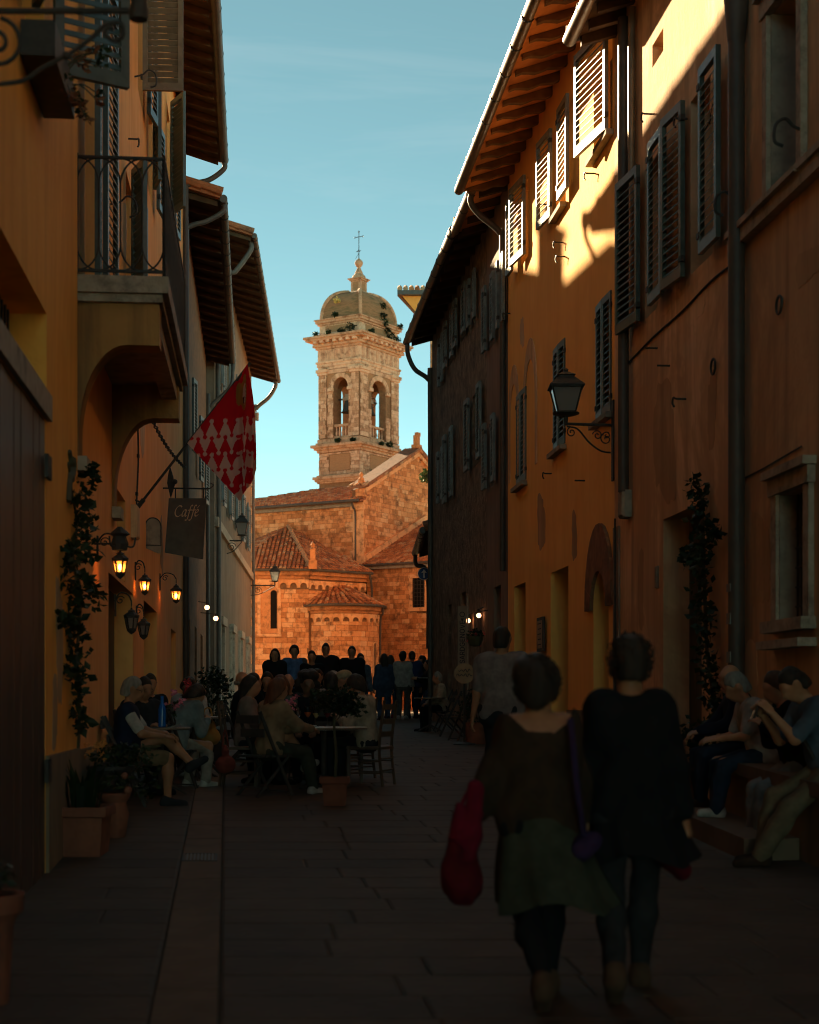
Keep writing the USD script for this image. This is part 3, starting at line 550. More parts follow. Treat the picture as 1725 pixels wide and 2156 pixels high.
# second house, two shuttered windows
e2 = sy(20.25)
W1 = (sy(17.98), sy(18.66), P_(1357, 740)[1], 7.8); W1 = (W1[0], W1[1], 6.02, 7.72); W2 = (sy(15.92), sy(16.72), 6.02, 7.78)
sq_ = wq(1374, 1397, 96, 143); hole = Polygon([(sq_[0], sq_[2]), (sq_[1], sq_[2]), (sq_[1], sq_[3]), (sq_[0], sq_[3])])
dr_ = wq(1397, 1478, 1094, 1500); dr_ = (dr_[0], dr_[1], -1, dr_[3])
hF = house('brown_house', 'brown plastered house with two shuttered windows and a creeper by its doorway', FR, e1, e2, 9.82, .50, 'plaster_brown', [rect(*W1), rect(*W2), hole, rect(*dr_)], rafter=.5, soffit='soffit_wood', gut='gutter_copper', pitch=.36)
for w in (W1, W2): reveal_fill(hF, *w, o=-.24)
hF.part('dark_room', MB().box((sq_[0] - .1, sq_[2] - .1, -.36), (sq_[1] + .1, sq_[3] + .1, -.33), f), 'void')
shutter(hF, W1[1], 6.0, 7.78, .76, 6, 1); shutter(hF, W1[0], 6.0, 7.78, .58, 0, -1, o=.10); shutter(hF, W2[1], 6.0, 7.8, .60, 6, 1); shutter(hF, W2[0], 6.0, 7.8, .62, 0, -1, o=.10)
plank_door(hF, dr_[0], dr_[1], .5, dr_[3], -.3, 'door_dark', 5)
cb = [(1543, 558), (1500, 592), (1440, 655), (1380, 708), (1325, 765)]
hF.part('cable', MB().tube(bez(f(np.array([[*P_(u, v), .014] for u, v in cb])), 4), .012, 5), 'iron')
hF.part('cable', MB().tube(f(np.array([[P_(1542, 570)[0], P_(1542, 570)[1], .012], [P_(1542, 570)[0], 2.6, .012]])), .010, 5), 'iron')
for u, v, k in ((1508, 772, 2), (1445, 840, 0), (1385, 733, 3), (1411, 770, 3), (1377, 240, 0), (1448, 250, 0)): hook(hF, *P_(u, v), k)
hF.part('door_bell', MB().cbox((P_(1386, 1215)[0] - .05, P_(1386, 1215)[1] - .12, .003), (P_(1386, 1215)[0] + .05, P_(1386, 1215)[1] + .12, .03), .01, f), 'stone_grey')
jb = P_(1326, 1062)
hF.part('junction_box', MB().cbox((jb[0] - .13, jb[1] - .16, .003), (jb[0] + .13, jb[1] + .16, .12), .03, f), 'stone_grey')
hF.part('corner_strip', MB().box((e2 - .32, -1, .003), (e2 - .02, jb[1] - .2, .028), f), 'plaster_grey')
hF.part('cable', MB().tube(f(np.array([[e2 - .20, .6, .04], [e2 - .20, jb[1] - .1, .04]])), .014, 6), 'iron')
pp = P_(1313, 600, .09)[0]
pipe(hF, f(np.array([[pp, 9.75, .09], [pp, P_(1313, 1045)[1], .09]])), .065, 'pipe_brown', n=12)
pipe(hF, f(np.array([[pp - .30, 9.75, .06], [pp - .30, 7.8, .06]])), .045, 'gutter_copper')
# third house: sunlit gold
e3 = sy(28.75)
S = dict(a=wq(1250.5, 1290, 128, 334), b=(sy(23.42), sy(24.15), 8.82, 10.12), c=(sy(26.62), sy(27.35), 8.92, 10.2), d=wq(1257, 1288.5, 647, 890), e=wq(1167, 1191, 739, 953), g=wq(1089, 1109, 836, 1026))
D1 = wq(1160, 1197, 1207, 1500); D2 = wq(1250, 1282, 1195, 1500); Dc = wq(1083, 1107, 1236, 1500)
hG_h = [rect(*S['a']), rect(*S['b']), rect(*S['c']), rect(*S['d']), rect(*S['e']), rect(*S['g']), rect(D1[0], D1[1], -1, D1[3]), arch(D2[0], D2[1], -1, D2[3] - .55), rect(Dc[0], Dc[1], -1, Dc[3])]
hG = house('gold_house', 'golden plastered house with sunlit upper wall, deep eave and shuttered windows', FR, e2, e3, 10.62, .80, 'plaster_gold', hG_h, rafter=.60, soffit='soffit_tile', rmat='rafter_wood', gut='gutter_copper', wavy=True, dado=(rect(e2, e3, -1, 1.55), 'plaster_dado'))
for k in 'abcdeg': reveal_fill(hG, *S[k], o=-.22)
shutter(hG, S['a'][0] - .03, S['a'][2] - .02, S['a'][3] + .02, (S['a'][1] - S['a'][0]) * .98, 9, 1, 'shutter_white', lab='pale louvred shutter closed over the highest window')
w = S['b']; shutter(hG, w[1], w[2], w[3], .72, 6, 1, 'shutter_white'); shutter(hG, w[0], w[2], w[3], .66, -1, -1, 'shutter_white', o=.09)
w = S['c']; shutter(hG, w[0] - .1, w[2], w[3], .85, 7, 1, 'shutter_white'); shutter(hG, w[1] + .16, w[2], w[3], .5, 2, 1, 'shutter_green', o=.10)
for k in 'deg':
    w = S[k]; hw = (w[1] - w[0]) / 2 - .005; shutter(hG, w[0], w[2], w[3], hw, 2, 1, o=-.03); shutter(hG, w[1], w[2], w[3], hw, 2, -1, o=-.03)
for k in 'abdeg':
    w = S[k]; hG.part('sill', MB().box((w[0] - .08, w[2] - .09, .003), (w[1] + .08, w[2] - .022, .10), f), 'stone_grey')
plank_door(hG, D1[0], D1[1], .7, D1[3], -.3, 'door_dark', 5); plank_door(hG, D2[0], D2[1], .7, D2[3], -.3, 'door_dark', 4); plank_door(hG, Dc[0], Dc[1], .8, Dc[3], -.3, 'door_dark', 4)
ao = arch(D2[0] - .36, D2[1] + .36, 1.9, D2[3] - .50, 1.25).difference(arch(D2[0] - .005, D2[1] + .005, -1, D2[3] - .55))
n_v = 9; cc = ((D2[0] + D2[1]) / 2, D2[3] - .55)
for k in range(n_v):                                   # voussoirs of the arched door
    a0, a1 = math.pi * k / n_v, math.pi * (k + 1) / n_v
    wd = Polygon([cc, (cc[0] + 5 * math.cos(a0), cc[1] + 5 * math.sin(a0)), (cc[0] + 5 * math.cos(a1), cc[1] + 5 * math.sin(a1))]).buffer(-.006)
    hG.part('arch_stone', MB().prism(ao.intersection(wd).intersection(sbox(-99, cc[1], 99, 99)), .004, .05, f), 'brick_old')
for a, b in ((D2[0] - .36, D2[0] - .006), (D2[1] + .006, D2[1] + .36)):
    hG.part('arch_stone', MB().box((a, 3.0, .004), (b, cc[1] - .01, .05), f), 'brick_old')
for u0, u1, vt, vb in ((1082, 1094, 812, 1010), (1114, 1132, 760, 990)):       # outlines of two walled-up arches
    w = wq(u0, u1, vt, vb); r_ = abs(w[1] - w[0]) / 2
    ring = arch(w[0], w[1] + .5, w[2], w[3] - r_ * 1.6, 1.5).difference(arch(w[0] + .16, w[1] + .34, w[2] - .1, w[3] - r_ * 1.6 - .05, 1.4))
    hG.part('relief_arch', MB().prism(ring, .003, .016, f), 'plaster_brown')
for u, v, k in ((1185, 510, 0), (1190, 540, 0), (1252, 365, 0), (1162, 997, 0), (1232, 1012, 3), (1150, 430, 0), (1075, 660, 0)): hook(hG, *P_(u, v), k)
# fourth: plain grey front, then the rubble house
e4, e5 = sy(31.35), sy(41.0)
A = [wq(1059.5, 1067, 548, 690), wq(1031.5, 1043, 600, 737), wq(1032, 1044, 890, 1028), wq(1015.5, 1023.5, 920, 1056)]
A = [(a[0], a[1], a[2], a[3]) for a in A]
d4 = wq(1040, 1055, 1238, 1500)
A0 = [a for a in A if a[1] < e4 - .05 and a[0] > e3 + .05]
hH = house('grey_house', 'narrow grey brown plastered house beside the gold one', FR, e3, e4, 10.66, .55, 'plaster_grey', [rect(*a) for a in A0] + [rect(d4[0], d4[1], -1, d4[3])], rafter=.7, soffit='soffit_tile', gut='gutter_copper')
for a in A0:
    reveal_fill(hH, *a, o=-.2); w_ = (a[1] - a[0]) / 2; shutter(hH, a[0], a[2], a[3], w_, 0, -1, 'shutter_grey', False); shutter(hH, a[1], a[2], a[3], w_, 2, 1, 'shutter_grey', False)
plank_door(hH, d4[0], d4[1], .9, d4[3], -.3, 'door_dark', 3)
B = [wq(1017, 1026, 545, 658), wq(997.5, 1005, 585, 685), wq(969, 981, 627, 727), wq(947, 956, 674, 771), wq(932.5, 937, 712, 812), wq(995, 1013, 837, 988), wq(946, 955, 914, 1057), wq(931, 937, 950, 1058)]
d5 = [wq(1010, 1026, 1250, 1500), wq(970, 981, 1250, 1500), wq(944, 951, 1275, 1500)]
B = [b for b in B if b[0] > e4 + .02 and b[1] < e5 - .02]; d5 = [b for b in d5 if b[0] > e4 + .02 and b[1] < e5 - .02]
hI = house('rubble_house', 'dark rubble stone house with curved eave and thin grey shutters', FR, e4, e5, 10.66, .58, 'rubble', [rect(*a) for a in B] + [rect(b[0], b[1], -1, b[3]) for b in d5], rafter=.8, soffit='soffit_wood', gut='gutter_copper')
for a in B:
    reveal_fill(hI, *a, o=-.2); w_ = min(.5, (a[1] - a[0]) / 2); shutter(hI, a[0], a[2], a[3], w_, 0, -1, 'shutter_grey', False); shutter(hI, a[1], a[2], a[3], w_, 2, 1, 'shutter_grey', False)
for b in d5: plank_door(hI, b[0], b[1], .9, b[3], -.3, 'door_dark', 3)
g4 = e3 + .22
pipe(hH, f(np.array([[g4, 10.66, .62], [g4, 10.46, .62], [g4, 10.25, .45], [g4 - .05, 9.95, .12], [g4 - .05, 9.6, .07], [g4 - .05, 6, .07], [g4 - .05, P_(1062, 1205)[1], .07]])), .055)
g5 = e5 - .2
pipe(hI, f(np.array([[g5, 10.6, .64], [g5, 10.3, .62], [g5, 9.95, .45], [g5, 9.7, .12], [g5, 9.3, .07], [g5, 1.5, .07]])), .06, 'gutter_dark')
# low house at the end, its little eave
hJ = house('low_house', 'low house with small tiled eave at the far right end of the street', FR5, .05, FR5.L, 5.95, .36, 'rubble', rafter=.8, depth=6, gut='gutter_dark')
pipe(hJ, FR5(np.array([[FR5.L - .4, 5.95, .42], [FR5.L - .4, 5.6, .40], [FR5.L - .4, 5.3, .08], [FR5.L - .4, 3.2, .06]])), .06, 'gutter_dark')
# pale palace on the square
F6 = Fac((.87, 69.0), (3.57, 81.0), False); F6n = Fac((.87, 69.0), (14.0, 69.0), True)
hK = T('pale_palace', 'tall pale stone palace with wide eave on the right of the square', 'building', (5, 75, 1.27))
hK.part('wall', MB().box((0, 0, -10), (F6.L, 18.2, 0), F6), 'travertine_c')
cz = 1.3; rk = random.Random(5); n_ = 0
far = MB()
while cz < 18.0:                                       # ashlar courses of the end facing the street and the long side
    h = .36
    x = 0
    while x < 2.2:
        l = rk.uniform(.5, 1.0); m = MB().cbox((x + .008, cz + .008, .003), (min(x + l, 2.3) - .008, cz + h - .008, .03), .012, F6n)
        hK.part('ashlar_block', m, 'travertine_' + rk.choice('aacd')) if n_ < 200 else far.add(*m.mesh()); n_ += 1; x += l
    cz += h
if far.v: hK.part('upper_ashlar', far, 'travertine_a', kind='stuff')
hK.part('roof', MB().hexa([(-.40, 67.4, 18.6), (14, 67.4, 18.6), (14, 82, 18.6), (2.85, 82, 18.6), (6, 74, 21.0), (10, 74, 21.0), (10, 76, 21.0), (6, 76, 21.0)]), 'tile_c')
hK.part('eave_soffit', MB().hexa([(.86, 68.97, 17.4), (14, 68.97, 17.4), (14, 81, 17.4), (3.57, 81, 17.4), (-.38, 67.45, 18.5), (14, 67.45, 18.5), (14, 82, 18.5), (2.87, 82, 18.5)]), 'plaster_gold')
hK.part('gutter', MB().box((-.5, 67.25, 18.42), (14, 67.5, 18.6)).hexa([(-.5, 67.5, 18.42), (-.36, 67.5, 18.42), (2.87, 82, 18.42), (2.73, 82, 18.42), (-.5, 67.5, 18.6), (-.36, 67.5, 18.6), (2.87, 82, 18.6), (2.73, 82, 18.6)]), 'gutter_dark')
for k in range(22):
    hK.part('eave_tile', MB().tube([(-.40 + k * .24, 67.3, 18.66), (-.40 + k * .24, 67.8, 18.84)], [.11, .1], 8), 'tile_' + rk.choice('abcde'))
# ------------------------------------------------------------------ church and bell tower
E1, E2 = np.array([.857, -.515]), np.array([.515, .857]); O2 = np.array([-2.46, 87.0])
rc = random.Random(11)
def leaves(m, pts, size, r, flat=.5):
    """Leaf-sized kites turned every way round the given points."""
    pts = np.asarray(pts, float); n = len(pts); g = np.random.default_rng(r)
    a = g.normal(size=(n, 3)); a[:, 2] *= flat; a /= np.linalg.norm(a, axis=1, keepdims=True); b = np.cross(a, g.normal(size=(n, 3))); b /= np.linalg.norm(b, axis=1, keepdims=True)
    s = (size * g.uniform(.6, 1.35, n))[:, None]; c = np.cross(a, b)
    v = np.stack([pts, pts + s * (.5 * a + .32 * b + .08 * c), pts + s * a, pts + s * (.5 * a - .32 * b + .08 * c)], 1).reshape(-1, 3)
    m.add(v, np.arange(4 * n).reshape(-1, 4)); return m
def blob(c, rad, n, r):                                # points in an ellipsoid, denser outside
    g = np.random.default_rng(r); p = g.normal(size=(n, 3)); p /= np.linalg.norm(p, axis=1, keepdims=True); return np.asarray(c) + p * (g.uniform(.2, 1, n) ** .5)[:, None] * np.asarray(rad)
TSTONE = ['tower_stone_a', 'tower_stone_b', 'tower_stone_c', 'tower_stone_d']
STONE = ['travertine_a', 'travertine_b', 'travertine_c', 'travertine_d']
class Stones:
    """Coursed stones standing a little proud of a wall; the largest in view are parts, the rest joined."""
    def __init__(s, t, cap, name='stone_block', stones=None):
        s.st = stones or STONE; s.t, s.left, s.name, s.far = t, cap, name, [MB() for _ in STONE]
    def lay(s, fr, poly, z0, z1, ch, lw, parent=None, w=(.36, .28, .18, .18), near=True, pr=.022):
        z = z0
        while z < z1 - .05:
            h = min(ch * rc.uniform(.82, 1.2), z1 - z); a0, _, a1, _ = poly.bounds; x = a0 - rc.uniform(0, lw)
            while x < a1:
                l = lw * rc.uniform(.55, 1.5); q = sbox(x + .006, z + .006, x + l - .006, z + h - .006); x += l
                c = q.intersection(poly)
                if c.is_empty or c.area < .25 * q.area: continue
                b = c.bounds; k = rc.choices(range(4), w)[0]; p = pr * rc.uniform(.4, 1.3)
                m = MB()
                if c.area > .97 * (b[2] - b[0]) * (b[3] - b[1]): m.cbox((b[0], b[1], .002), (b[2], b[3], p), .008, fr)
                else: m.prism(c, .002, p, fr)
                if not m.v: continue
                if near and s.left > 0: s.left -= 1; s.t.part(s.name, m, s.st[k])
                else: s.far[k].add(*m.mesh())
            z += h
    def done(s):
        for k, m in enumerate(s.far):
            if m.v: s.t.part('stonework', m, s.st[k], kind='stuff')
class Tiles:
    def __init__(s, roof, cap): s.roof, s.left, s.far = roof, cap, [MB() for _ in 'abcde']
    def one(s, a, b, nrm, r0, near):
        """a: eave end, b: upper end of one curved cover tile."""
        d = b - a; L = np.linalg.norm(d); d = d / L; x = np.cross(d, nrm); x /= np.linalg.norm(x); n = np.cross(x, d)
        q = np.radians([8, 50, 90, 130, 172]); c, sn = np.cos(q)[:, None], np.sin(q)[:, None]
        v = np.vstack([a + r0 * (c * x + sn * n), b + r0 * .78 * (c * x + sn * n) - n * .025])
        f = [[i, i + 1, i + 6, i + 5] for i in range(4)] + [[0, 4, 3, 1], [1, 3, 2, 2]]
        k = rc.choices(range(5), (.3, .25, .2, .1, .15))[0]
        if near and s.left > 0: s.left -= 1; s.roof.part('tile', MB().add(v, f), 'tile_' + 'abcde'[k])
        else: s.far[k].add(v, f)
    def plane(s, a, b, top0, top1, pitch=.215, length=.40, near=True):
        """Roof face a-b at the eave, top0-top1 above (may meet in a point); tiles run straight up the slope."""
        a, b, top0, top1 = (np.asarray(q, float) for q in (a, b, top0, top1)); ex = (b - a); W = np.linalg.norm(ex); ex /= W
        mid = (top0 + top1) / 2 - a; up = mid - ex * np.dot(mid, ex); H = np.linalg.norm(up); up /= H; n = np.cross(ex, up)
        if n[2] < 0: n = -n
        pl = Polygon([(0, 0), (W, 0), (np.dot(top1 - a, ex), H), (np.dot(top0 - a, ex), H)]).buffer(.02)
        for i in range(int(W / pitch) + 1):
            x = pitch * (i + .5); jx = rc.uniform(-.012, .012)
            for k in range(int(H / (length * .86)) + 1):
                h = k * length * .86 + rc.uniform(-.012, .012)
                if not pl.contains(Point(x, h + length * .4)): continue
                p0 = a + ex * (x + jx) + up * (h - .06) + n * (.035 + rc.uniform(0, .012)); s.one(p0, p0 + up * length, n, .092, near)
    def done(s):
        for k, m in enumerate(s.far):
            if m.v: s.roof.part('roof_tiles', m, 'tile_' + 'abcde'[k], kind='stuff')
def C(a, b, z): return np.array([*(O2 + a * E1 + b * E2), z])
ch = T('church', 'old travertine church with round apse and tiled roofs at the end of the street', 'church', (-4, 88, 1.27))
st = Stones(ch, 290)
FC = Fac(O2 - 13 * E1, O2, True); FD = Fac(O2, O2 + 11.1 * E2, True); FE = Fac(O2 + .25 * E1, O2 + 5.2 * E1, True)
Ka, Ra = np.array([-5.1, 82.9]), np.array([-2.3, 85.1]); La = np.array([-9.2, 82.9]); FA1 = Fac(La, Ka, True); FA2 = Fac(Ka, Ra, True)
class Cyl:
    def __init__(s, c, r, a0, sg=1): s.c, s.r, s.a0, s.sg = np.asarray(c), r, a0, sg
    def __call__(s, p):
        p = np.asarray(p, float); a = s.a0 + p[..., 0] / s.r; R = s.r + p[..., 2]
        return np.stack([s.c[0] + R * np.cos(a), s.c[1] + R * np.sin(a), p[..., 1]], -1)
# nave side wall, gable wall, chapel, polygonal apse, small round apse
ch.part('nave_wall', MB().box((0, 0, -.6), (13, 12.44, 0), FC), 'mortar')
st_far = dict(near=False)
gpoly = Polygon([(0, 0), (11.1, 0), (11.1, 13.0), (5.55, 15.62), (0, 13.0)])
ch.part('gable_wall', MB().prism(gpoly, -.7, 0, FD), 'mortar')
rk_ = ch.part('gable_roof', MB().prism(Polygon([(-.35, 13.02), (5.55, 15.82), (11.45, 13.02), (11.45, 13.14), (5.55, 15.95), (-.35, 13.14)]), -.8, .28, FD), 'tile_e')
for sgn in (0, 1):
    for k in range(15):
        x = -.3 + k * .40 if not sgn else 11.4 - k * .40; zz = 13.17 + abs(x - (0 if not sgn else 11.1)) * .475 - (.14 if (x < 0 or x > 11.1) else 0); d = 1 if not sgn else -1
        rk_.part('tile', MB().tube(FD(np.array([[x, zz, .2], [x + d * .43, zz + .2, .2]])), [.11, .09], 7), 'tile_' + rc.choice('abcde'))
        for o in (-.08, -.36, -.64): rk_.part('tile', MB().tube(FD(np.array([[x, zz - .02, o], [x + d * .43, zz + .18, o]])), [.11, .09], 6), 'tile_' + rc.choice('abcde'))
ch.part('rake_moulding', MB().prism(Polygon([(-.15, 12.75), (5.55, 15.45), (11.25, 12.75), (11.25, 12.99), (5.55, 15.70), (-.15, 12.99)]), .004, .16, FD), 'travertine_c')
ch.part('pinnacle', MB().box((-.3, 12.6, -.3), (.15, 13.0, .15), FD).box((-.2, 13.0, -.2), (.06, 13.45, .06), FD).lathe([(.13, 0), (.16, .1), (.07, .2), (.12, .34), (.0, .5)], FD(np.array([-.07, 13.45, -.07])), 8), 'travertine_b')
ch.part('gable_finial', MB().box((5.3, 15.9, -.2), (5.8, 16.1, .2), FD).box((5.38, 16.1, -.12), (5.72, 16.62, .12), FD).box((5.5, 16.6, -.1), (5.82, 16.8, .1), FD), 'travertine_d')
ch.part('nave_pilaster', MB().box((12.4, 1, .003), (13.05, 12.3, .10), FC).box((12.3, 11.9, .004), (13.1, 12.2, .2), FC), 'travertine_c')
st.lay(FC, sbox(5.8, 7.5, 12.38, 12.3), 7.5, 12.3, .24, .46, **st_far)
cvx = [C(-13, -.45, 12.40), C(.1, -.45, 12.40), C(-.4, 4.0, 13.75), C(-6.0, 4.0, 13.75)]
nr_ = ch.part('nave_roof', MB().hexa([p - Z * .12 for p in cvx] + cvx), 'tile_c')
ch.part('nave_cornice', MB().box((0, 12.1, .004), (12.4, 12.38, .22), FC), 'stone_grey')
ch.part('chapel_wall', MB().box((0, 0, -6.5), (4.95, 8.93, 0), FE), 'mortar')
ew = (FE.px(870, 1240)[0], FE.px(896, 1240)[0], FE.px(880, 1279)[1], FE.px(880, 1217)[1])
epoly = sbox(0, 1, 4.95, 8.75).difference(rect(ew[0] - .2, ew[1] + .2, ew[2] - .25, ew[3] + .2))
dpoly = gpoly.intersection(sbox(0, 8.4, 11.1, 15.4)); 
st.lay(FE, epoly, 1.1, 8.75, .235, .34, w=(.3, .3, .2, .2))
st.lay(FD, dpoly, 8.4, 15.4, .24, .44, **st_far)
w_ = ch.part('window', MB().box((ew[0] - .19, ew[2], .003), (ew[0], ew[3], .09), FE).box((ew[1], ew[2], .003), (ew[1] + .19, ew[3], .09), FE).box((ew[0] - .24, ew[3] + .002, .003), (ew[1] + .24, ew[3] + .19, .11), FE).box((ew[0] - .26, ew[2] - .2, .003), (ew[1] + .26, ew[2] - .002, .13), FE), 'travertine_c')
w_.part('dark_room', MB().box((ew[0], ew[2], .003), (ew[1], ew[3], .012), FE), 'void')
gm = MB()
for x in np.linspace(ew[0] + .08, ew[1] - .08, 4): gm.box((x - .012, ew[2], .03), (x + .012, ew[3], .05), FE)
for x in np.linspace(ew[2] + .15, ew[3] - .15, 7): gm.box((ew[0], x - .012, .052), (ew[1], x + .012, .066), FE)
w_.part('grille', gm, 'iron')
evx = [FE(np.array([-.1, 8.95, .3])), FE(np.array([5.2, 8.95, .3])), FE(np.array([5.2, 11.75, -6.1])), FE(np.array([-.1, 11.75, -6.1]))]
er = ch.part('chapel_roof', MB().hexa([p - Z * .1 for p in evx] + evx), 'tile_c')
ch.part('chapel_verge', MB().prism(Polygon([(-.2, 9.0), (6.3, 11.85), (6.3, 12.25), (-.2, 9.4)]), .004, .22, FD), 'travertine_c')
ch.part('chapel_cornice', MB().box((-.05, 8.70, .003), (5.1, 8.92, .22), FE), 'stone_grey')
ch.part('gutter', MB().tube([evx[0] - Z * .02, evx[1] - Z * .02], .075, 8), 'gutter_dark')
apex = np.array([-6.6, 89.1, 11.2]); za = 8.38
pa = Polygon([(-9.2, 82.9), (-5.1, 82.9), (-2.3, 85.1), (-2.5, 87.0), (-11, 92.0), (-12, 85.4)])
ident = lambda p: np.asarray(p, float)
ch.part('apse_wall', MB().prism(pa, 0.5, za, ident), 'mortar')
nw = (FA1.px(549, 1290)[0], FA1.px(585, 1290)[0], FA1.px(560, 1334)[1], FA1.px(560, 1247)[1])
a1 = sbox(.6, 1, FA1.L, 7.4).difference(arch(nw[0], nw[1], nw[2], nw[3]).buffer(.01))
st.lay(FA1, a1, 1.1, 7.4, .25, .46); st.lay(FA2, sbox(0, 6.7, FA2.L, 7.35), 6.7, 7.35, .25, .42)
nic = arch(nw[0] - .16, nw[1] + .16, nw[2] - .02, nw[3], 1).difference(arch(nw[0], nw[1], nw[2] - .1, nw[3]))
n_ = ch.part('niche', MB().prism(nic, .003, .05, FA1), 'travertine_c')
n_.part('niche_back', MB().prism(arch(nw[0], nw[1], nw[2], nw[3]), .0025, .006, FA1), 'travertine_b')
sl = (nw[0] + .58 * (nw[1] - nw[0]), nw[1] - .04); n_.part('slit_window', MB().prism(arch(sl[0], sl[1], nw[2] + .25, nw[3] - .05), .007, .012, FA1), 'void')
n_.part('niche_sill', MB().box((nw[0] - .2, nw[2] - .16, .003), (nw[1] + .2, nw[2] - .025, .12), FA1), 'travertine_c')
def corbels(fr, L, z, w, name='corbel_arch'):
    n = max(1, int(L / w)); w = L / n
    for k in range(n):
        c = (k + .5) * w; ring = rect(c - w / 2, c + w / 2, z, z + .42).difference(arch(c - w * .33, c + w * .33, z - .5, z + .08, 1.0, 8)).difference(rect(c - w * .33, c + w * .33, z - .1, z + .02))
        ch.part(name, MB().prism(ring, .003, .085, fr), 'travertine_' + rc.choice('abc'))
corbels(FA1, FA1.L, 7.48, .50); corbels(FA2, FA2.L, 7.42, .44)
for fr, L in ((FA1, FA1.L), (FA2, FA2.L)):
    ch.part('apse_cornice', MB().box((-.02, 7.92, .003), (L + .02, 8.10, .12), fr).box((-.06, 8.105, .003), (L + .06, 8.36, .24), fr), 'travertine_d')
ov = .32
def off(p, q, d):                                      # eave line pushed out from wall p-q
    t = (q - p) / np.linalg.norm(q - p); return np.array([t[1], -t[0]]) * d
k1 = Ka + np.array([.10, -ov]); r1 = Ra + off(Ka, Ra, ov) + np.array([.2, .15]); l1 = La + np.array([0, -ov]); l2 = np.array([-12.3, 85.2])
ze = za + .02
tri3 = lambda p, z: np.array([p[0], p[1], z])
ar = ch.part('apse_roof', MB().add([tri3(l2, ze), tri3(l1, ze), tri3(k1, ze), tri3(r1, ze), tri3((-2.45, 87.0), ze), apex, tri3((-11.2, 92), ze)], [[0, 1, 5], [1, 2, 5], [2, 3, 5], [3, 4, 5], [0, 5, 6], [0, 2, 1], [0, 3, 2], [0, 4, 3]]), 'tile_c')
tl = Tiles(ar, 230)
tl.plane(tri3(l1, ze), tri3(k1, ze), apex, apex); tl.plane(tri3(k1, ze), tri3(r1, ze), apex, apex); tl.plane(tri3(r1, ze), tri3((-2.45, 87.0), ze), apex, apex); tl.plane(tri3(l2, ze), tri3(l1, ze), apex, apex, near=False)
hk = np.linalg.norm(apex - tri3(k1, ze)); n_r = int(hk / .34)
for i in range(n_r):
    a = tri3(k1, ze) + (apex - tri3(k1, ze)) * i / n_r + Z * .10; b = tri3(k1, ze) + (apex - tri3(k1, ze)) * (i + 1.15) / n_r + Z * .07
    ar.part('ridge_tile', MB().tube([a, b], [.12, .10], 8), 'tile_d')
tl.done()
fin = tri3(k1 + np.array([.12, .1]), ze)
ch.part('corner_finial', MB().box(fin + [-.2, -.2, 0], fin + [.2, .2, .45]).box(fin + [-.13, -.13, .45], fin + [.13, .13, .95]).lathe([(.13, .95), (.17, 1.02), (.08, 1.1), (.13, 1.22), (0, 1.42)], fin, 8), 'travertine_b')
for a, b in ((l1, k1), (k1, r1)): ch.part('gutter', MB().tube([tri3(a, ze - .04), tri3(b, ze - .04)], .07, 8), 'gutter_dark')
# round apse
cb, rb = np.array([-3.45, 84.1]), 1.86; a0 = math.atan2(-.617, -.787) - .12; span = math.pi + .24; FB = Cyl(cb, rb, a0)
n = 26; aa = a0 + np.linspace(0, span, n); circ = cb + rb * np.stack([np.cos(aa), np.sin(aa)], 1)
ch.part('round_apse_wall', MB().prism(Polygon(circ), .5, 6.58, ident), 'mortar', smooth=30)
sB = st; LB = rb * span
bw = .30 * LB + .95
niB = arch(LB * .60, LB * .60 + .42, 2.6, 4.55)
st.left = max(st.left, 130); st.lay(FB, sbox(.05, 1, LB - .05, 5.75).difference(niB.buffer(.02)), 1.1, 5.75, .25, .38, pr=.042)
ch.part('blind_window', MB().prism(niB.difference(niB.buffer(-.05)), .003, .05, FB), 'travertine_c')
corbels(FB, LB, 5.72, .47)
for z0, z1, r_ in ((6.16, 6.30, .10), (6.305, 6.55, .22)):
    ch.part('round_apse_cornice', MB().lathe([(rb, z0), (rb + r_ * .8, z0), (rb + r_, z0 + .03), (rb + r_, z1), (rb, z1)], (*cb, 0), 40), 'travertine_d')
apb = np.array([-3.95, 84.7, 7.95]); n = 22; aa = a0 + np.linspace(-.05, span + .05, n); ev = np.c_[cb + (rb + .36) * np.stack([np.cos(aa), np.sin(aa)], 1), np.full(n, 6.6)]
br = ch.part('round_apse_roof', MB().add(np.vstack([ev, apb]), [[i, i + 1, n] for i in range(n - 1)]), 'tile_c')
tb = Tiles(br, 90)
for i in range(n - 1):
    mid = (ev[i] + ev[i + 1]) / 2; d = apb - mid; L = np.linalg.norm(d); nrm = np.cross(ev[i + 1] - ev[i], d); nrm *= np.sign(nrm[2]); nrm /= np.linalg.norm(nrm)
    kmax = int(L / .36)
    for k in range(kmax):
        if i % 2 and k > kmax * .4: break
        if k > kmax * .75 and i % 4: break
        p0 = mid + d / L * (k * .36 - .05) + nrm * .04; tb.one(p0, p0 + d / L * .42, nrm, .10, True)
tb.done()
ch.part('gutter', MB().tube(ev - Z * .03, .07, 8), 'gutter_dark')
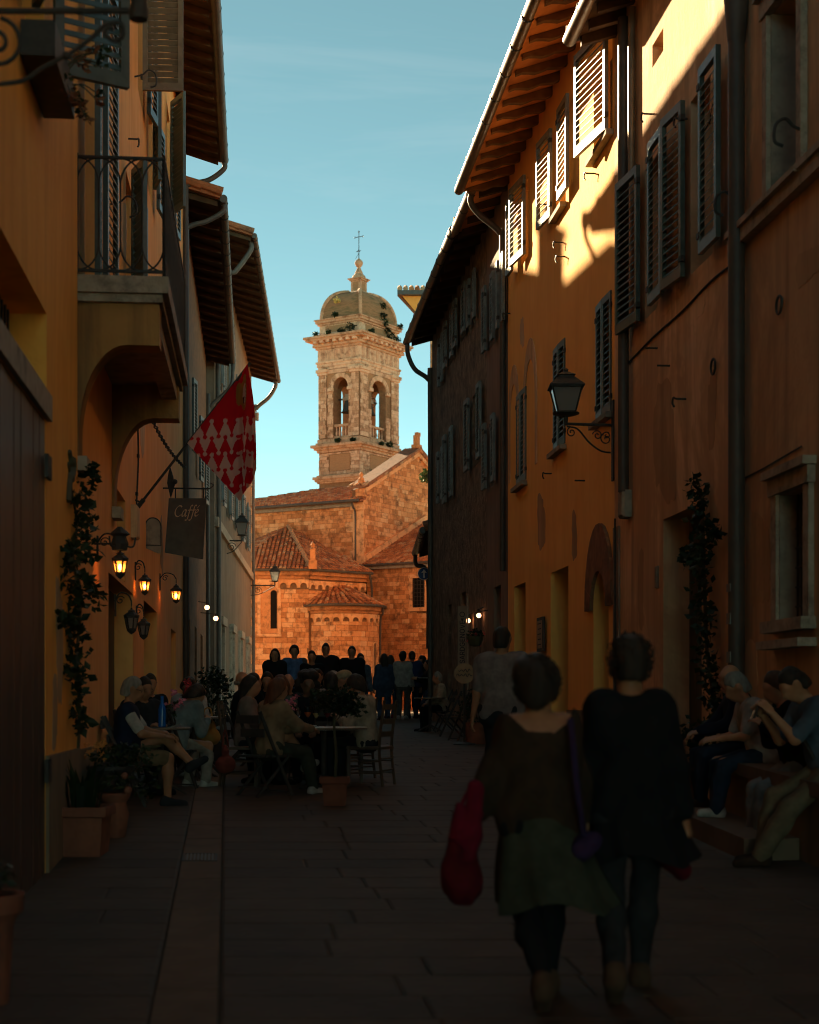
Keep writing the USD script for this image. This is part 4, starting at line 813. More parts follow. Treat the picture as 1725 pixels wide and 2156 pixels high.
# roofs of the chapel and nave
te = Tiles(er, 110); te.plane(evx[0], evx[1], evx[3], evx[2]); te.done()
tn = Tiles(nr_, 0); tn.plane(cvx[0], cvx[1], cvx[3], cvx[2], near=False); tn.done()
ch.part('gutter', MB().tube([C(-13, -.55, 12.36), C(.05, -.55, 12.36)], .08, 8), 'gutter_dark')
s_ = FC.px(751, 1100)[0]
for pts in (FC(np.array([[s_, 12.3, .5], [s_, 12.0, .3], [s_, 11.5, .1], [s_, 8.2, .1]])), np.array([[-2.05, 84.8, 8.3], [-2.0, 84.9, 7.9], [-1.95, 85.1, 7.0], [-1.95, 85.2, 1.2]]), np.array([[-1.35, 83.6, 6.55], [-1.38, 83.7, 6.2], [-1.5, 84.0, 5.6], [-1.52, 84.2, 1.2]])):
    ch.part('drainpipe', MB().tube(bez(pts, 4), .06, 8), 'gutter_dark')
st.done()
# ---- bell tower
TE1, TE2 = np.array([.848, -.53]), np.array([.53, .848]); TK = np.array([-3.06, 100.0]); TA, TB = 3.0, 4.38
def TF(p):                                             # a (0 at the near corner, -3 left), b (back right), z
    p = np.asarray(p, float); return np.stack([TK[0] + p[..., 0] * TE1[0] + p[..., 1] * TE2[0], TK[1] + p[..., 0] * TE1[1] + p[..., 1] * TE2[1], p[..., 2]], -1)
bt = T('bell_tower', 'square travertine bell tower with open belfry, mossy dome and lantern behind the church', 'tower', TF(np.array([-1.5, 2.2, 1.27])))
F1 = Fac(TK - TA * TE1, TK, True); F2 = Fac(TK, TK + TB * TE2, True); F3 = Fac(TK + TB * TE2, TK + TB * TE2 - TA * TE1, True); F4 = Fac(TK + TB * TE2 - TA * TE1, TK - TA * TE1, True)
FS = ((F1, TA), (F2, TB), (F3, TA), (F4, TB)); ts = Stones(bt, 290, stones=TSTONE)
def ringbox(m, z0, z1, ex): return m.box((-TA - ex, -ex, z0), (ex, TB + ex, z1), TF)
bt.part('base_wall', ringbox(MB(), 1, 15.3, 0), 'mortar')
for name, steps in (('lower_cornice', ((15.22, 15.32, .10), (15.322, 15.45, .20), (15.452, 15.62, .30), (15.622, 15.72, .12))),
                    ('middle_cornice', ((17.12, 17.28, .10), (17.282, 17.42, .24), (17.422, 17.58, .40), (17.582, 17.72, .16), (17.722, 17.95, .08))),
                    ('architrave', ((22.25, 22.42, .05), (22.422, 22.62, .10), (22.622, 22.74, .16))), ('frieze', ((22.742, 23.5, .06),)),
                    ('main_cornice', ((23.502, 23.64, .16), (23.642, 23.80, .30), (23.97, 24.10, .62), (24.102, 24.24, .72), (24.242, 24.32, .42))),
                    ('attic', ((24.322, 24.50, .04), (24.502, 25.0, -.02))), ('dome_cornice', ((25.002, 25.12, .08), (25.122, 25.28, .18), (25.282, 25.36, .24)))):
    m = MB()
    for z0, z1, ex in steps: ringbox(m, z0, z1, ex)
    bt.part(name, m, 'tower_stone_' + ('c' if 'cornice' not in name else 'b'))
bt.part('cornice_core', ringbox(MB(), 23.802, 23.968, .26), 'brick_church')
bt.part('panel_wall', ringbox(MB(), 15.722, 17.12, 0), 'mortar')
for fr, L in FS[:2]:
    for k in range(7 if L < 4 else 9):                 # modillions under the big cornice
        x = -.2 + (L + .4) * (k + .5) / (7 if L < 4 else 9); bt.part('modillion', MB().box((x - .12, 23.81, .26), (x + .12, 23.965, .58), fr), 'tower_stone_c')
    nt = 6 if L < 4 else 8
    for k in range(nt):                                # triglyph strips
        x = .1 + (L - .2) * (k + .5) / nt
        for dx in (-.10, 0, .10): bt.part('triglyph', MB().box((x + dx - .035, 22.80, .061), (x + dx + .035, 23.46, .10), fr), 'tower_stone_a')
    bt.part('brick_panel', MB().box((L * .27, 15.95, .002), (L * .77, 16.95, .012), fr), 'brick_church')
    fr_p = sbox(0, 15.74, L, 17.1).difference(sbox(L * .25, 15.92, L * .79, 16.98)); ts.lay(fr, fr_p, 15.74, 17.1, .22, .40, pr=.05)
    ts.lay(fr, sbox(0, 13.2, L, 15.2), 13.2, 15.2, .30, .5, near=False)
    bt.part('attic_panel', MB().box((L * .16, 24.54, -.018), (L * .84, 24.92, .0), fr), 'brick_church')
arcs = {}
for i, (fr, L) in enumerate(FS):
    c, hw = (.545 * L, .19 * L) if i % 2 == 0 else (.49 * L, .185 * L)
    if i >= 2: c = L - c; hw *= .55
    op = arch(c - hw, c + hw, 17.9, 21.05, .6 / hw if hw > .6 else 1.1); wall = sbox(.003, 17.95, L - .003, 22.24).difference(op)
    bt.part('belfry_wall', MB().prism(wall, -.5 if i % 2 == 0 else -.5, -.0, fr) if i % 2 == 0 else MB().prism(wall.intersection(sbox(.51, 0, L - .51, 99)), -.5, 0, fr), 'mortar')
    if i < 2:
        ao_ = arch(c - hw - .30, c + hw + .30, 17.9, 21.05, (.6 + .3) / (hw + .3)); ring = ao_.difference(op).intersection(sbox(0, 21.06, L, 30))
        for k in range(11):
            q0, q1 = math.pi * k / 11, math.pi * (k + 1) / 11
            wd = Polygon([(c, 21.05), (c + 4 * math.cos(q0), 21.05 + 4 * math.sin(q0)), (c + 4 * math.cos(q1), 21.05 + 4 * math.sin(q1))]).buffer(-.004)
            bt.part('voussoir', MB().prism(ring.intersection(wd), .003, .08, fr), TSTONE[rc.randrange(3)])
        for sg in (-1, 1): bt.part('impost', MB().box((c + sg * (hw + .16) - .2, 20.86, .003), (c + sg * (hw + .16) + .2, 21.05, .14), fr), 'tower_stone_c')
        for x0, x1 in ((.0, .20 * L), (.80 * L, L)):
            pil = sbox(x0, 18.0, x1, 21.9); ts.left = max(ts.left, 40); bt.part('pilaster', MB().prism(pil, .002, .07, fr), 'mortar')
            ts.lay(lambda p, fr=fr: fr(np.asarray(p) + [0, 0, .07]), pil, 18.0, 21.9, .25, .32 if L < 4 else .40)
            bt.part('capital', MB().box((x0 - .04, 21.9, .003), (x1 + .04, 22.05, .16), fr).box((x0 - .1, 22.052, .003), (x1 + .1, 22.24, .24), fr), 'tower_stone_c')
        fld = sbox(.2 * L, 18.0, .8 * L, 22.2).difference(ao_.intersection(sbox(0, 21.0, L, 30))).difference(op); sp = fld.intersection(sbox(0, 21.1, L, 21.95))
        ts.left = max(ts.left, 30); ts.lay(fr, fld.intersection(sbox(0, 0, L, 20.85)), 18.0, 20.85, .22, .32)
        bt.part('spandrel', MB().prism(sp, .002, .010, fr), 'brick_church'); bt.part('field_band', MB().box((.205 * L, 21.97, .002), (.795 * L, 22.22, .04), fr), 'tower_stone_a')
        # balustrade
        b = bt.part('balustrade', MB().box((c - hw, 17.96, -.3), (c + hw, 18.1, -.1), fr).box((c - hw, 18.68, -.3), (c + hw, 18.82, -.1), fr), 'tower_stone_b')
        for k in range(5):
            x = c - hw + 2 * hw * (k + .5) / 5; b.part('baluster', MB().lathe([(.05, 0), (.075, .2), (.04, .4), (.05, .58)], fr(np.array([x, 18.1, -.2])), 8), 'tower_stone_a', smooth=50)
        # bell on its headstock
        pc = fr(np.array([c + .03, 0, -.75])); pr_ = [(.0, .62), (.10, .62), (.17, .56), (.21, .40), (.24, .2), (.31, .06), (.37, 0), (.34, 0), (.26, .1), (.2, .3)]
        bl = T('bell', 'dark bronze bell hanging in the ' + ('left' if i == 0 else 'right') + ' arch of the bell tower', 'bell', pc + Z * 19.6)
        bl.part('bell_body', MB().lathe(np.array(pr_) * 1.22, pc + Z * 19.6, 20), 'iron', smooth=50)
        bl.part('headstock', MB().box((c - .34, 20.36, -.86), (c + .40, 20.56, -.64), fr).box((c - .16, 20.56, -.84), (c + .22, 20.76, -.66), fr), 'stone_grey')
        bl.part('beam', MB().box((c - hw - .1, 20.42, -.80), (c + hw + .1, 20.50, -.70), fr), 'iron'); bl.part('clapper', MB().tube([pc + Z * 20.0, pc + Z * 19.5], [.02, .05], 6), 'iron')
        bl.part('wheel', MB().tube(fr(np.array([[c + .42, 20.42 + .30 * math.sin(q), -.75 + .30 * math.cos(q)] for q in np.linspace(0, 6.283, 17)])), .02, 6), 'iron')
bt.part('belfry_ceiling', ringbox(MB(), 22.1, 22.248, -.5), 'mortar'); bt.part('belfry_floor', ringbox(MB(), 17.8, 17.955, -.5), 'mortar')
# square dome with four ribs, lantern, ball, cross
ctr = np.array([-TA / 2, TB / 2]); hs = np.array([TA / 2 - .06, TB / 2 - .20]); H_, n = 1.95, 14
tt = np.linspace(0, math.pi / 2 * .93, n); prof = np.stack([np.cos(tt) ** .62, np.sin(tt)], 1)
sgn = np.array([[1, -1], [1, 1], [-1, 1], [-1, -1]])
lv = np.array([[[*(ctr + hs * k * q), 25.36 + H_ * h] for q in sgn] for k, h in prof]); faces = [[i * 4 + j, i * 4 + (j + 1) % 4, (i + 1) * 4 + (j + 1) % 4, (i + 1) * 4 + j] for i in range(n - 1) for j in range(4)] + [[4 * n - 4, 4 * n - 3, 4 * n - 2, 4 * n - 1]]
rough('dome_brick', (.24, .12, .06), (.34, .17, .085), 3.0, .95, .6, 14, (1, 1, 6), c3=(.11, .09, .04))
dm = bt.part('dome', MB().add(TF(lv.reshape(-1, 3)), faces), 'dome_brick')
for j in range(4): dm.part('dome_rib', MB().tube(TF(lv[:, j] + np.array([*(sgn[j] * .02), .02])), .12, 6), 'tower_stone_b')
def tb_(z0, z1, h, name, mat_='tower_stone_b'):
    return bt.part(name, MB().box((ctr[0] - h, ctr[1] - h, z0), (ctr[0] + h, ctr[1] + h, z1), TF), mat_)
tb_(27.10, 27.24, .60, 'lantern_base'); tb_(27.242, 27.36, .50, 'lantern_base'); ln = tb_(27.362, 28.05, .36, 'lantern'); tb_(28.052, 28.14, .44, 'lantern_cornice'); tb_(28.142, 28.2, .52, 'lantern_cornice')
for dx, dy in ((1, 0), (0, -1)):
    q0 = ctr + np.array([dx, dy]) * .362; e = np.array([-dy, dx]) * .2
    ln.part('lantern_panel', MB().box((min(q0[0] - e[0], q0[0] + e[0]) - .004, min(q0[1] - e[1], q0[1] + e[1]) - .004, 27.45), (max(q0[0] - e[0], q0[0] + e[0]) + .004, max(q0[1] - e[1], q0[1] + e[1]) + .004, 27.98), TF), 'brick_church')
tc = TF(np.array([*ctr, 0]))
bt.part('finial', MB().lathe([(.46, 28.2), (.40, 28.38), (.28, 28.5), (.24, 28.52), (.25, 28.6), (.22, 28.66), (.12, 28.86), (.10, 28.93), (.16, 28.98), (.24, 29.1), (.26, 29.22), (.22, 29.34), (.10, 29.44), (.05, 29.5), (0, 29.52)], tc, 16), 'tower_stone_b', smooth=40)
cr = bt.part('cross', MB().tube([tc + Z * 29.45, tc + Z * 31.2], [.03, .02], 6), 'iron')
ex = np.array([*TE1, 0]); cz_ = 30.85
cr.part('cross_arm', MB().tube([tc + Z * cz_ - ex * .27, tc + Z * cz_ + ex * .27], .02, 6), 'iron')
for p in (tc + Z * cz_ - ex * .3, tc + Z * cz_ + ex * .3, tc + Z * (cz_ + .33)):
    cr.part('cross_loop', MB().tube([p + .05 * (math.cos(a) * ex + math.sin(a) * Z) for a in np.linspace(0, 6.283, 9)], .014, 5), 'iron')
cr.part('weather_vane', MB().tube([tc + Z * 29.95 - ex * .2, tc + Z * 29.98 + ex * .16], .02, 5).tube([tc + Z * 29.92 - ex * .14, tc + Z * 30.05 - ex * .02, tc + Z * 29.9 + ex * .08], .018, 5), 'iron')
cr.part('stay', MB().tube([tc + Z * 29.5 - ex * .26, tc + Z * 29.85], .012, 5), 'iron')
# weeds growing on the ledges
for k, (a, b, z, r_) in enumerate(((-1.0, -.5, 24.4, .34), (-1.9, -.6, 24.35, .30), (.5, .6, 24.4, .3), (.6, 2.6, 24.45, .42), (.55, 3.4, 24.4, .35), (-2.9, -.5, 24.4, .24), (-.3, -.5, 24.55, .40), (.22, 2.4, 25.3, .42), (.16, 2.9, 24.95, .32), (.05, 2.6, 25.8, .36), (-.2, 2.9, 26.5, .35),
                                  (-1.6, -.28, 25.5, .22), (.25, 4.2, 25.4, .28), (-1.4, -.3, 17.75, .22), (.3, 2.9, 17.75, .30), (-.3, -.3, 17.7, .18), (.35, 1.9, 17.7, .22), (.2, 1.2, 15.8, .3), (.25, 2.0, 15.75, .3), (-1.6, -.1, 26.4, .26))):
    dry = k in (19,); m = leaves(MB(), TF(blob((a, b, z), (r_ * .8, r_ * .5, r_ * .6), 130, 900 + k)), .13, 300 + k)
    bt.part('weed_tuft', m, 'petal_yellow' if dry else 'leaf_b' if k % 3 else 'leaf_a')
sp_ = leaves(MB(), blob((.74, 70.5, 11.4), (.25, .5, .3), 200, 5), .16, 6); 
solo('shrub', sp_, 'leaf_b', 'small green shrub sprouting beside the gutter at the far right end of the street', 'plant')
# ------------------------------------------------------------------ wear: cracks, patches of newer plaster, small boxes and cables on the fronts
rw = random.Random(21)
plaster('plaster_patch_light', (.66, .40, .22), (.78, .50, .29), (.42, .25, .14), .8); plaster('plaster_patch_dark', (.44, .255, .135), (.56, .34, .185), (.28, .165, .095), .8)
def patch(t, s, z, w, h, mt, o=0):
    a = np.linspace(0, 6.283, 17)[:-1]; p1, p2 = rw.uniform(0, 6), rw.uniform(0, 6); a = np.linspace(0, 6.283, 49)[:-1]; r = 1 + .16 * np.sin(2 * a + p1) + .10 * np.sin(3 * a + p2) + .05 * np.sin(7 * a + p1) + .04 * np.sin(11 * a + p2); p = Polygon(np.stack([s + .5 * w * r * np.sign(np.cos(a)) * np.abs(np.cos(a)) ** .7, z + .5 * h * r * np.sign(np.sin(a)) * np.abs(np.sin(a)) ** .7], 1)).buffer(0)
    t.part('plaster_patch', MB().prism(p, .0015 + t.o, .004 + t.o, t.fac), mt)
def crack(t, pts):
    q = [(s + rw.uniform(-.02, .02), z + rw.uniform(-.02, .02)) for s, z in bez(np.array(pts, float), 6)]
    t.part('crack', MB().tube(t.fac(np.array([[s, z, .003 + t.o] for s, z in q])), .007, 4), 'joint')
for t, L in ((hE, ((1600, 1180, .5, .9, 1), (1580, 1420, .5, .5, 0), (1700, 560, .5, .3, 1))), (hF, ((1505, 190, .35, .4, 0), (1475, 640, .4, .25, 0), (1400, 930, .9, 1.3, 1), (1500, 860, .3, .7, 1), (1350, 1240, .3, .8, 1), (1400, 640, .5, .25, 0))),
              (hG, ((1140, 1100, .7, .8, 1), (1210, 1130, .4, .6, 1), (1100, 700, .4, .5, 0)))):
    for u, v, w, h, k in L: s_, z_ = t.fac.px(u, v); patch(t, s_, z_, w, h, 'plaster_patch_dark' if k else 'plaster_patch_light')
for t, L in ((hA, ((110, 1350, .4, .9, 1), (100, 1500, .3, .5, 1))), (hB, ((260, 480, .8, .7, 0), (300, 900, .8, .8, 0), (340, 1150, .8, .9, 1)))):
    for u, v, w, h, k in L: s_, z_ = t.fac.px(u, v); patch(t, s_, z_, w, h, 'plaster_patch_dark' if k else 'plaster_patch_light')
def crk(t, *uv): crack(t, [t.fac.px(u, v) for u, v in uv])
crk(hF, (1512, 205), (1500, 230), (1496, 255), (1485, 275)); 
bx_ = P_ and hB.fac.px(277, 1100); hB.part('meter_box', MB().cbox((bx_[0] - .18, bx_[1] - .2, .003), (bx_[0] + .18, bx_[1] + .2, .09), .02, FL), 'plaster_brown')
cl_pts = [(286, 868), (288, 960), (285, 1040), (283, 1095)]
hB.part('cable', MB().tube(bez(FL(np.array([[*FL.px(u, v), .02] for u, v in cl_pts])), 5), .012, 5), 'iron')
for u, v in cl_pts[:3]: s_, z_ = FL.px(u, v); hB.part('cable_clip', MB().box((s_ - .04, z_ - .02, .003), (s_ + .04, z_ + .02, .035), FL), 'iron')
# ------------------------------------------------------------------ lamps, signs, flag, plants, furniture
def gpt(u, v):                                         # ground point seen at (u, v)
    k = (v - V0) / FPX; y = CZ / (.04 + k)
    if y > 18: y = (CZ - .72 + .0205 * 18) / (.0205 + k)
    return np.array([(u - U0) / FPX * y, y, float(gz(y))])
def gxy(x, y): return np.array([x, y, float(gz(y))])
def nsides(c, r, z, n, rot=0.0): a = rot + np.arange(n) * 2 * math.pi / n; return np.stack([c[0] + r * np.cos(a), c[1] + r * np.sin(a), np.full(n, z)], 1)
def lantern(t, c, rb, rt, h, n=4, rot=.785, glass='lamp_glass', lit=False, hang=False, par=None):
    """Tapered glass lantern standing (or hanging) with its glass bottom at c."""
    B, Tp = nsides(c, rb, c[2], n, rot), nsides(c, rt, c[2] + h, n, rot); w = .008 if rt < .12 else .011
    fr_ = MB()
    for i in range(n):
        j = (i + 1) % n; fr_.tube([B[i], Tp[i]], w, 5).tube([B[i], B[j]], w, 5).tube([Tp[i], Tp[j]], w * 1.4, 5)
    k = {} if par is None else {'parent': par}
    f_ = t.part('lamp_frame', fr_, 'iron', **k)
    for i in range(n):
        j = (i + 1) % n; f2 = .97; q = np.array([B[i], B[j], Tp[j], Tp[i]]); q = np.r_[q, q * 1.0]; q[4:, :2] = np.asarray(c[:2]) + (q[4:, :2] - np.asarray(c[:2])) * f2
        (f_ if par is None else t).part('lamp_pane', MB().hexa(q), glass, **({} if par is None else k))
    ev = rt * 1.18; z1 = c[2] + h
    m = MB().lathe([(ev, z1 + .004), (ev, z1 + .02), (rt * .55, z1 + h * .42), (rt * .5, z1 + h * .42), (rt * .5, z1 + h * .5), (rt * .62, z1 + h * .52), (rt * .25, z1 + h * .64), (rt * .12, z1 + h * .68), (rt * .16, z1 + h * .76), (0, z1 + h * .84)], (c[0], c[1], 0), n if n == 6 else 4, None if n == 6 else [[math.cos(rot), math.sin(rot), 0], [-math.sin(rot), math.cos(rot), 0], [0, 0, 1]])
    t.part('lamp_roof', m, 'iron', **k)
    t.part('lamp_base', MB().lathe([(0, c[2] - .06), (rb * .5, c[2] - .045), (rb * 1.05, c[2] - .02), (rb * 1.08, c[2] - .003), (0, c[2] - .003)], (c[0], c[1], 0), 10), 'iron', **k)
    if lit: t.part('lamp_bulb', MB().ball((c[0], c[1], c[2] + h * .45), 1, 2, (rb * .36, rb * .36, h * .26)), 'lamp_flame', True, **k)
def scroll(o, ex, ez, pts): return np.array([o + ex * a + ez * b for a, b in pts])
# street lamp on the right
c0 = FR(np.array([FR.sy(20.3), 5.09, .02])); L_ = at(1192, 893, 20.2); ex = L_ - c0; ex[2] = 0; Ln = np.linalg.norm(ex); ex /= Ln
sl_ = T('street_lamp', 'four sided glass street lamp on scrolled iron arm over the gold house', 'street lamp', c0)
sl_.part('arm', MB().tube([c0, c0 + ex * Ln], .018, 8), 'iron')
sl_.part('wall_plate', MB().cbox((-.05, 0, 0), (.05, 1.0, .02), .004, lambda p: FR(np.asarray(p) + [FR.sy(20.3), 4.4, .003])), 'iron')
sp1 = np.r_[np.array([(Ln * .98, -.03), (Ln * .75, -.06), (Ln * .5, -.22), (Ln * .25, -.32), (.02, -.34)])]
sl_.part('brace', MB().tube(bez(scroll(c0, ex, Z, sp1), 6), .011, 6), 'iron')
for cc_, r0, a0_, tn in (((Ln * .88, -.10), .062, 1.2, -1.3), ((Ln * .32, -.13), .065, 0.2, 1.4), ((Ln * .13, -.17), .085, 2.0, -1.4), ((Ln * .12, -.13), .05, 0, 1.2)):
    sl_.part('scroll', MB().tube(scroll(c0, ex, Z, spiral(cc_, r0, .012, a0_, tn, 22)), .008, 6), 'iron')
sl_.part('stem', MB().tube([c0 + ex * Ln - Z * .02, c0 + ex * Ln + Z * .09], [.018, .03], 8), 'iron')
lantern(sl_, c0 + ex * Ln + Z * .14, .155, .255, .30)
# lamp bracket in the left foreground
c0 = FL(np.array([FL.sy(8.0), 5.03, .052])); tip = at(292, 24, 8.0); ex = tip - c0; ex[2] = 0; Ln = np.linalg.norm(ex); ex /= Ln
lb = T('street_lamp', 'street lamp arm of black iron with scrolls in the upper left foreground', 'street lamp', c0)
lb.part('arm', MB().tube([c0, c0 + ex * Ln], .015, 10), 'iron')
px2 = lambda u, v: (np.dot(at(u, v, 8.0) - c0, ex), at(u, v, 8.0)[2] - c0[2])
lb.part('brace', MB().tube(bez(scroll(c0, ex, Z, [(0.0, px2(0, 177)[1] - .12)] + [px2(u, v) for u, v in ((-40, 178), (0, 176), (50, 168), (90, 142), (150, 110), (195, 77), (222, 52), (255, 50), (258, 75), (240, 85), (222, 70), (228, 58), (240, 62))]), 6), [.0125] * 85 if False else .0115, 7), 'iron')
lb.part('collar', MB().ball(at(140, 117, 8.0), .022, 1), 'iron')
lb.part('scroll', MB().tube(scroll(c0, ex, Z, spiral(px2(-8, 92), .13, .02, 1.4, -1.6, 34)), .0115, 7), 'iron')
lb.part('socket', MB().lathe([(0, -.05), (.045, -.04), (.05, .0), (.04, .05), (.055, .08), (.03, .14)], tip, 10), 'iron', smooth=40)
lantern(lb, tip + Z * .20, .13, .22, .34)
# lanterns at the cafe door: three lit, two dark
def wall_lantern(u, v, y, k, label, lit, proj=.24, n=6, cat='lantern', group=None, down=True):
    c = at(u, v, y); s = FL.sy(y); a = FL(np.array([s, c[2] + .27 * k, .0])); c[0] = max(c[0], a[0] + .10); t = T('wall_lantern', label, cat, a, group=group)
    t.part('wall_plate', MB().cbox((s - .03, c[2] + .08 * k, .003), (s + .03, c[2] + .36 * k, .02), .004, FL), 'iron')
    e = c - a; e[2] = 0; d = np.linalg.norm(e); e /= d
    t.part('arm', MB().tube(bez([a + Z * .0, a + e * d * .35 + Z * .09, a + e * d * .8 + Z * .07, a + e * d - Z * .0], 6), .009, 6), 'iron')
    t.part('scroll', MB().tube(scroll(a, e, Z, spiral((d * .35, .01), .05, .008, .5, 1.3, 18)), .006, 5), 'iron')
    t.part('hanger', MB().tube([a + e * d, c + Z * .20 * k], .007, 5), 'iron')
    lantern(t, c - Z * .08 * k, .055 * k, .085 * k, .15 * k, n, 0, 'lamp_glass_lit' if lit else 'lamp_glass', lit)
wall_lantern(253, 1192, 15.6, .80, 'large glowing lantern by the dark cafe door', True)
wall_lantern(305, 1233, 20.6, .82, 'glowing lantern above the far edge of the dark cafe door', True)
wall_lantern(371, 1253, 26.0, .95, 'glowing lantern under the hanging cafe sign', True)
wall_lantern(277, 1311, 17.6, .85, 'unlit black lantern on the cafe door itself', False); wall_lantern(300, 1326, 20.8, .85, 'unlit black lantern just below the middle glowing one', False)
k_ = at(252, 1145, 15.4); bk = T('iron_basket', 'dark iron light fitting with curled arms above the large glowing lantern', 'lamp', k_)
bk.part('drum', MB().lathe([(0, -.06), (.07, -.06), (.085, 0), (.06, .07), (.10, .09), (.02, .16)], k_, 10), 'iron'); 
for a in (0, 2.1, 4.2): bk.part('arm', MB().tube(bez([k_, k_ + [.12 * math.cos(a), .12 * math.sin(a), -.03], k_ + [.15 * math.cos(a), .15 * math.sin(a), .06]], 5), .009, 5), 'iron')
bk.part('bracket', MB().tube([k_, k_ + [-.35, 0, .0]], .010, 5), 'iron')
# distant street lamps on the corner house
def corner_lamp(u, v, y, label, wu):
    c = at(u, v, y); s = FL3.sy(y); a = FL3(np.array([s, c[2] - .42, .02])); t = T('street_lamp', label, 'street lamp', a)
    e = c - a; e[2] = 0; d = np.linalg.norm(e); e /= d; b = a + e * d
    t.part('arm', MB().tube([a, b], .03, 6), 'iron'); t.part('stem', MB().tube([b, c - Z * .26], .03, 6), 'iron')
    t.part('brace', MB().tube(bez([a - Z * .45, a + e * d * .45 - Z * .35, b - Z * .03], 6), .018, 5), 'iron')
    t.part('scroll', MB().tube(scroll(a, e, Z, spiral((d * .3, -.22), .17, .03, 0, 1.5, 22)), .014, 5), 'iron')
    lantern(t, c - Z * .22, .17, .29, .42)
corner_lamp(510, 1113, 57.0, 'street lamp on a scrolled arm in front of the banded stone corner', 443); corner_lamp(579, 1213, 73.5, 'far street lamp standing out against the lit church wall', 530)
def bulb(u, v, y, fac, label, grp):
    c = at(u, v, y); t = T('light_bulb', label, 'light bulb', c, group=grp)
    t.part('glass_bulb', MB().ball(c, .048 * y / 33, 2), 'bulb', True); t.part('socket', MB().tube([c + Z * .05, c + Z * .13], .03, 6), 'iron')
    wx = (-1.5 if fac is FL else 4.46) - .095 * y; t.part('arm', MB().tube([c + Z * .12, np.array([wx, y, c[2] + .16])], .012, 5), 'iron')
for u, v, y, fc, lb_ in ((436, 1279, 44, FL, 'upper of two small glowing bulbs on the left beyond the cafe sign'), (454.5, 1302, 46, FL, 'lower of two small glowing bulbs on the left beyond the cafe sign'),
                     (986, 1307, 33.3, FR, 'small glowing bulb beside the tall white banner sign'), (1008.5, 1296, 31.8, FR, 'small glowing bulb above the hanging flower basket')): bulb(u, v, y, fc, lb_, 'small bare bulbs on the house fronts')
# hanging cafe sign
def pen(strokes, w=.10, nib=.022, ang=.7):
    """Broad-nib lettering: each stroke a polyline swept by a slanted nib."""
    g = []; e = np.array([math.cos(ang), math.sin(ang)]) * w / 2; q = np.array([-e[1], e[0]]) * nib / w
    nb = [e + q, e - q, -e - q, -e + q]
    for s in strokes:
        s = bez(np.array(s, float), 8) if len(s) > 2 else np.array(s, float)
        for a, b in zip(s[:-1], s[1:]): g.append(Polygon([a + k for k in nb] + [b + k for k in nb]).convex_hull if True else None)
    return unary_union([LineString([p + k for k in nb] + [q_ + k for k in nb]).convex_hull for st_ in [bez(np.array(s, float), 8) if len(s) > 2 else np.array(s, float) for s in strokes] for p, q_ in zip(st_[:-1], st_[1:])])
LET = {'C': ([[(.86, .86), (.70, .97), (.45, .94), (.20, .70), (.12, .38), (.25, .10), (.52, .02), (.82, .16)]], .92),
       'a': ([[(.52, .52), (.38, .62), (.18, .48), (.06, .22), (.12, .03), (.30, .10), (.50, .48)], [(.54, .58), (.44, .14), (.50, .02), (.62, .10)]], .62),
       'f': ([[(.62, .94), (.50, 1.0), (.40, .84), (.28, .36), (.14, -.18), (.0, -.34), (-.12, -.28)], [(.14, .56), (.54, .58)]], .46),
       'e': ([[(.10, .30), (.36, .38), (.44, .54), (.32, .62), (.14, .46), (.08, .16), (.22, .02), (.46, .14)]], .52), 'e_': ([[(.30, .76), (.50, .96)]], 0)}
cs = at(356, 1049, 27.0); ce = at(436, 1049, 27.0); zt_, zb2 = cs[2], at(356, 1170, 27.0)[2]
sg = T('cafe_sign', 'hanging dark grey sign board reading Caffé on an iron bracket', 'sign', (cs + ce) / 2)
W_ = .64; base = np.array([cs[0] + .0, 27.0, 0]); dirx = np.array([.985, -.17, 0])
SF = lambda p: base + np.asarray(p)[..., :1] * dirx + np.asarray(p)[..., 1:2] * Z + np.asarray(p)[..., 2:3] * np.array([-.17, -.985, 0])
rough('sign_board', (.10, .085, .07), (.13, .11, .09), 8, .7, .2, 30); plain('sign_letters', (.62, .42, .26), .6)
bd_ = sg.part('board', MB().prism(Polygon([(0, zt_), (W_, zt_ - .015), (W_ - .06, zb2 - .07), (-.07, zb2 + .05)]), -.012, .012, SF), 'sign_board')
x = .085; hgt = .185
for chx in ('C', 'a', 'f', 'f', 'e'):
    st_, adv = LET[chx]; st_ = st_ + (LET['e_'][0] if chx == 'e' else [])
    pol = affinity.skew(pen(st_, .115, .03, .65), 8, origin=(0, 0)); pol = affinity.affine_transform(pol, [hgt * .78, 0, 0, hgt, x, zt_ - .31])
    bd_.part('letter', MB().prism(pol, .0135, .018, SF), 'sign_letters'); x += adv * hgt * .83 * .92
sg.part('bracket_bar', MB().tube(SF(np.array([[-.12, zt_ + .17, 0], [W_ + .05, zt_ + .14, 0]])), .014, 6), 'iron')
for xx in (.11, W_ - .05): sg.part('hanger', MB().tube(SF(np.array([[xx, zt_ + .165, 0], [xx, zt_ - .01, 0]])), .011, 5), 'iron')
sg.part('iron_leaf', MB().prism(Polygon([(.02, zt_ + .52), (.07, zt_ + .36), (.10, zt_ + .22), (.03, zt_ - .0), (-.03, zt_ + .25), (-.01, zt_ + .40)]), -.012, .012, SF).ball(SF(np.array([.10, zt_ + .27, 0])), .045, 1), 'iron')
wallp = FL(np.array([FL.sy(27.0), zt_ + .16, 0])); sg.part('wall_arm', MB().tube([wallp, SF(np.array([-.10, zt_ + .165, 0]))], .014, 6), 'iron')
sg.part('scroll_end', MB().tube(bez(SF(np.array([[W_ + .05, zt_ + .14, 0], [W_ + .12, zt_ + .2, 0], [W_ + .06, zt_ + .24, 0]])), 5), .01, 5), 'iron')
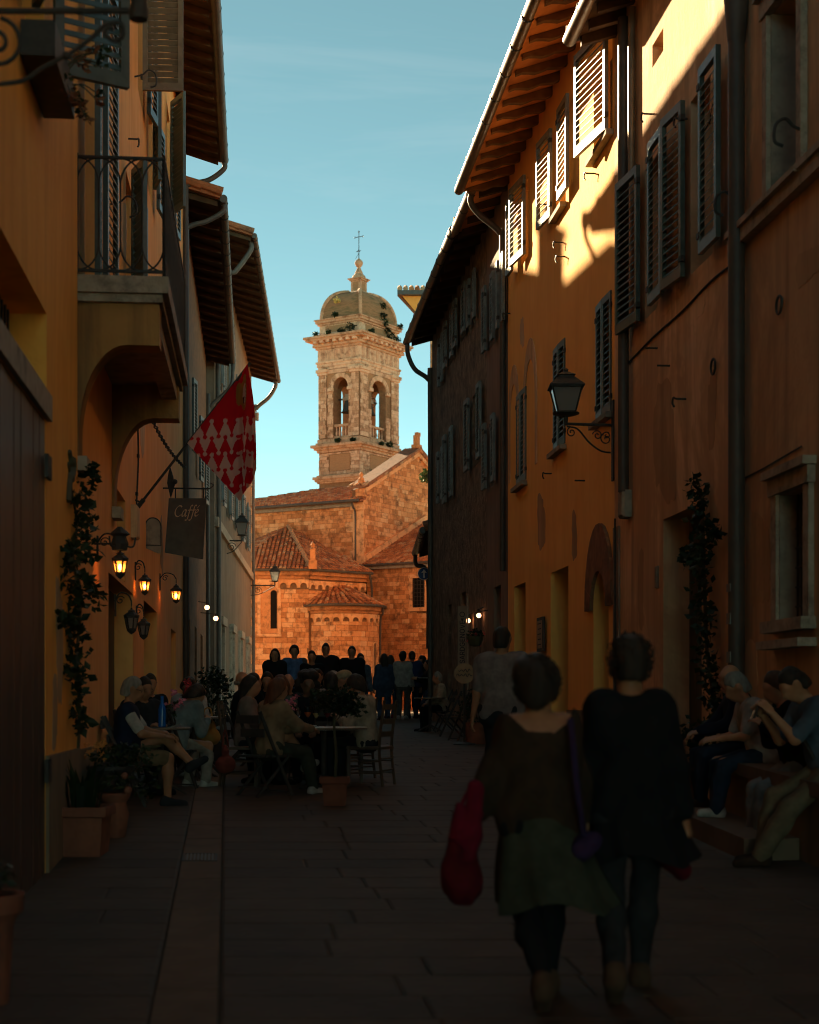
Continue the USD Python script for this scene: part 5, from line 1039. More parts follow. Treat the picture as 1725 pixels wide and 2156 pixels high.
# chain
ca, cb_ = at(309, 861, 23.5), at(389, 984, 26.5); chn = T('chain', 'slack iron chain hanging above the cafe sign', 'chain', ca)
nl = 34; pts = [ca + (cb_ - ca) * q - Z * .10 * math.sin(math.pi * q) for q in np.linspace(0, 1, nl + 1)]
for k in range(nl):
    a, b = pts[k], pts[k + 1]; d = b - a; L = np.linalg.norm(d); d /= L; x_ = np.cross(d, Z); x_ /= np.linalg.norm(x_); y_ = np.cross(x_, d); w_ = x_ if k % 2 else y_
    chn.part('chain_link', MB().tube([(a + b) / 2 + d * (L * .62) * math.cos(q) + w_ * .028 * math.sin(q) for q in np.linspace(0, 6.283, 9)], .009, 5), 'iron')
# rounded board on the wall, in front of the second niche
pq = at(322, 1127, 22.8); prr = T('wall_board', 'small grey round topped board fixed to the wall beside the cafe door', 'sign', pq)
PF = lambda p: pq + np.asarray(p)[..., :1] * np.array([.95, .31, 0]) + np.asarray(p)[..., 1:2] * Z + np.asarray(p)[..., 2:3] * np.array([.31, -.95, 0])
prr.part('board', MB().prism(arch(-.11, .11, -.25, .12, 1.1).intersection(Polygon([(-.2, -.14), (.2, -.30), (.2, .5), (-.2, .5)])), -.015, .015, PF), 'stone_grey')
prr.part('rim', MB().tube(PF(np.array([(x_, y_, .016) for x_, y_ in arch(-.11, .11, -.14, .12, 1.1).exterior.coords])), .010, 5), 'iron')
prr.part('bracket', MB().tube([pq, pq + [-.3, .1, 0]], .012, 5), 'iron')
# flag
FY = 20.7; pa_, pb_ = at(286, 1073, FY), at(527, 764, FY)
fl = T('flag', 'red and white town flag with golden crest hanging from a slanted pole', 'flag', pa_)
fl.part('pole', MB().tube([pa_, pb_], .017, 8), 'iron'); fl.part('socket', MB().tube([pa_ - (pb_ - pa_) * .02, pa_ + (pb_ - pa_) * .07], .03, 8).tube([pa_ + (pb_ - pa_) * .05, pa_ + [-.13, 0, .16]], .012, 5), 'iron')
n1, n2_ = 100, 150
A_, B_, C_, D_ = map(np.array, ((523., 770.), (395., 934.), (506., 1056.), (541., 990.)))
ii, jj = np.meshgrid(np.linspace(0, 1, n1), np.linspace(0, 1, n2_), indexing='ij')
PXY = (1 - ii)[..., None] * ((1 - jj)[..., None] * A_ + jj[..., None] * D_) + ii[..., None] * ((1 - jj)[..., None] * B_ + jj[..., None] * C_)
PXY[..., 0] += -26 * np.sin(math.pi * ii) * 0 + 5 * np.sin(jj * math.pi) * (1 - ii)
X_, Y_ = PXY[..., 0], PXY[..., 1]
fold = np.clip((X_ - 488) / 40, 0, 1); dep = .10 * fold * np.sin((X_ - 488) * .20 + Y_ * .006) + .03 * np.sin(X_ * .06 + Y_ * .02) * jj
xx_ = X_ + 13 * fold * np.sin((X_ - 488) * .20 + Y_ * .006 + 1.4)
V = np.stack([(X_ - U0) / FPX * FY, np.full_like(X_, FY - .03) + dep, CZ - (Y_ - V0) / FPX * FY], -1)
per = 28.5; ph = ((xx_ - 446.5) / per + .5) % 1 - .5; tri_ = 1 - 2 * np.abs(ph); yy = Y_ + (xx_ - 480) * .07
bnd = (yy + 32 * tri_ - 917) / 35.0; band = np.floor(bnd).astype(int); white = (band >= 0) & (band % 2 == 0)
for k in range(0, 6):
    tipy = 917 + 35 * k - 31; d1 = np.hypot(ph * per, yy - tipy) < 4.6; white = np.where(d1, k % 2 == 0, white)
    ph2 = ((xx_ - 446.5) / per) % 1 - .5; d2 = np.hypot(ph2 * per, yy - (917 + 35 * k + 1)) < 4.6; white = np.where(d2, k % 2 == 1, white)
col = np.where(white[..., None], np.array([.62, .42, .36]), np.array([.52, .012, .02]))
ex_, ey_ = (xx_ - 512) / 12, (Y_ - 832) / 36; rr = np.hypot(ex_, ey_)
col = np.where(((rr < 1) & (rr > .62))[..., None], np.array([.30, .15, .03]), col); col = np.where((rr <= .62)[..., None] & (Y_ < 838)[..., None], np.array([.55, .42, .34]), col)
col = np.where(((rr <= .62) & (Y_ >= 838) & (ex_ < 0))[..., None], np.array([.05, .03, .03]), col); col = np.where(((rr <= .62) & (Y_ >= 838) & (ex_ >= 0))[..., None], np.array([.5, .38, .3]), col)
col = np.where((np.hypot(xx_ - 512, Y_ - 797) < 7)[..., None], np.array([.34, .18, .04]), col)
idx = np.arange(n1 * n2_).reshape(n1, n2_); q4 = np.stack([idx[:-1, :-1], idx[1:, :-1], idx[1:, 1:], idx[:-1, 1:]], -1).reshape(-1, 4)
mat('flag_cloth', {'at': ('attribute', {'attribute': 'print_colour'}), 'd': ('principled_bsdf', {'roughness': .85, 'specular_ior_level': .1}), 't': ('translucent_bsdf', {}), 'm': ('mix_closure', {'fac': .45})}, [('at.color', 'd.base_color'), ('at.color', 't.color'), ('d.BSDF', 'm.closure1'), ('t.BSDF', 'm.closure2')], 'm.closure')
clm = MB().add(V.reshape(-1, 3), q4); cl_ = fl.part('cloth', clm, 'flag_cloth', smooth=True)
UsdGeom.PrimvarsAPI(cl_.prim).CreatePrimvar('print_colour', Sdf.ValueTypeNames.Color3fArray, 'vertex').Set(Vt.Vec3fArray.FromNumpy(col.reshape(-1, 3).astype(np.float32)))
# blue road sign, cameras
rs_c = at(893, 1208, 44.5); rsg = T('road_sign', 'round blue one way sign with white arrow on the end pipe', 'road sign', rs_c)
RSF = lambda p: rs_c + np.asarray(p) @ np.array([[1, 0, 0], [0, 0, 1.0], [0, -1, 0]])
plain('sign_blue', (.01, .06, .24), .4); plain('sign_white', (.75, .75, .72), .4)
rsg.part('disc', MB().prism(Point(0, 0).buffer(.168, 24), 0, .012, RSF), 'sign_blue'); rsg.part('rim', MB().prism(Point(0, 0).buffer(.172, 24).difference(Point(0, 0).buffer(.158, 24)), .0125, .016, RSF), 'sign_white')
rsg.part('arrow', MB().prism(Polygon([(-.025, -.115), (.025, -.115), (.025, .03), (.075, .02), (0, .12), (-.075, .02), (-.025, .03)]), .0125, .016, RSF), 'sign_white')
rsg.part('bracket', MB().tube([rs_c + [0, .03, 0], rs_c + [.35, .1, 0]], .02, 6), 'gutter_dark')
for u, v, k in ((538, 856, 0), (541, 866, 1)):
    c = at(u, v, 74.4); t = T('security_camera', ('upper domed' if k == 0 else 'lower tube shaped') + ' security camera on the banded corner', 'camera', c)
    t.part('arm', MB().tube([c, c + [-.30, .0, .05]], .03, 6), 'stone_grey'); t.part('housing', MB().ball(c, .11, 2) if k == 0 else MB().tube([c - Z * .06, c - Z * .42], .09, 10), 'stone_grey')
# tall banner sign, round sign, menu case
bc = at(973.5, 1276, 33.0); bs = T('banner_sign', 'tall narrow pale banner sign with dark upright lettering on the right', 'sign', bc)
BF = lambda p: bc + np.asarray(p)[..., :1] * np.array([1, 0, 0]) + np.asarray(p)[..., 1:2] * Z + np.asarray(p)[..., 2:3] * np.array([0, -1, 0])
hb = (1402 - 1276) / FPX * 33; plain('banner_pale', (.20, .15, .11), .8); plain('ink', (.03, .025, .03), .7)
b_ = bs.part('panel', MB().box((-.09, -hb, -.01), (.09, 0, .01), BF), 'banner_pale')
b_.part('emblem', MB().prism(Point(0, -.17).buffer(.055).difference(Point(0, -.17).buffer(.04)), .0105, .014, BF).prism(Polygon([(-.03, -.25), (.03, -.25), (.0, -.33)]), .0105, .014, BF), 'ink')
tm = meshkit.text_mesh('SARDGENOVE', .10, .003, True); tv = np.array(tm.vertices); tv = np.stack([-tv[:, 1] + .05, tv[:, 0] * .93 - hb + .04, tv[:, 2] + .0105], 1); b_.part('lettering', (BF(tv), np.array(tm.faces)), 'ink')
bs.part('post', MB().tube(BF(np.array([[.11, -hb - .9, 0], [.11, .25, 0]])), .018, 6), 'stone_grey')
rc_ = at(978, 1418, 28.0); rd = T('round_sign', 'round tan sign on a stand with faint script at the right cafe tables', 'sign', gxy(rc_[0], 28.0))
RF2 = lambda p: rc_ + np.asarray(p)[..., :1] * np.array([1, 0, 0]) + np.asarray(p)[..., 1:2] * Z + np.asarray(p)[..., 2:3] * np.array([0, -1, 0])
rough('sign_tan', (.24, .16, .09), (.30, .20, .12), 8, .7)
d_ = rd.part('disc', MB().prism(Point(0, 0).buffer(.175, 28), 0, .02, RF2), 'sign_tan')
for yy_, w_, amp in ((.05, .10, .02), (-.03, .135, .02)):
    xs = np.linspace(-w_, w_, 26); d_.part('script', MB().tube(RF2(np.stack([xs, yy_ + amp * np.sin(xs * 95) * (1 + .5 * np.sin(xs * 31)), np.full(26, .024)], 1)), .006, 4), 'ink')
rd.part('post', MB().tube([rc_ - Z * .17, gxy(rc_[0], 28.0)], .02, 8), 'iron'); rd.part('foot', MB().lathe([(.2, 0), (.2, .03), (.03, .06)], gxy(rc_[0], 28.0), 14), 'iron')
mc = FR.px(1146, 1300); me = FR.px(1146, 1372); mcase = T('menu_case', 'dark framed menu case on the gold wall between two doorways', 'notice board', FR(np.array([mc[0], me[1], 0])))
mcase.part('frame', MB().box((mc[0] - .26, me[1], .032), (mc[0] + .26, mc[1], .07), FR), 'iron'); mcase.part('sheet', MB().box((mc[0] - .21, me[1] + .05, .071), (mc[0] + .21, mc[1] - .05, .074), FR), 'stone_frame')
for k in range(5): mcase.part('menu_line', MB().box((mc[0] - .15, me[1] + .1 + k * .08, .0745), (mc[0] + .15 - .03 * (k % 2), me[1] + .115 + k * .08, .0765), FR), 'ink')
# plants
def leafy(t, name, pts, size, r, mats='abc', flat=.6):
    pts = np.asarray(pts); g = np.random.default_rng(r); k = g.integers(0, len(mats), len(pts))
    for i, c in enumerate(mats):
        if (k == i).sum(): t.part(name, leaves(MB(), pts[k == i], size, r + i, flat), 'leaf_' + c, kind='stuff')
vl = T('climbing_vine', 'ragged ivy climbing the ochre wall left of the cafe door', 'vine', FL(np.array([FL.sy(14.2), .55, .1])))
vp = [(165, 1040, .12), (178, 1075, .16), (172, 1110, .16), (182, 1150, .15), (160, 1180, .16), (150, 1215, .17), (165, 1245, .16), (160, 1290, .16), (185, 1235, .12), (200, 1255, .12), (160, 1330, .15), (165, 1370, .15), (155, 1410, .14), (168, 1440, .13), (165, 1485, .12), (172, 1520, .12), (138, 1305, .08), (190, 1000, .10), (148, 1160, .08)]
vp = [(*FL.px(u, v, .12), r) for u, v, r in vp]
P3 = np.vstack([blob(FL(np.array([s, z, .12])), (r * .55, r * 1.0, r * .95), 34, 40 + i) for i, (s, z, r) in enumerate(vp)]); leafy(vl, 'foliage', P3, .085, 71)
vl.part('stem', MB().tube(bez(FL(np.array([[*FL.px(u, v, .05), .05] for u, v in ((158, 1650), (165, 1500), (160, 1380), (168, 1250), (152, 1180), (160, 1100), (150, 1040), (142, 975))])), 6), np.linspace(.025, .016, 43), 6), 'stem')
vl.part('dry_branch', MB().tube(bez(FL(np.array([[*FL.px(u, v, .05), .06] for u, v in ((140, 1055), (142, 1020), (147, 985), (143, 950))])), 6), [.03] * 8 + [.045] * 8 + [.02] * 3, 6), 'stem')
vr = T('climbing_vine', 'dark creeper hanging down beside the doorway of the brown house', 'vine', FR(np.array([FR.sy(16.6), .6, .1])))
vp = [(1470, 1028, .13), (1478, 1055, .16), (1478, 1095, .17), (1482, 1140, .18), (1470, 1170, .15), (1485, 1190, .18), (1483, 1240, .18), (1486, 1290, .18), (1490, 1340, .18), (1492, 1390, .19), (1500, 1430, .2), (1505, 1470, .2), (1512, 1510, .2), (1505, 1550, .2), (1495, 1590, .2), (1450, 1170, .10), (1508, 1120, .10)]
vp = [(*FR.px(u, v, .1), r) for u, v, r in vp]
leafy(vr, 'foliage', np.vstack([blob(FR(np.array([s, z, .12])), (r * .6, r * 1.0, r * .95), 50, 140 + i) for i, (s, z, r) in enumerate(vp)]), .08, 171, 'aab')
vr.part('stem', MB().tube(bez(FR(np.array([[*FR.px(u, v, .05), .05] for u, v in ((1500, 1640), (1505, 1500), (1490, 1380), (1484, 1250), (1478, 1040))])), 6), .02, 6), 'stem')
def pot(name, label, c, prof, mat_='terracotta', n=18, square=False, cat='plant pot', soil=None):
    t = T(name, label, cat, c); p = np.asarray(prof, float)
    if square: p = p * np.array([1.414, 1]); R_ = [[.7071, .7071, 0], [-.7071, .7071, 0], [0, 0, 1]]; t.part('pot', MB().lathe(p, c, 4, R_), mat_)
    else: t.part('pot', MB().lathe(p, c, n), mat_, smooth=35)
    rr_, zz_ = prof[-1]; t.part('soil', MB().lathe([(0, zz_ - .04), (rr_ * (1.35 if square else .99), zz_ - .04), (rr_ * (1.35 if square else .99), zz_ - .05)], c, 4 if square else n, R_ if square else None), 'soil'); return t
# square terracotta planter with sword leaves
c = gpt(165, 1806) + [.0, .12, 0]; t = pot('planter', 'square terracotta planter of sword shaped leaves against the left wall', c, [(.17, 0), (.19, .30), (.22, .31), (.22, .38), (.19, .38)], square=True)
g_ = np.random.default_rng(4)
for k in range(34):
    a = g_.uniform(0, 6.28); r = g_.uniform(.02, .14); ln_ = g_.uniform(.28, .46); lean = g_.uniform(.05, .55); d = np.array([math.cos(a), math.sin(a), 0]); s_ = np.array([-d[1], d[0], 0]) * .018
    p0 = c + d * r + Z * .34; p1 = p0 + Z * ln_ * .6 + d * lean * ln_ * .35; p2 = p0 + Z * ln_ * .9 + d * lean * ln_ * 1.0
    t.part('sword_leaf', MB().add([p0 - s_ * .7, p0 + s_ * .7, p1 + s_, p1 - s_, p2], [[0, 1, 2], [0, 2, 3], [3, 2, 4]]), 'leaf_' + 'abb'[k % 3])
c = gpt(236, 1768) + [0, .1, 0]; t = pot('planter', 'small terracotta jar with moulded rim beside the square planter', c, [(.09, 0), (.10, .05), (.12, .20), (.10, .30), (.13, .34), (.14, .37), (.11, .38)]); t.part('rim_knob', MB().ball(c + [.12, -.05, .40], .035, 1).ball(c + [.10, -.09, .52], .03, 1), 'terracotta')
leafy(t, 'foliage', blob(c + Z * .45, (.12, .12, .12), 60, 12), .07, 13)
c = gxy(-2.60, 14.25); t = pot('flower_urn', 'dark urn of orange blooms and trailing greenery behind the square planter', c, [(.12, 0), (.12, .03), (.06, .06), (.06, .18), (.12, .26), (.17, .40), (.165, .46), (.21, .50), (.21, .53), (.17, .53)], 'iron', cat='flower urn')
leafy(t, 'foliage', np.vstack([blob(c + [.08, 0, .62], (.24, .16, .14), 260, 31), blob(c + [.28, .1, .45], (.12, .12, .25), 120, 32)]), .055, 33)
for k in range(16):
    p = c + [-.16 + g_.uniform(-.08, .12), -.1 + g_.uniform(-.06, .06), .66 + g_.uniform(-.06, .08)]; t.part('flower', leaves(MB(), blob(p, (.012,) * 3, 6, 60 + k), .04, 61 + k), 'flower_orange')
c = gxy(-1.95, 7.35); t = pot('planter', 'tall terracotta pot with red geraniums at the lower left edge', c, [(.15, 0), (.17, .36), (.19, .40), (.215, .42), (.22, .50), (.19, .50)])
leafy(t, 'foliage', blob(c + Z * .58, (.17, .15, .10), 140, 35), .06, 36)
for k in range(9):
    p = c + [g_.uniform(-.18, .06), g_.uniform(-.14, .0), .66 + g_.uniform(-.03, .06)]; t.part('flower', leaves(MB(), blob(p, (.015,) * 3, 9, 80 + k), .04, 81 + k), 'flower_red')
c = gpt(704, 1700) + [0, .14, 0]; t = pot('potted_tree', 'little round headed tree in a terracotta pot in front of the cafe table', c, [(.10, 0), (.12, .22), (.145, .235), (.145, .29), (.12, .29)], square=True, cat='potted tree')
t.part('trunk', MB().tube(bez([c + Z * .25, c + [.012, 0, .5], c + [-.008, 0, .8], c + [.0, 0, 1.0]], 5), np.linspace(.017, .011, 16), 7), 'stem')
for k in range(6):
    a = k * 1.05; t.part('branch', MB().tube([c + Z * (.82 + .03 * k), c + [.16 * math.cos(a), .16 * math.sin(a), 1.02]], [.008, .004], 5), 'stem')
leafy(t, 'crown', np.vstack([blob(c + [.03, 0, 1.03], (.25, .22, .15), 560, 91), blob(c + [.14, 0, .98], (.16, .15, .11), 250, 92), blob(c + [-.14, 0, 1.06], (.13, .13, .10), 200, 93)]), .045, 94, 'aab')
c = gxy(-2.78, 23.0); t = pot('planter', 'tall dark potted shrub between the cafe door and the brick house', c, [(.22, 0), (.26, .4), (.28, .45), (.25, .45)], 'iron', cat='potted shrub')
leafy(t, 'foliage', np.vstack([blob(c + [0, 0, .95], (.30, .26, .42), 560, 101), blob(c + [.1, 0, 1.15], (.18, .16, .2), 150, 102)]), .07, 103, 'aab')
c = at(1000, 1340, 31.2); t = T('flower_basket', 'hanging basket of dark red flowers beside the banner sign', 'flower basket', c); t.part('basket', MB().lathe([(0, -.2), (.1, -.18), (.16, -.06), (.17, 0), (.15, 0)], c, 12), 'stem'); leafy(t, 'foliage', blob(c + Z * .03, (.16, .14, .13), 150, 111), .06, 112, 'aa')
for k in range(14): t.part('flower', leaves(MB(), blob(c + np.random.default_rng(k).normal(size=3) * [.09, .08, .07], (.012,) * 3, 7, 120 + k), .04, 121 + k), 'flower_red')
t.part('hook', MB().tube([c + Z * .05, c + Z * .45, np.array([4.46 - .095 * 31.2, 31.2, c[2] + .5])], .01, 5), 'iron')
# window box upper left
bx0, bx1 = FL.sy(10.1), FL.sy(11.2); t = T('window_box', 'black window box seen from below with withered red leaved plant', 'window box', FL(np.array([(bx0 + bx1) / 2, 5.65, .15])))
m = MB(); m.box((bx0, 5.65, .06), (bx1, 5.665, .27), FL); t.part('bottom', m, 'iron')
for lo, hi in (((bx0, 5.667, .06), (bx0 + .012, 5.87, .27)), ((bx1 - .012, 5.667, .06), (bx1, 5.87, .27)), ((bx0 + .014, 5.667, .258), (bx1 - .014, 5.87, .27)), ((bx0 + .014, 5.667, .06), (bx1 - .014, 5.87, .072))): t.part('side', MB().box(lo, hi, FL), 'iron')
t.part('soil', MB().box((bx0 + .02, 5.668, .08), (bx1 - .02, 5.83, .25), FL), 'soil')
rough('dry_leaf', (.16, .05, .025), (.25, .10, .04), 20)
for k in range(16):
    s_ = bx1 - .28 + g_.uniform(-.25, .22); p0 = FL(np.array([s_, 5.80, .20])); d = np.array([g_.uniform(.05, .28), g_.uniform(-.12, .12), g_.uniform(-.22, .22)]); pts_ = bez([p0, p0 + d * .5 + Z * .06, p0 + d], 4)
    t.part('twig', MB().tube(pts_, .005, 4), 'stem'); t.part('leaf_cluster', leaves(MB(), blob(pts_[-1], (.035,) * 3, 12, 200 + k), .05, 201 + k), 'leaf_c' if k % 3 == 0 else 'dry_leaf')
# drain grate in the channel
gc = gpt(421, 1810); t = T('drain_grate', 'small iron drain grate set in the pale middle strip', 'drain grate', gc)
GF = lambda p: gc + np.asarray(p) * [1, 1, 1] + np.stack([p[..., 1] * -.115, p[..., 1] * 0, p[..., 1] * .04], -1)
t.part('frame', MB().box((-.13, -.2, .008), (-.11, .2, .022), GF).box((.11, -.2, .008), (.13, .2, .022), GF).box((-.11, -.2, .008), (.11, -.18, .022), GF).box((-.11, .18, .008), (.11, .2, .022), GF), 'iron')
for k in range(8): t.part('grate_bar', MB().box((-.1 + k * .027, -.178, .010), (-.1 + k * .027 + .013, .178, .021), GF), 'gutter_dark')
# furniture
def chair_frame(c, rz): 
    R_ = np.array([[math.cos(rz), math.sin(rz), 0], [-math.sin(rz), math.cos(rz), 0], [0, 0, 1.0]]); return lambda p: np.asarray(p, float) @ R_ + c
def folding_chair(c, rz, label, mat_='iron', H=.42):
    t = T('folding_chair', label, 'chair', c, group='slatted folding chairs at the cafe tables'); F_ = chair_frame(c, rz)       # faces +y locally
    for sx in (-.2, .2):
        t.part('leg', MB().bar(F_([sx, .22, 0]), F_([sx, -.20, .88]), .022, .03), mat_); t.part('leg', MB().bar(F_([sx * .88, -.22, 0]), F_([sx * .88, .18, H]), .022, .03), mat_)
    for k in range(6): t.part('seat_slat', MB().cbox((-.2, -.19 + k * .07, H - .01), (.2, -.19 + k * .07 + .055, H + .012), .004, F_), mat_)
    for z0 in (.66, .80): t.part('back_slat', MB().bar(F_([-.2, -.12 - (z0 - .6) * .42, z0]), F_([.2, -.12 - (z0 - .6) * .42, z0]), .02, .085), mat_)
    for yy_, zz_ in ((.20, .05), (-.18, .1)): t.part('rung', MB().tube([F_([-.2, yy_, zz_]), F_([.2, yy_, zz_])], .009, 5), mat_)
    return t
def ladder_chair(c, rz, label, mat_='chair_wood'):
    t = T('wooden_chair', label, 'chair', c, group='dark wooden chairs at the cafe tables'); F_ = chair_frame(c, rz)
    for sx in (-.19, .19):
        t.part('leg', MB().bar(F_([sx, .18, 0]), F_([sx, .18, .45]), .036, .036, np.array([0, 1.0, 0]) @ np.eye(3)), mat_); t.part('back_post', MB().tube(bez(F_(np.array([[sx, -.22, 0], [sx, -.18, .45], [sx, -.24, .95]])), 5), .019, 6), mat_)
    t.part('seat', MB().cbox((-.21, -.2, .41), (.21, .21, .445), .01, F_), mat_)
    for z0 in (.58, .72, .88): t.part('back_rail', MB().bar(F_([-.19, -.18 - (z0 - .45) * .12, z0]), F_([.19, -.18 - (z0 - .45) * .12, z0]), .018, .06), mat_)
    for zz_ in (.15, .28):
        for a, b in (((-.19, .18), (.19, .18)), ((-.19, .18), (-.19, -.2)), ((.19, .18), (.19, -.2)), ((-.19, -.2), (.19, -.2))): t.part('stretcher', MB().tube([F_([*a, zz_ + (.03 if a[1] == b[1] else 0)]), F_([*b, zz_ + (.03 if a[1] == b[1] else 0)])], .011, 5), mat_)
    return t
def round_table(c, r, h, label, top='stone_grey'):
    t = T('cafe_table', label, 'table', c); t.part('table_top', MB().lathe([(0, h - .03), (r - .01, h - .03), (r, h - .02), (r, h - .006), (r - .006, h), (0, h)], c, 36), top, smooth=30); t.part('rim', MB().lathe([(r + .001, h - .026), (r + .008, h - .022), (r + .008, h - .008), (r + .001, h - .004)], c, 36), 'gutter_copper')
    t.part('column', MB().lathe([(.03, 0.02), (.03, h - .03)], c, 10), 'iron')
    for a in (.4, 1.97, 3.54, 5.11): t.part('foot', MB().tube(bez([c + [0, 0, .16], c + [.15 * math.cos(a), .15 * math.sin(a), .09], c + [.28 * math.cos(a), .28 * math.sin(a), .015]], 4), .016, 6), 'iron')
    return t
plain('wine_red', (.16, .01, .015), .1); plain('wine_white', (.60, .42, .14), .1); plain('spritz', (.62, .16, .03), .15); plain('bottle_blue', (.005, .07, .26), .12, .6); plain('plate', (.55, .52, .48), .3)
def wine_glass(c, label, fill=None, k=1.0):
    t = T('wine_glass', label, 'glass', c); b = [(.0, 0), (.034, .002), (.034, .004), (.005, .010), (.004, .09), (.012, .10), (.034, .13), (.040, .165), (.032, .215)]
    t.part('glass_bowl', MB().lathe(np.array(b) * k, c, 16), 'drink_glass', smooth=40)
    if fill: t.part('drink', MB().lathe(np.array([(0, .103), (.011, .104), (.032, .132), (.036, .150), (0, .150)]) * k, c, 14), fill, smooth=30)
def bottle(c, label, mat_, h=.3):
    t = T('bottle', label, 'bottle', c); t.part('bottle_body', MB().lathe(np.array([(0, 0), (.036, 0), (.038, .01), (.038, .17), (.030, .20), (.016, .235), (.015, .285), (0, .285)]) * h / .29, c, 16), mat_, smooth=40); t.part('cap', MB().lathe([(.017, h * .98), (.017, h * 1.03), (0, h * 1.03)], c, 10), mat_)
TC = gxy(-.93, 17.75); TH = .68
round_table(TC, .47, TH, 'round cafe table with glasses in the middle of the street', 'plate')
T2 = gxy(-2.58, 17.0); round_table(T2, .30, .72, 'small dark cafe table holding the blue water bottle', 'iron')
T3 = gxy(-2.55, 19.4); round_table(T3, .30, .74, 'small cafe table before the woman in the white top', 'plate')
T4 = gxy(-1.35, 21.4); round_table(T4, .40, .72, 'cafe table further up the street behind the round one', 'plate')
tt_ = lambda dx, dy, c=TC, h=TH: c + np.array([dx, dy, h + .001])
wine_glass(tt_(-.07, -.20), 'glass of pale wine standing nearest on the round table', 'wine_white'); wine_glass(tt_(.04, .02), 'glass of red wine in the middle of the round table', 'wine_red'); wine_glass(tt_(-.18, .14), 'glass of orange drink at the far side of the round table', 'spritz', 1.05); wine_glass(tt_(-.28, .02), 'empty glass on the left of the round table'); wine_glass(tt_(.2, .2), 'empty glass behind the little tree', None)
pl = T('plate', 'pale plate on the near edge of the round table', 'plate', tt_(-.17, -.30)); pl.part('dish', MB().lathe([(0, .004), (.07, .004), (.11, .016), (.112, .02), (.07, .008), (0, .008)], tt_(-.17, -.30), 24), 'plate')
bottle(T2 + [.02, -.05, .721], 'blue water bottle on the small dark table', 'bottle_blue', .31)
def posy(c, label, mt, r):
    t = T('flower_vase', label, 'flower vase', c); t.part('vase', MB().lathe([(0, 0), (.03, 0), (.035, .06), (.02, .10), (.024, .12)], c, 10), 'drink_glass'); leafy(t, 'foliage', blob(c + Z * .19, (.05, .05, .08), 30, r), .05, r + 1)
    for k in range(7): t.part('flower', leaves(MB(), blob(c + Z * (.2 + .025 * k) + np.random.default_rng(r + k).normal(size=3) * .03, (.015,) * 3, 9, r + k), .045, r + 9 + k), mt)
posy(tt_(-.36, .20), 'pink flowers in a vase on the round table', 'flower_pink', 400); posy(T2 + [.1, .16, .721], 'pale pink flowers on the small dark table', 'flower_pink', 430); posy(T3 + [-.1, .05, .741], 'coral flowers on the table of the woman in white', 'flower_red', 460)
# stone bench along the umber house with a step
bq = lambda y, o: FR(np.array([FR.sy(y), 0, o])) 
bn = T('stone_bench', 'long stone bench against the umber house with people sitting', 'bench', gxy(*bq(12.5, .25)[:2]))
def bblock(name, y0, y1, o0, o1, z0, z1, mat_):
    a, b = FR.sy(y0), FR.sy(y1); g0, g1 = float(gz(y0)), float(gz(y1)); p = np.array([[a, g0 + z0, o0], [b, g1 + z0, o0], [b, g1 + z0, o1], [a, g0 + z0, o1], [a, g0 + z1, o0], [b, g1 + z1, o0], [b, g1 + z1, o1], [a, g0 + z1, o1]])
    bn.part(name, MB().hexa(FR(p)), mat_)
for k, (y0, y1) in enumerate(((8.0, 9.6), (9.605, 11.2), (11.205, 12.7), (12.705, 14.1))):
    bblock('seat_stone', y0, y1, .004, .50, .52, .62, 'slab_strip'); bblock('base_stone', y0, y1, .004, .44, -.1, .518, 'plaster_dado')
bblock('step_stone', 12.1, 14.8, .442, .86, -.1, .17, 'slab_strip')
# ------------------------------------------------------------------ people
def surface_net(F, o, h):
    """Naive surface nets: triangles of the zero level of the sampled field."""
    s = F < 0; nx, ny, nz = F.shape
    c = np.stack([s[i:nx - 1 + i, j:ny - 1 + j, k:nz - 1 + k] for i in (0, 1) for j in (0, 1) for k in (0, 1)]); m = c.any(0) & ~c.all(0)
    I = np.argwhere(m); ids = np.full(m.shape, -1); ids[m] = np.arange(len(I))
    acc = np.zeros((len(I), 3)); cnt = np.zeros(len(I)); cor = [(a, b, d) for a in (0, 1) for b in (0, 1) for d in (0, 1)]
    val = np.stack([F[I[:, 0] + a, I[:, 1] + b, I[:, 2] + d] for a, b, d in cor], 1)
    for p in range(8):
        for q in range(p + 1, 8):
            if sum(abs(x - y) for x, y in zip(cor[p], cor[q])) != 1: continue
            x = (val[:, p] < 0) != (val[:, q] < 0); t = np.where(x, val[:, p] / np.where(x, val[:, p] - val[:, q], 1), 0)[:, None]
            acc += x[:, None] * (np.array(cor[p]) + t * (np.array(cor[q]) - np.array(cor[p]))); cnt += x
    V_ = o + h * (I + acc / cnt[:, None]); Fs = []
    for ax in range(3):
        sl = [slice(None)] * 3; sl2 = [slice(None)] * 3; sl[ax] = slice(0, -1); sl2[ax] = slice(1, None)
        a, b = s[tuple(sl)], s[tuple(sl2)]; E = np.argwhere(a != b); u, w = [(1, 2), (2, 0), (0, 1)][ax]
        E = E[(E[:, u] > 0) & (E[:, w] > 0) & (E[:, u] < F.shape[u] - 1) & (E[:, w] < F.shape[w] - 1)]
        def at_(du, dw): q = E.copy(); q[:, u] -= du; q[:, w] -= dw; return ids[q[:, 0], q[:, 1], q[:, 2]]
        Q = np.stack([at_(1, 1), at_(0, 1), at_(0, 0), at_(1, 0)], 1); fl_ = a[E[:, 0], E[:, 1], E[:, 2]]
        Q = np.where(fl_[:, None], Q, Q[:, ::-1]); Fs.append(Q[(Q >= 0).all(1)])
    Q = np.vstack(Fs); return V_, np.vstack([Q[:, [0, 1, 2]], Q[:, [0, 2, 3]]])
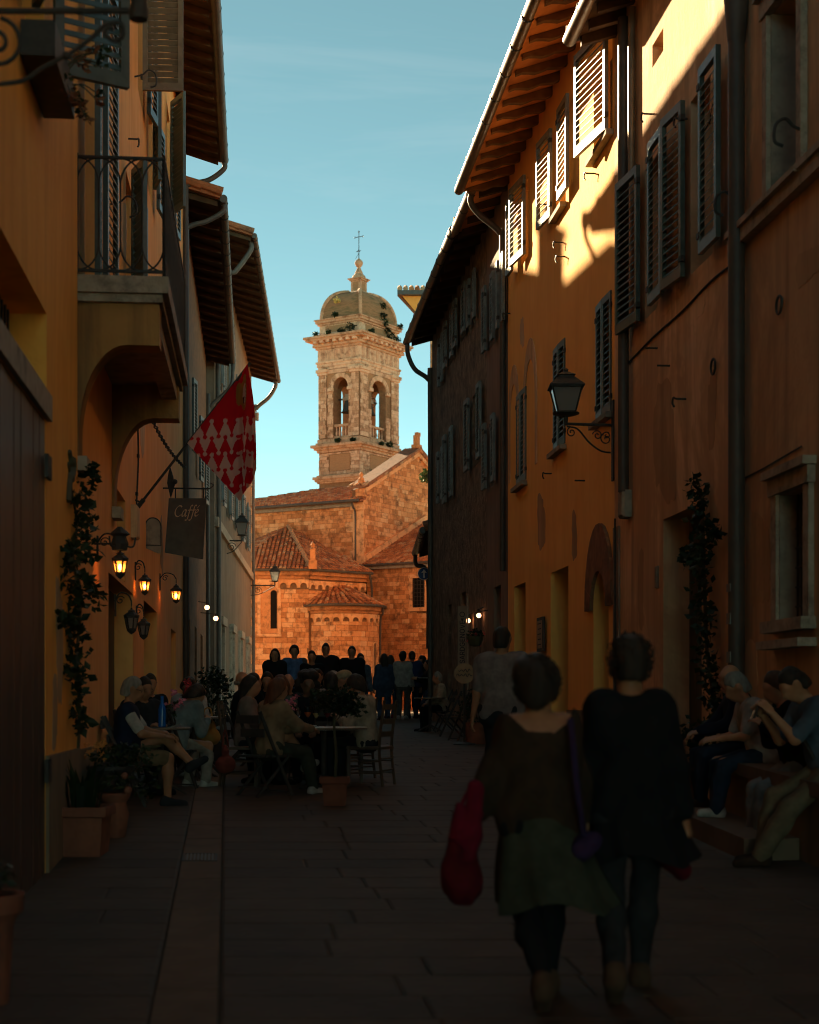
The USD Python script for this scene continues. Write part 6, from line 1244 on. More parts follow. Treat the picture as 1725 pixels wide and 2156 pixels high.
def blend(bones, h, k=.018, grow=0.0, clip=None, wr=0.0, seed=0, cut=None, ell=()):
    """Smooth union of tapered capsules (a, b, ra, rb) and ellipsoids (c, axes, radii) as a mesh; clip(p) > 0 is cut away."""
    P_a = np.array([b[0] for b in bones] + [e[0] for e in ell]); P_b = np.array([b[1] for b in bones] + [e[0] for e in ell]); mr = max([max(b[2], b[3]) for b in bones] + [max(e[2]) for e in ell]) + grow + .05
    lo = np.minimum(P_a, P_b).min(0) - mr; hi = np.maximum(P_a, P_b).max(0) + mr; n = np.ceil((hi - lo) / h).astype(int) + 1
    g = np.stack(np.meshgrid(*[lo[i] + h * np.arange(n[i]) for i in range(3)], indexing='ij'), -1); acc = np.zeros(g.shape[:3])
    for a, b, ra, rb in bones:
        r = max(ra, rb) + grow + .12; l2, h2 = np.minimum(a, b) - r, np.maximum(a, b) + r
        i0 = np.maximum(np.floor((l2 - lo) / h).astype(int), 0); i1 = np.minimum(np.ceil((h2 - lo) / h).astype(int) + 1, n); sl = tuple(slice(x, y) for x, y in zip(i0, i1))
        p = g[sl]; d = np.asarray(b) - a; t = np.clip(((p - a) @ d) / max(d @ d, 1e-9), 0, 1); acc[sl] += np.exp(-np.maximum(np.linalg.norm(p - a - t[..., None] * d, axis=-1) - (ra + (rb - ra) * t) - grow, -.25) / k)
    for c, ax, rad in ell:
        q = (g - c) @ np.asarray(ax).T / (np.asarray(rad) + grow); L = np.linalg.norm(q, axis=-1); acc += np.exp(-np.clip((L - 1) * (min(rad) + grow), -.25, 1.5) / k)
    F = -k * np.log(acc + 1e-30)
    if wr: F += wr * (meshkit.noise(g * np.array([9, 9, 6]), seed) - .5) + 1.1 * wr * (meshkit.noise(g * np.array([19, 19, 5]) + 2.5 * meshkit.noise(g * 4, seed + 2)[..., None], seed + 5) - .5)
    if clip is not None: F = np.maximum(F, clip(g))
    return surface_net(np.pad(F, 1, constant_values=1.0), lo - h, h)
def ik(a, c, l1, l2, hint):
    a, c, hint = np.asarray(a, float), np.asarray(c, float), np.asarray(hint, float); d = c - a; D = min(max(np.linalg.norm(d), .08), (l1 + l2) * .999); d /= np.linalg.norm(d); c = a + d * D
    x = (l1 * l1 - l2 * l2 + D * D) / (2 * D); y = math.sqrt(max(l1 * l1 - x * x, 0)); n = hint - d * np.dot(hint, d); n /= np.linalg.norm(n) + 1e-9; return a + d * x + n * y, c
def hand(wr_, dir_, pal, side, curl, h):
    """Palm, four unequal curling fingers and a thumb leaving the side of the palm."""
    d = dir_ / np.linalg.norm(dir_); n = pal - d * np.dot(pal, d); n /= np.linalg.norm(n) + 1e-9; s = np.cross(d, n) * side; B = []
    for q in (-.026, -.008, .010, .028): B.append((wr_ + s * q * .6, wr_ + d * .085 + s * q, .014, .012))
    for q, ln in ((-.030, .066), (-.010, .076), (.010, .082), (.030, .074)):
        p = wr_ + d * .088 + s * q * 1.1; a = curl * .35
        for j, fr_ in enumerate((.45, .30, .25)):
            e = p + (d * math.cos(a) + n * math.sin(a)) * ln * fr_; B.append((p, e, .0092 - .0008 * j, .0086 - .0009 * j)); p = e; a += curl * (.55 if j == 0 else .45)
    p = wr_ + d * .025 + s * .030; e = p + (d * .55 + s * .6 + n * .45) * .042; B += [(wr_ + d * .015 + s * .012, p, .014, .012), (p, e, .011, .010), (e, e + (d * .8 + n * .45 + s * .1) * .036, .010, .008)]
    return blend(B, h, .0035)
MATP = {}
def cloth(name, c, rg=.85):
    if name not in MAT: rough(name, tuple(np.array(c) * .45), tuple(np.array(c) * .75), 9, rg, .3, 60, spec=.15)
    return name
rough('skin_light', (0.320, 0.137, 0.068), (0.384, 0.173, 0.093), 14, .55, .1, 60, spec=.35); rough('skin_tan', (0.256, 0.108, 0.053), (0.320, 0.137, 0.068), 14, .55, .1, 60, spec=.35); rough('skin_dark', (0.128, 0.058, 0.031), (0.168, 0.079, 0.043), 14, .55, .1, 60, spec=.35)
rough('hair_dark', (.012, .008, .006), (.03, .018, .012), 30, .5, .5, 80, (1, 1, .25)); rough('hair_brown', (.035, .016, .009), (.07, .032, .016), 30, .5, .5, 80, (1, 1, .25)); rough('hair_grey', (.14, .12, .10), (.24, .21, .18), 30, .6, .5, 80, (1, 1, .25)); rough('hair_auburn', (.07, .022, .010), (.12, .04, .016), 30, .5, .5, 80, (1, 1, .25))
plain('eye_white', (.6, .58, .54), .25); plain('eye_dark', (.02, .012, .01), .15); plain('lens_dark', (.01, .01, .01), .1)
def person(label, loc, face, H=1.72, sit=None, lean=0.0, side=0.0, yaw=0.0, nod=0.0, hands=None, feet=None, top=('cloth_black', (.010, .010, .012)), bottom=('cloth_black', (.010, .010, .012)), shoes=('cloth_black', (.010, .010, .012)), hair=('short', 'hair_dark'), skin='skin_light', sleeve=1.0, legs=1.0, skirt=None, h=.016, group=None, extra=None, female=False, knees=None, elbows=None, curl=.9, dress=None, top_long=0.0, bulk=0.0, neckline=0.0, detail=True, twist=0.0, k=None, tight=0.0, narrow=0.0, curls=0):
    """Local frame: x right, y forward, z up, base at the ground. sit = seat height."""
    t = T('person', label, 'person', loc, face, group); S = H / 1.75; V3 = lambda *a: np.array(a, float)
    k = k or (.92 if sit is not None else 1.0); t.k = k; sit = None if sit is None else sit / k; hz = (sit + .095) if sit is not None else .925 * S
    p0 = V3(0, 0, hz); up = V3(math.sin(side), math.sin(lean), math.cos(lean) * math.cos(side)); up /= np.linalg.norm(up)
    fw = V3(0, math.cos(lean), -math.sin(lean)); fw -= up * (fw @ up); fw /= np.linalg.norm(fw); rt = np.cross(fw, up)
    if twist: fw, rt = fw * math.cos(twist) + rt * math.sin(twist), rt * math.cos(twist) - fw * math.sin(twist)
    hw = (.095 if female else .088) * S; sw = (.158 if female else .182) * S - narrow
    nk = p0 + up * .525 * S; sh = {s: nk - up * .055 * S + rt * s * sw for s in (-1, 1)}; hip = {s: p0 + V3(s * hw, 0, -.02) for s in (-1, 1)}
    rx = np.cross(V3(0, 1, 0), V3(0, 0, 1)); fd = fw * math.cos(nod) - up * math.sin(nod); hu = up * math.cos(nod) + fw * math.sin(nod)
    fd = fd * math.cos(yaw) + np.cross(hu, fd) * math.sin(yaw); hr = np.cross(fd, hu); hc = nk + up * .05 * S + hu * .115 * S + fd * .022
    feet = feet or ({-1: (-.10, .02, 0), 1: (.10, .0, 0)} if sit is None else {-1: (-.10, .42, 0), 1: (.10, .46, 0)})
    hands = hands or ({-1: (-.235 * S - .03, .04, .80 * S), 1: (.235 * S + .03, .04, .80 * S)} if sit is None else {-1: (-.12, .34, hz + .10), 1: (.12, .34, hz + .10)})
    ank, knee, elb, wri = {}, {}, {}, {}
    for s in (-1, 1):
        f_ = V3(*feet[s]); a = f_ + V3(0, -.03, .085); knee[s], ank[s] = ik(hip[s], a, .435 * S, .425 * S, (knees or {}).get(s, V3(s * .12, 1, .25)))
        elb[s], wri[s] = ik(sh[s], V3(*hands[s]), .295 * S, .255 * S, (elbows or {}).get(s, V3(s * .55, -.9, -.45)))
    b = bulk
    torso = [(hip[-1], hip[1], .118 * S + b, .118 * S + b), (p0 + up * .06, p0 + up * .22 * S, .118 * S + b, .112 * S + b), (p0 + up * .10 + rt * -.05, p0 + up * .10 + rt * .05, .115 + b, .115 + b),
             (p0 + up * .33 * S - rt * .075, p0 + up * .33 * S + rt * .075, .108 * S + b, .108 * S + b), (nk - up * .10 * S - rt * .10 * S, nk - up * .10 * S + rt * .10 * S, .092 * S + b, .092 * S + b), (sh[-1], sh[1], .062 * S + b, .062 * S + b), (p0 + up * .2 * S, nk - up * .12 * S, .105 * S, .09 * S)]
    if female: torso += [(p0 + up * .36 * S + s * rt * .07 + fw * .075, p0 + up * .36 * S + s * rt * .07 + fw * .08, .06, .055) for s in (-1, 1)]
    arms = {s: [(sh[s], elb[s], .052 * S, .040 * S), (elb[s], wri[s], .041 * S, .027 * S)] for s in (-1, 1)}
    lg = {s: [(hip[s], knee[s], .086 * S, .056 * S), (knee[s], knee[s] + (ank[s] - knee[s]) * .35, .056 * S, .058 * S), (knee[s] + (ank[s] - knee[s]) * .35, ank[s], .058 * S, .037 * S)] for s in (-1, 1)}
    toe = {s: V3(*feet[s]) + V3(0, .145 * S, .028) for s in (-1, 1)}
    for s in (-1, 1):                                  # crossed or dangling feet follow the shin
        if feet[s][2] > .03: d = ank[s] - knee[s]; d /= np.linalg.norm(d); q = V3(0, 1, 0) - d * d[1]; q /= np.linalg.norm(q) + 1e-9; toe[s] = ank[s] + q * .13 + d * .06
    neck = [(nk - up * .03, hc - hu * .06 * S, .054 * S, .050 * S)]
    head = [(hc - hu * .068 + fd * .028, hc - hu * .075 + fd * .048, .052, .040), (hc + fd * .088 + hu * .012, hc + fd * .112 - hu * .022, .012, .016), (hc + fd * .082 - hu * .052, hc + fd * .086 - hu * .058, .018, .016),
            (hc + fd * .072 + hu * .034 - hr * .03, hc + fd * .072 + hu * .034 + hr * .03, .022, .022), (hc - hr * .076 - hu * .01, hc - hr * .080 + hu * .02, .016, .018), (hc + hr * .076 - hu * .01, hc + hr * .080 + hu * .02, .016, .018)]
    ell = [(hc + hu * .018 - fd * .008, np.array([hr, fd, hu]), (.074, .095, .108))]
    feetb = [(ank[s] - V3(0, .015, .03), toe[s], .034, .030) for s in (-1, 1)]
    body = [blend(torso[:] + neck + head + arms[-1] + arms[1] + lg[-1] + lg[1] + feetb, h, .014, ell=ell)]
    eyes = [hc + fd * .079 + hu * .012 + hr * q * .032 for q in (-1, 1)]
    for s in (-1, 1):
        d = wri[s] - elb[s]; d /= np.linalg.norm(d); body.append(hand(wri[s], d, (rt * -s * .8 + V3(0, .3, -.2)) if sit is None else (-up + rt * -s * .4), s, curl, .007 if h < .018 else .009))
    bm = MB()
    for v_, f_ in body: bm.add(v_, f_)
    bd__ = t.part('body', bm, skin, smooth=True, local=True)
    if detail:
        for e_ in eyes: bd__.part('eye', MB().ball(e_, .0125, 1), 'eye_white', smooth=True, local=True); 
        for e_ in eyes: bd__.part('iris', MB().ball(e_ + fd * .0085, .0065, 1), 'eye_dark', smooth=True, local=True)
        bd__.part('mouth', MB().tube([hc + fd * .098 - hu * .050 + hr * q * .022 - fd * abs(q) * .006 for q in (-1, 0, 1)], .0042, 5), 'flower_pink' if female else 'skin_tan', local=True)
    # clothes
    sd = abs(hash_(label)) % 997
    tb_ = torso + [(sh[s], sh[s] + (elb[s] - sh[s]) * min(sleeve * 2, 1), .058 * S, .052 * S) for s in (-1, 1)] + [(elb[s], elb[s] + (wri[s] - elb[s]) * min((sleeve - .5) * 2, .98), .050 * S, .040 * S) for s in (-1, 1) if sleeve > .5]
    if sleeve <= 0: tb_ = torso
    hem = p0 - up * (.10 + top_long)
    if top_long > .02: tb_ = tb_ + [(hip[s], hip[s] + (knee[s] - hip[s]) * min(top_long / .4 + .2, .9), .10 * S, .10 * S) for s in (-1, 1)]
    ncut = nk - up * (.012 + neckline)
    def tclip(g): return np.maximum(-((g - hem) @ up), (np.linalg.norm(g - (nk + up * .03 + fw * .01), axis=-1) * -1 + .075 + neckline))
    if top: t.part('jacket' if 'jacket' in top else 'shirt', blend(tb_, h, .020, .014, tclip, .016, sd), cloth(*top) if isinstance(top, tuple) else top, smooth=True, local=True)
    if bottom:
        lb_ = list(torso[:2]); ex_ = 0 if tight else .009
        for s in (-1, 1):
            if legs > .5: lb_ += [lg[s][0], (lg[s][1][0], lg[s][1][1], lg[s][1][2] + ex_, lg[s][1][3] + ex_), (lg[s][2][0], lg[s][2][0] + (lg[s][2][1] - lg[s][2][0]) * .99, lg[s][2][2] + ex_, lg[s][2][3] + ex_ * 1.6)]
            else: lb_ += [(hip[s], hip[s] + (knee[s] - hip[s]) * legs * 2, .090 * S, .072 * S)]
        t.part('trousers' if legs > .5 else 'shorts', blend(lb_, h, .014, .010 if tight else .013, lambda g: (g - (p0 + up * .10)) @ up, .014, sd + 3), cloth(*bottom) if isinstance(bottom, tuple) else bottom, smooth=True, local=True)
    if skirt:                                          # (material, waist height offset, hem height, waist radius, hem rx, hem ry, shift)
        ms, wz, hemz, wr_, rx_, ry_, shx, shy = skirt; n_, k_ = 40, 14; v_ = []
        for i in range(k_):
            q = i / (k_ - 1); z_ = hz + wz + (hemz - hz - wz) * q; a = np.arange(n_) * 2 * math.pi / n_; fl2 = 1 + .10 * q * np.sin(a * 7 + 1 + q) + .06 * q * np.sin(a * 13 + 2); rxx, ryy = wr_ * 1.15 + (rx_ - wr_ * 1.15) * q ** 1.1, wr_ * .85 + (ry_ - wr_ * .85) * q ** 1.1
            v_.append(np.stack([shx * q * q + rxx * np.cos(a) * fl2, shy * q * q + ryy * np.sin(a) * fl2, z_ + .035 * q * np.sin(a * 3 + .6)], 1))
        i, j = np.meshgrid(np.arange(k_ - 1), np.arange(n_), indexing='ij'); j2 = (j + 1) % n_
        t.part('skirt', MB().add(np.vstack(v_), np.stack([i * n_ + j, i * n_ + j2, (i + 1) * n_ + j2, (i + 1) * n_ + j], -1).reshape(-1, 4)), cloth(*ms) if isinstance(ms, tuple) else ms, smooth=True, local=True)
    if shoes:
        for s in (-1, 1):
            gl = min(ank[s][2] - .08, toe[s][2] - .028); t.part('shoe', blend([(ank[s] - V3(0, .03, .035), toe[s], .044, .036), (ank[s] - V3(0, .035, .05), ank[s] - V3(0, .01, .0), .042, .044)], min(h, .014), .012, .004, (lambda g, z0=gl: z0 + .002 - g[..., 2]) if feet[s][2] <= .03 else None), cloth(*shoes) if isinstance(shoes, tuple) else shoes, smooth=True, local=True)
    # hair
    kind, hm = hair; hcap = [(hc + hu * .030 - fd * .014, np.array([hr, fd, hu]), (.084, .104, .112))]; hb_ = [(hc - fd * .05 - hu * .05, hc - fd * .02 + hu * .05, .06, .06), (hc - fd * .055 - hu * .085, hc - fd * .05 - hu * .05, .05, .06)]
    def hclip(g): q = g - hc; return np.maximum((q @ fd) * .9 - (q @ hu) * .62 - .022, -(q @ hu) - .085 if kind in ('short', 'cap', 'flatcap', 'beanie') else -9.0)
    if kind == 'long': hb_ += [(hc - fd * .055 + hr * s * .03, nk - fw * .06 - up * .12 + rt * s * .06, .062, .05) for s in (-1, 1)] + [(hc + hr * s * .075, nk + rt * s * .10 + fw * .0 - up * .02, .035, .03) for s in (-1, 1)]
    if kind == 'bob': hb_ += [(hc - fd * .04 + hr * s * .05, hc - hu * .12 - fd * .04 + hr * s * .055, .06, .05) for s in (-1, 1)]
    if kind in ('curly', 'big'):
        g2 = np.random.default_rng(sd); e_ = .86 if kind == 'curly' else 1.5
        for _ in range(26):
            d = g2.normal(size=3); d /= np.linalg.norm(d)
            if d @ fd > .45 and d @ hu < .5: continue
            if d @ hu < -.75: continue
            c_ = hc + hu * .02 - fd * .015 + d * np.array([.085, .085, .10]) * e_; hb_.append((c_, c_, .030 * e_, .030 * e_))
    if kind == 'bun': hb_ += [(hc - fd * .10 + hu * .07, hc - fd * .11 + hu * .08, .045, .045)]
    if kind != 'bald': t.part('hair', blend(hb_, min(h, .013), .016, 0, hclip, .012, sd, ell=hcap), hm, smooth=True, local=True)
    elif hm: t.part('hair', blend([(hc - fd * .05 - hu * .03 + hr * s * .05, hc - fd * .09 - hu * .03, .030, .03) for s in (-1, 1)], min(h, .013), .012, 0, None, .008, sd), hm, smooth=True, local=True)
    if kind in ('cap', 'flatcap'):
        t.part('cap', blend([(hc + hu * .07 + fd * .05, hc + hu * .06 + fd * .13, .04, .018)], .011, .02, 0, lambda g: -((g - hc) @ hu) + .045 - ((g - hc) @ fd) * .12, 0, sd, ell=[(hc + hu * .045 - fd * .01, np.array([hr, fd, hu]), (.093, .115, .098))]), cloth('tan_cloth', (.42, .30, .18)) if kind == 'flatcap' else hm, smooth=True, local=True)
    if kind == 'beanie': t.part('beanie', blend([(hc, hc, .05, .05)], .012, .01, 0, lambda g: -((g - hc) @ hu) + .02, .006, sd, ell=[(hc + hu * .03 - fd * .01, np.array([hr, fd, hu]), (.092, .112, .115))]), 'hair_dark', smooth=True, local=True)
    J = dict(p0=p0, up=up, fw=fw, rt=rt, hc=hc, fd=fd, hu=hu, hr=hr, wri=wri, elb=elb, knee=knee, ank=ank, sh=sh, nk=nk, t=t, hz=hz)
    if curls:                                          # loose locks round the head
        g3 = np.random.default_rng(sd + 1); m = MB()
        for _ in range(curls):
            d = g3.normal(size=3); d /= np.linalg.norm(d)
            if d @ fd > .5 or d @ hu < -.8: continue
            c_ = hc + hu * .015 - fd * .015 + d * np.array([.093, .093, .108]) * g3.uniform(.95, 1.12); e_ = np.cross(d, g3.normal(size=3)); e_ /= np.linalg.norm(e_); w_ = np.cross(d, e_); r_ = g3.uniform(.010, .020); n_ = 7
            m.tube([c_ + r_ * (math.cos(q) * e_ + math.sin(q) * d) + w_ * q * .004 for q in np.linspace(0, 5, n_)], .0035, 3, False)
        t.part('loose_locks', m, hm, local=True, kind='stuff')
    if extra: extra(J)
    return J
def hash_(s): return sum((i + 1) * ord(c) for i, c in enumerate(s))
def specs(J, mat_='iron'):
    t, hc, fd, hu, hr = J['t'], J['hc'], J['fd'], J['hu'], J['hr']; m = MB()
    for q in (-1, 1): c = hc + fd * .100 + hu * .010 + hr * q * .033; m.tube([c + (hr * math.cos(a) * .024 + hu * math.sin(a) * .019) for a in np.linspace(0, 6.283, 13)], .0028, 4).tube([c + hr * q * .024, hc + hr * q * .082 + hu * .015], .0025, 4)
    m.tube([hc + fd * .102 + hu * .014 - hr * .010, hc + fd * .102 + hu * .014 + hr * .010], .003, 4); t.part('glasses', m, mat_, local=True)
BLK = ('cloth_black', (.010, .010, .012)); NVY = ('cloth_navy', (.016, .024, .055)); WHT = ('cloth_white', (.50, .46, .42)); GRY = ('cloth_grey', (.13, .12, .11)); TAN = ('cloth_tan', (.30, .19, .11)); DEN = ('cloth_denim', (.055, .085, .15)); LDN = ('cloth_pale_denim', (.24, .27, .28)); BRN = ('cloth_brown', (.05, .028, .016)); PNK = ('cloth_pink', (.42, .26, .22)); KHK = ('cloth_khaki', (.20, .14, .075)); OLV = ('cloth_olive', (.055, .058, .040)); CRM = ('cloth_cream', (.46, .36, .26)); BLU = ('cloth_blue', (.10, .19, .40)); SHW = ('leather_white', (.55, .50, .45)); SHB = ('leather_brown', (.06, .03, .018)); RED = ('cloth_red', (.17, .005, .022)); PUR = ('cloth_purple', (.045, .022, .075)); TSH = ('cloth_mauve', (.27, .20, .185)); CHR = ('cloth_charcoal', (.03, .03, .034)); SKB = ('cloth_steel_blue', (.10, .14, .19))
def fx(u, y): return (u - U0) / FPX * y
RIGHT, LEFT_, AWAY, TOWARD = -math.pi / 2, math.pi / 2, 0.0, math.pi
# the two women walking away in front, the man ahead of them
def bag_red(J):
    t = J['t']; w = J['elb'][-1]
tb1 = person('woman in brown off shoulder top and grey green skirt carrying a red bag', gxy(.60, 7.45), AWAY + .10, 1.56, female=True, lean=.06, side=-.02, yaw=-.25, nod=.18, feet={-1: (-.05, -.26, .055), 1: (.06, .20, .0)}, knees={-1: (-.05, 1, -.1)}, hands={-1: (-.29, .10, .80), 1: (.25, .16, .74)}, top=BRN, bottom=BLK, shoes=('leather_tan', (.10, .055, .035)), hair=('curly', 'hair_dark'), skin='skin_tan', sleeve=.86, h=.0135, neckline=.085, skirt=(OLV, .02, .43, .155, .265, .22, .07, .0), detail=False, tight=.022, narrow=.020, curls=420)
c = gxy(.32, 7.40); hb3 = c + Z * .86
t = T('shoulder_bag', 'slack red bag hanging from the arm of the woman in the skirt', 'bag', hb3)
t.part('bag_body', blend([(hb3 + [-.10, .02, -.12], hb3 + [-.09, .02, -.30], .030, .060), (hb3 + [-.09, .0, -.34], hb3 + [-.10, .04, -.26], .062, .055), (hb3 + [-.04, .02, -.10], hb3 + [-.07, .03, -.3], .02, .05)], .010, .012, .014, wr=.035, seed=4), cloth('cloth_dark_red', (.11, .004, .010)), smooth=True)
t.part('strap', MB().tube(bez([hb3 + [-.10, .02, -.10], hb3 + [-.085, .0, .03], hb3 + [-.02, .02, .13], hb3 + [.01, .04, .0], hb3 + [-.04, .02, -.10]], 6), .010, 6), cloth(*RED), smooth=True)
t.part('scarf', blend([(hb3 + [-.02, -.03, .10], hb3 + [-.03, -.05, -.10], .022, .034), (hb3 + [-.03, -.05, -.10], hb3 + [-.05, -.04, -.20], .032, .012), (hb3 + [-.10, -.02, .04], hb3 + [-.10, -.02, -.1], .014, .03)], .010, .008, .014, wr=.03, seed=9), cloth(*RED), smooth=True)
t = T('shoulder_bag', 'purple strap and small bag at the right side of the woman in the skirt', 'bag', gxy(.78, 7.5) + Z * .8)
b0 = gxy(.78, 7.42) + Z * .82; t.part('strap', MB().tube(bez([b0 + [-.06, -.10, .46], b0 + [-.05, -.15, .30], b0 + [-.03, -.15, .10], b0 + [.0, -.1, -.06]], 6), .015, 6), cloth(*PUR)); t.part('bag_body', blend([(b0 + [-.01, -.08, -.12], b0 + [.05, -.04, -.09], .042, .036)], .011, .012, .012, wr=.02, seed=3), cloth(*PUR), smooth=True)
person('woman in black tunic and dark leggings walking away on the right', gxy(1.03, 7.62), AWAY - .05, 1.66, female=True, lean=.03, yaw=.05, feet={-1: (-.10, -.30, .07), 1: (.05, .16, .0)}, knees={-1: (-.05, 1, -.1)}, hands={-1: (-.24, .10, .80), 1: (.26, .02, .78)}, top=BLK, bottom=CHR, shoes=('leather_tan', (.10, .055, .035)), hair=('short', 'hair_dark'), sleeve=.95, skin='skin_tan', h=.0135, skirt=(BLK, .06, .62, .155, .245, .20, .05, .0), detail=False, tight=.020, narrow=.024, curls=260)
b0 = gxy(1.27, 7.6) + Z * .62; t = T('shoulder_bag', 'dark red bag at the hip of the woman in the black tunic', 'bag', b0); t.part('bag_body', blend([(b0 + [-.06, 0, -.0], b0 + [.0, 0, -.05], .036, .034)], .011, .012, .012, wr=.02, seed=8), cloth('cloth_dark_red', (.11, .004, .010)), smooth=True); t.part('strap', MB().tube(bez([b0 + [-.05, 0, .02], b0 + [-.12, 0, .35], b0 + [-.2, 0.05, .72]], 5), .012, 6), cloth('cloth_dark_red', (.11, .004, .010)))
person('man in pale mauve t shirt walking away by the gold wall', gxy(fx(1056, 16.3), 16.3), AWAY - .15, 1.76, lean=.03, yaw=-.3, feet={-1: (-.10, .18, 0), 1: (.10, -.14, 0)}, hands={-1: (-.30, .02, .80), 1: (.29, .12, .82)}, top=TSH, bottom=CHR, shoes=BLK, sleeve=.42, bulk=.02, skin='skin_tan')
# people at the left cafe tables
def phone(J, side=1):
    t = J['t']
j = person('grey haired man in navy vest with glasses sitting with his phone by the ochre wall', gxy(-2.76, 16.0), RIGHT + .12, 1.76, sit=.42, lean=.02, yaw=0.0, nod=.22, hands={-1: (-.02, .42, .76), 1: (.10, .40, .74)}, feet={-1: (-.06, .72, .36), 1: (.10, .46, 0)}, knees={-1: (-.1, .55, .8), 1: (.1, 1, .3)}, top=NVY, bottom=KHK, shoes=CHR, sleeve=0, legs=.46, hair=('short', 'hair_grey'), skin='skin_tan', h=.014, extra=specs, curl=1.1)
j['t'].part('shirt_sleeve', blend([(j['sh'][1], j['sh'][1] + (j['elb'][1] - j['sh'][1]) * .75, .066, .062)], .013, .01, wr=.01, seed=2), cloth(*WHT), smooth=True, local=True); j['t'].part('shirt_sleeve', blend([(j['sh'][-1], j['sh'][-1] + (j['elb'][-1] - j['sh'][-1]) * .75, .066, .062)], .013, .01, wr=.01, seed=3), cloth(*WHT), smooth=True, local=True)
hp = np.array([-2.76, 16.0, float(gz(16.0))]) + np.array([.47, -.04, .77]); t = T('phone', 'pale phone held by the man in the navy vest', 'phone', hp); t.part('phone_case', MB().hexa(hp + np.array([[-.06, -.03, -.01], [.06, -.03, .03], [.06, .04, .03], [-.06, .04, -.01], [-.063, -.03, 0], [.057, -.03, .04], [.057, .04, .04], [-.063, .04, 0]])), 'shutter_white')
folding_chair(gxy(-2.79, 16.0), RIGHT + .12, 'dark folding chair under the man in the navy vest')
person('dark clad person with glasses sitting behind the man in the navy vest', gxy(-2.86, 17.35), TOWARD + .7, 1.68, sit=.42, lean=.1, nod=.2, top=CHR, bottom=BLK, hair=('short', 'hair_dark'), skin='skin_tan', extra=specs, hands={-1: (-.1, .36, .78), 1: (.1, .36, .78)}); folding_chair(gxy(-2.86, 17.4), TOWARD + .7, 'dark folding chair against the wall behind the blue bottle')
person('person in pale denim jacket leaning over the small table with back turned', gxy(-2.58, 17.85), AWAY - .75, 1.72, sit=.42, lean=.48, nod=.35, top=('jacket_pale_denim', (.22, .25, .25)), bottom=('cloth_pale', (.36, .30, .25)), shoes=SHW, hair=('bob', 'hair_dark'), hands={-1: (-.12, .42, .80), 1: (.12, .42, .80)}, feet={-1: (-.1, .35, 0), 1: (.16, .40, 0)}); folding_chair(gxy(-2.6, 17.75), AWAY - .75, 'dark folding chair under the person in pale denim')
person('dark haired person partly hidden behind the one in pale denim', gxy(-3.12, 19.6), TOWARD + .5, 1.7, sit=.42, nod=.2, top=BLK, bottom=BLK, hair=('short', 'hair_dark'), h=.02); folding_chair(gxy(-3.12, 19.65), TOWARD + .5, 'folding chair by the wall at the table with coral flowers')
person('woman in white top looking down at the second small table', gxy(fx(398, 20.1), 20.1), TOWARD + .12, 1.68, sit=.42, female=True, lean=.14, nod=.5, yaw=-.2, top=WHT, bottom=BRN, shoes=SHW, sleeve=.4, hair=('long', 'hair_dark'), hands={-1: (-.12, .36, .80), 1: (.12, .36, .80)}, feet={-1: (-.18, .5, 0), 1: (.08, .42, 0)}); folding_chair(gxy(fx(398, 20.1), 20.15), TOWARD + .12, 'folding chair under the woman in the white top')
b0 = gxy(fx(436, 19.6), 19.6) + Z * .62; t = T('handbag', 'mustard leather handbag hanging by the second small table', 'bag', b0); rough('leather_mustard', (.30, .14, .03), (.40, .20, .05), 9, .6); t.part('bag_body', blend([(b0 + [-.06, 0, -.13], b0 + [.06, 0, -.13], .10, .10), (b0 + [-.03, 0, .02], b0 + [.03, 0, .02], .07, .07)], .014, .03, wr=.012, seed=5), 'leather_mustard', smooth=True); t.part('handle', MB().tube(bez([b0 + [-.05, -.05, .06], b0 + [-.02, -.04, .2], b0 + [.05, -.04, .2], b0 + [.07, -.05, .04]], 5), .010, 6), 'leather_mustard')
folding_chair(gxy(fx(436, 19.8), 19.8), LEFT_, 'empty folding chair holding the mustard handbag')
# around the round table
person('woman in tan jacket with long auburn hair, back turned, at the round table', gxy(fx(566, 17.05), 17.05), AWAY - .85, 1.68, sit=.42, female=True, lean=.16, nod=.05, yaw=-.1, top=('jacket_tan', (.34, .21, .12)), bottom=OLV, shoes=SHW, hair=('long', 'hair_auburn'), hands={-1: (-.05, .42, .76), 1: (.16, .48, .76)}, feet={-1: (-.06, .62, .26), 1: (.20, .52, 0)}, h=.014); folding_chair(gxy(fx(556, 17.0), 17.0), AWAY - .85, 'dark folding chair under the woman in the tan jacket')
person('long haired woman in blush blouse sitting left of the round table', gxy(fx(516, 18.4), 18.4), RIGHT, 1.66, sit=.42, female=True, lean=.08, top=('cloth_blush', (.30, .19, .15)), bottom=CHR, hair=('long', 'hair_dark'), hands={-1: (-.1, .38, .8), 1: (.1, .38, .8)}); ladder_chair(gxy(fx(508, 18.2), 18.2), RIGHT, 'wooden chair under the long haired woman')
b0 = gxy(fx(474, 17.9), 17.9) + Z * .42; t = T('handbag', 'red patterned bag hanging from the wooden chair', 'bag', b0); t.part('bag_body', blend([(b0 + [-.03, 0, -.16], b0 + [.03, 0, -.16], .09, .09), (b0 + [0, 0, 0], b0 + [0, 0, .04], .05, .03)], .014, .03, wr=.015, seed=6), cloth('cloth_rust', (.26, .05, .035)), smooth=True); t.part('handle', MB().tube(bez([b0 + [-.03, 0, .03], b0 + [.0, 0, .22], b0 + [.04, 0, .03]], 5), .009, 5), cloth('cloth_rust', (.26, .05, .035)))
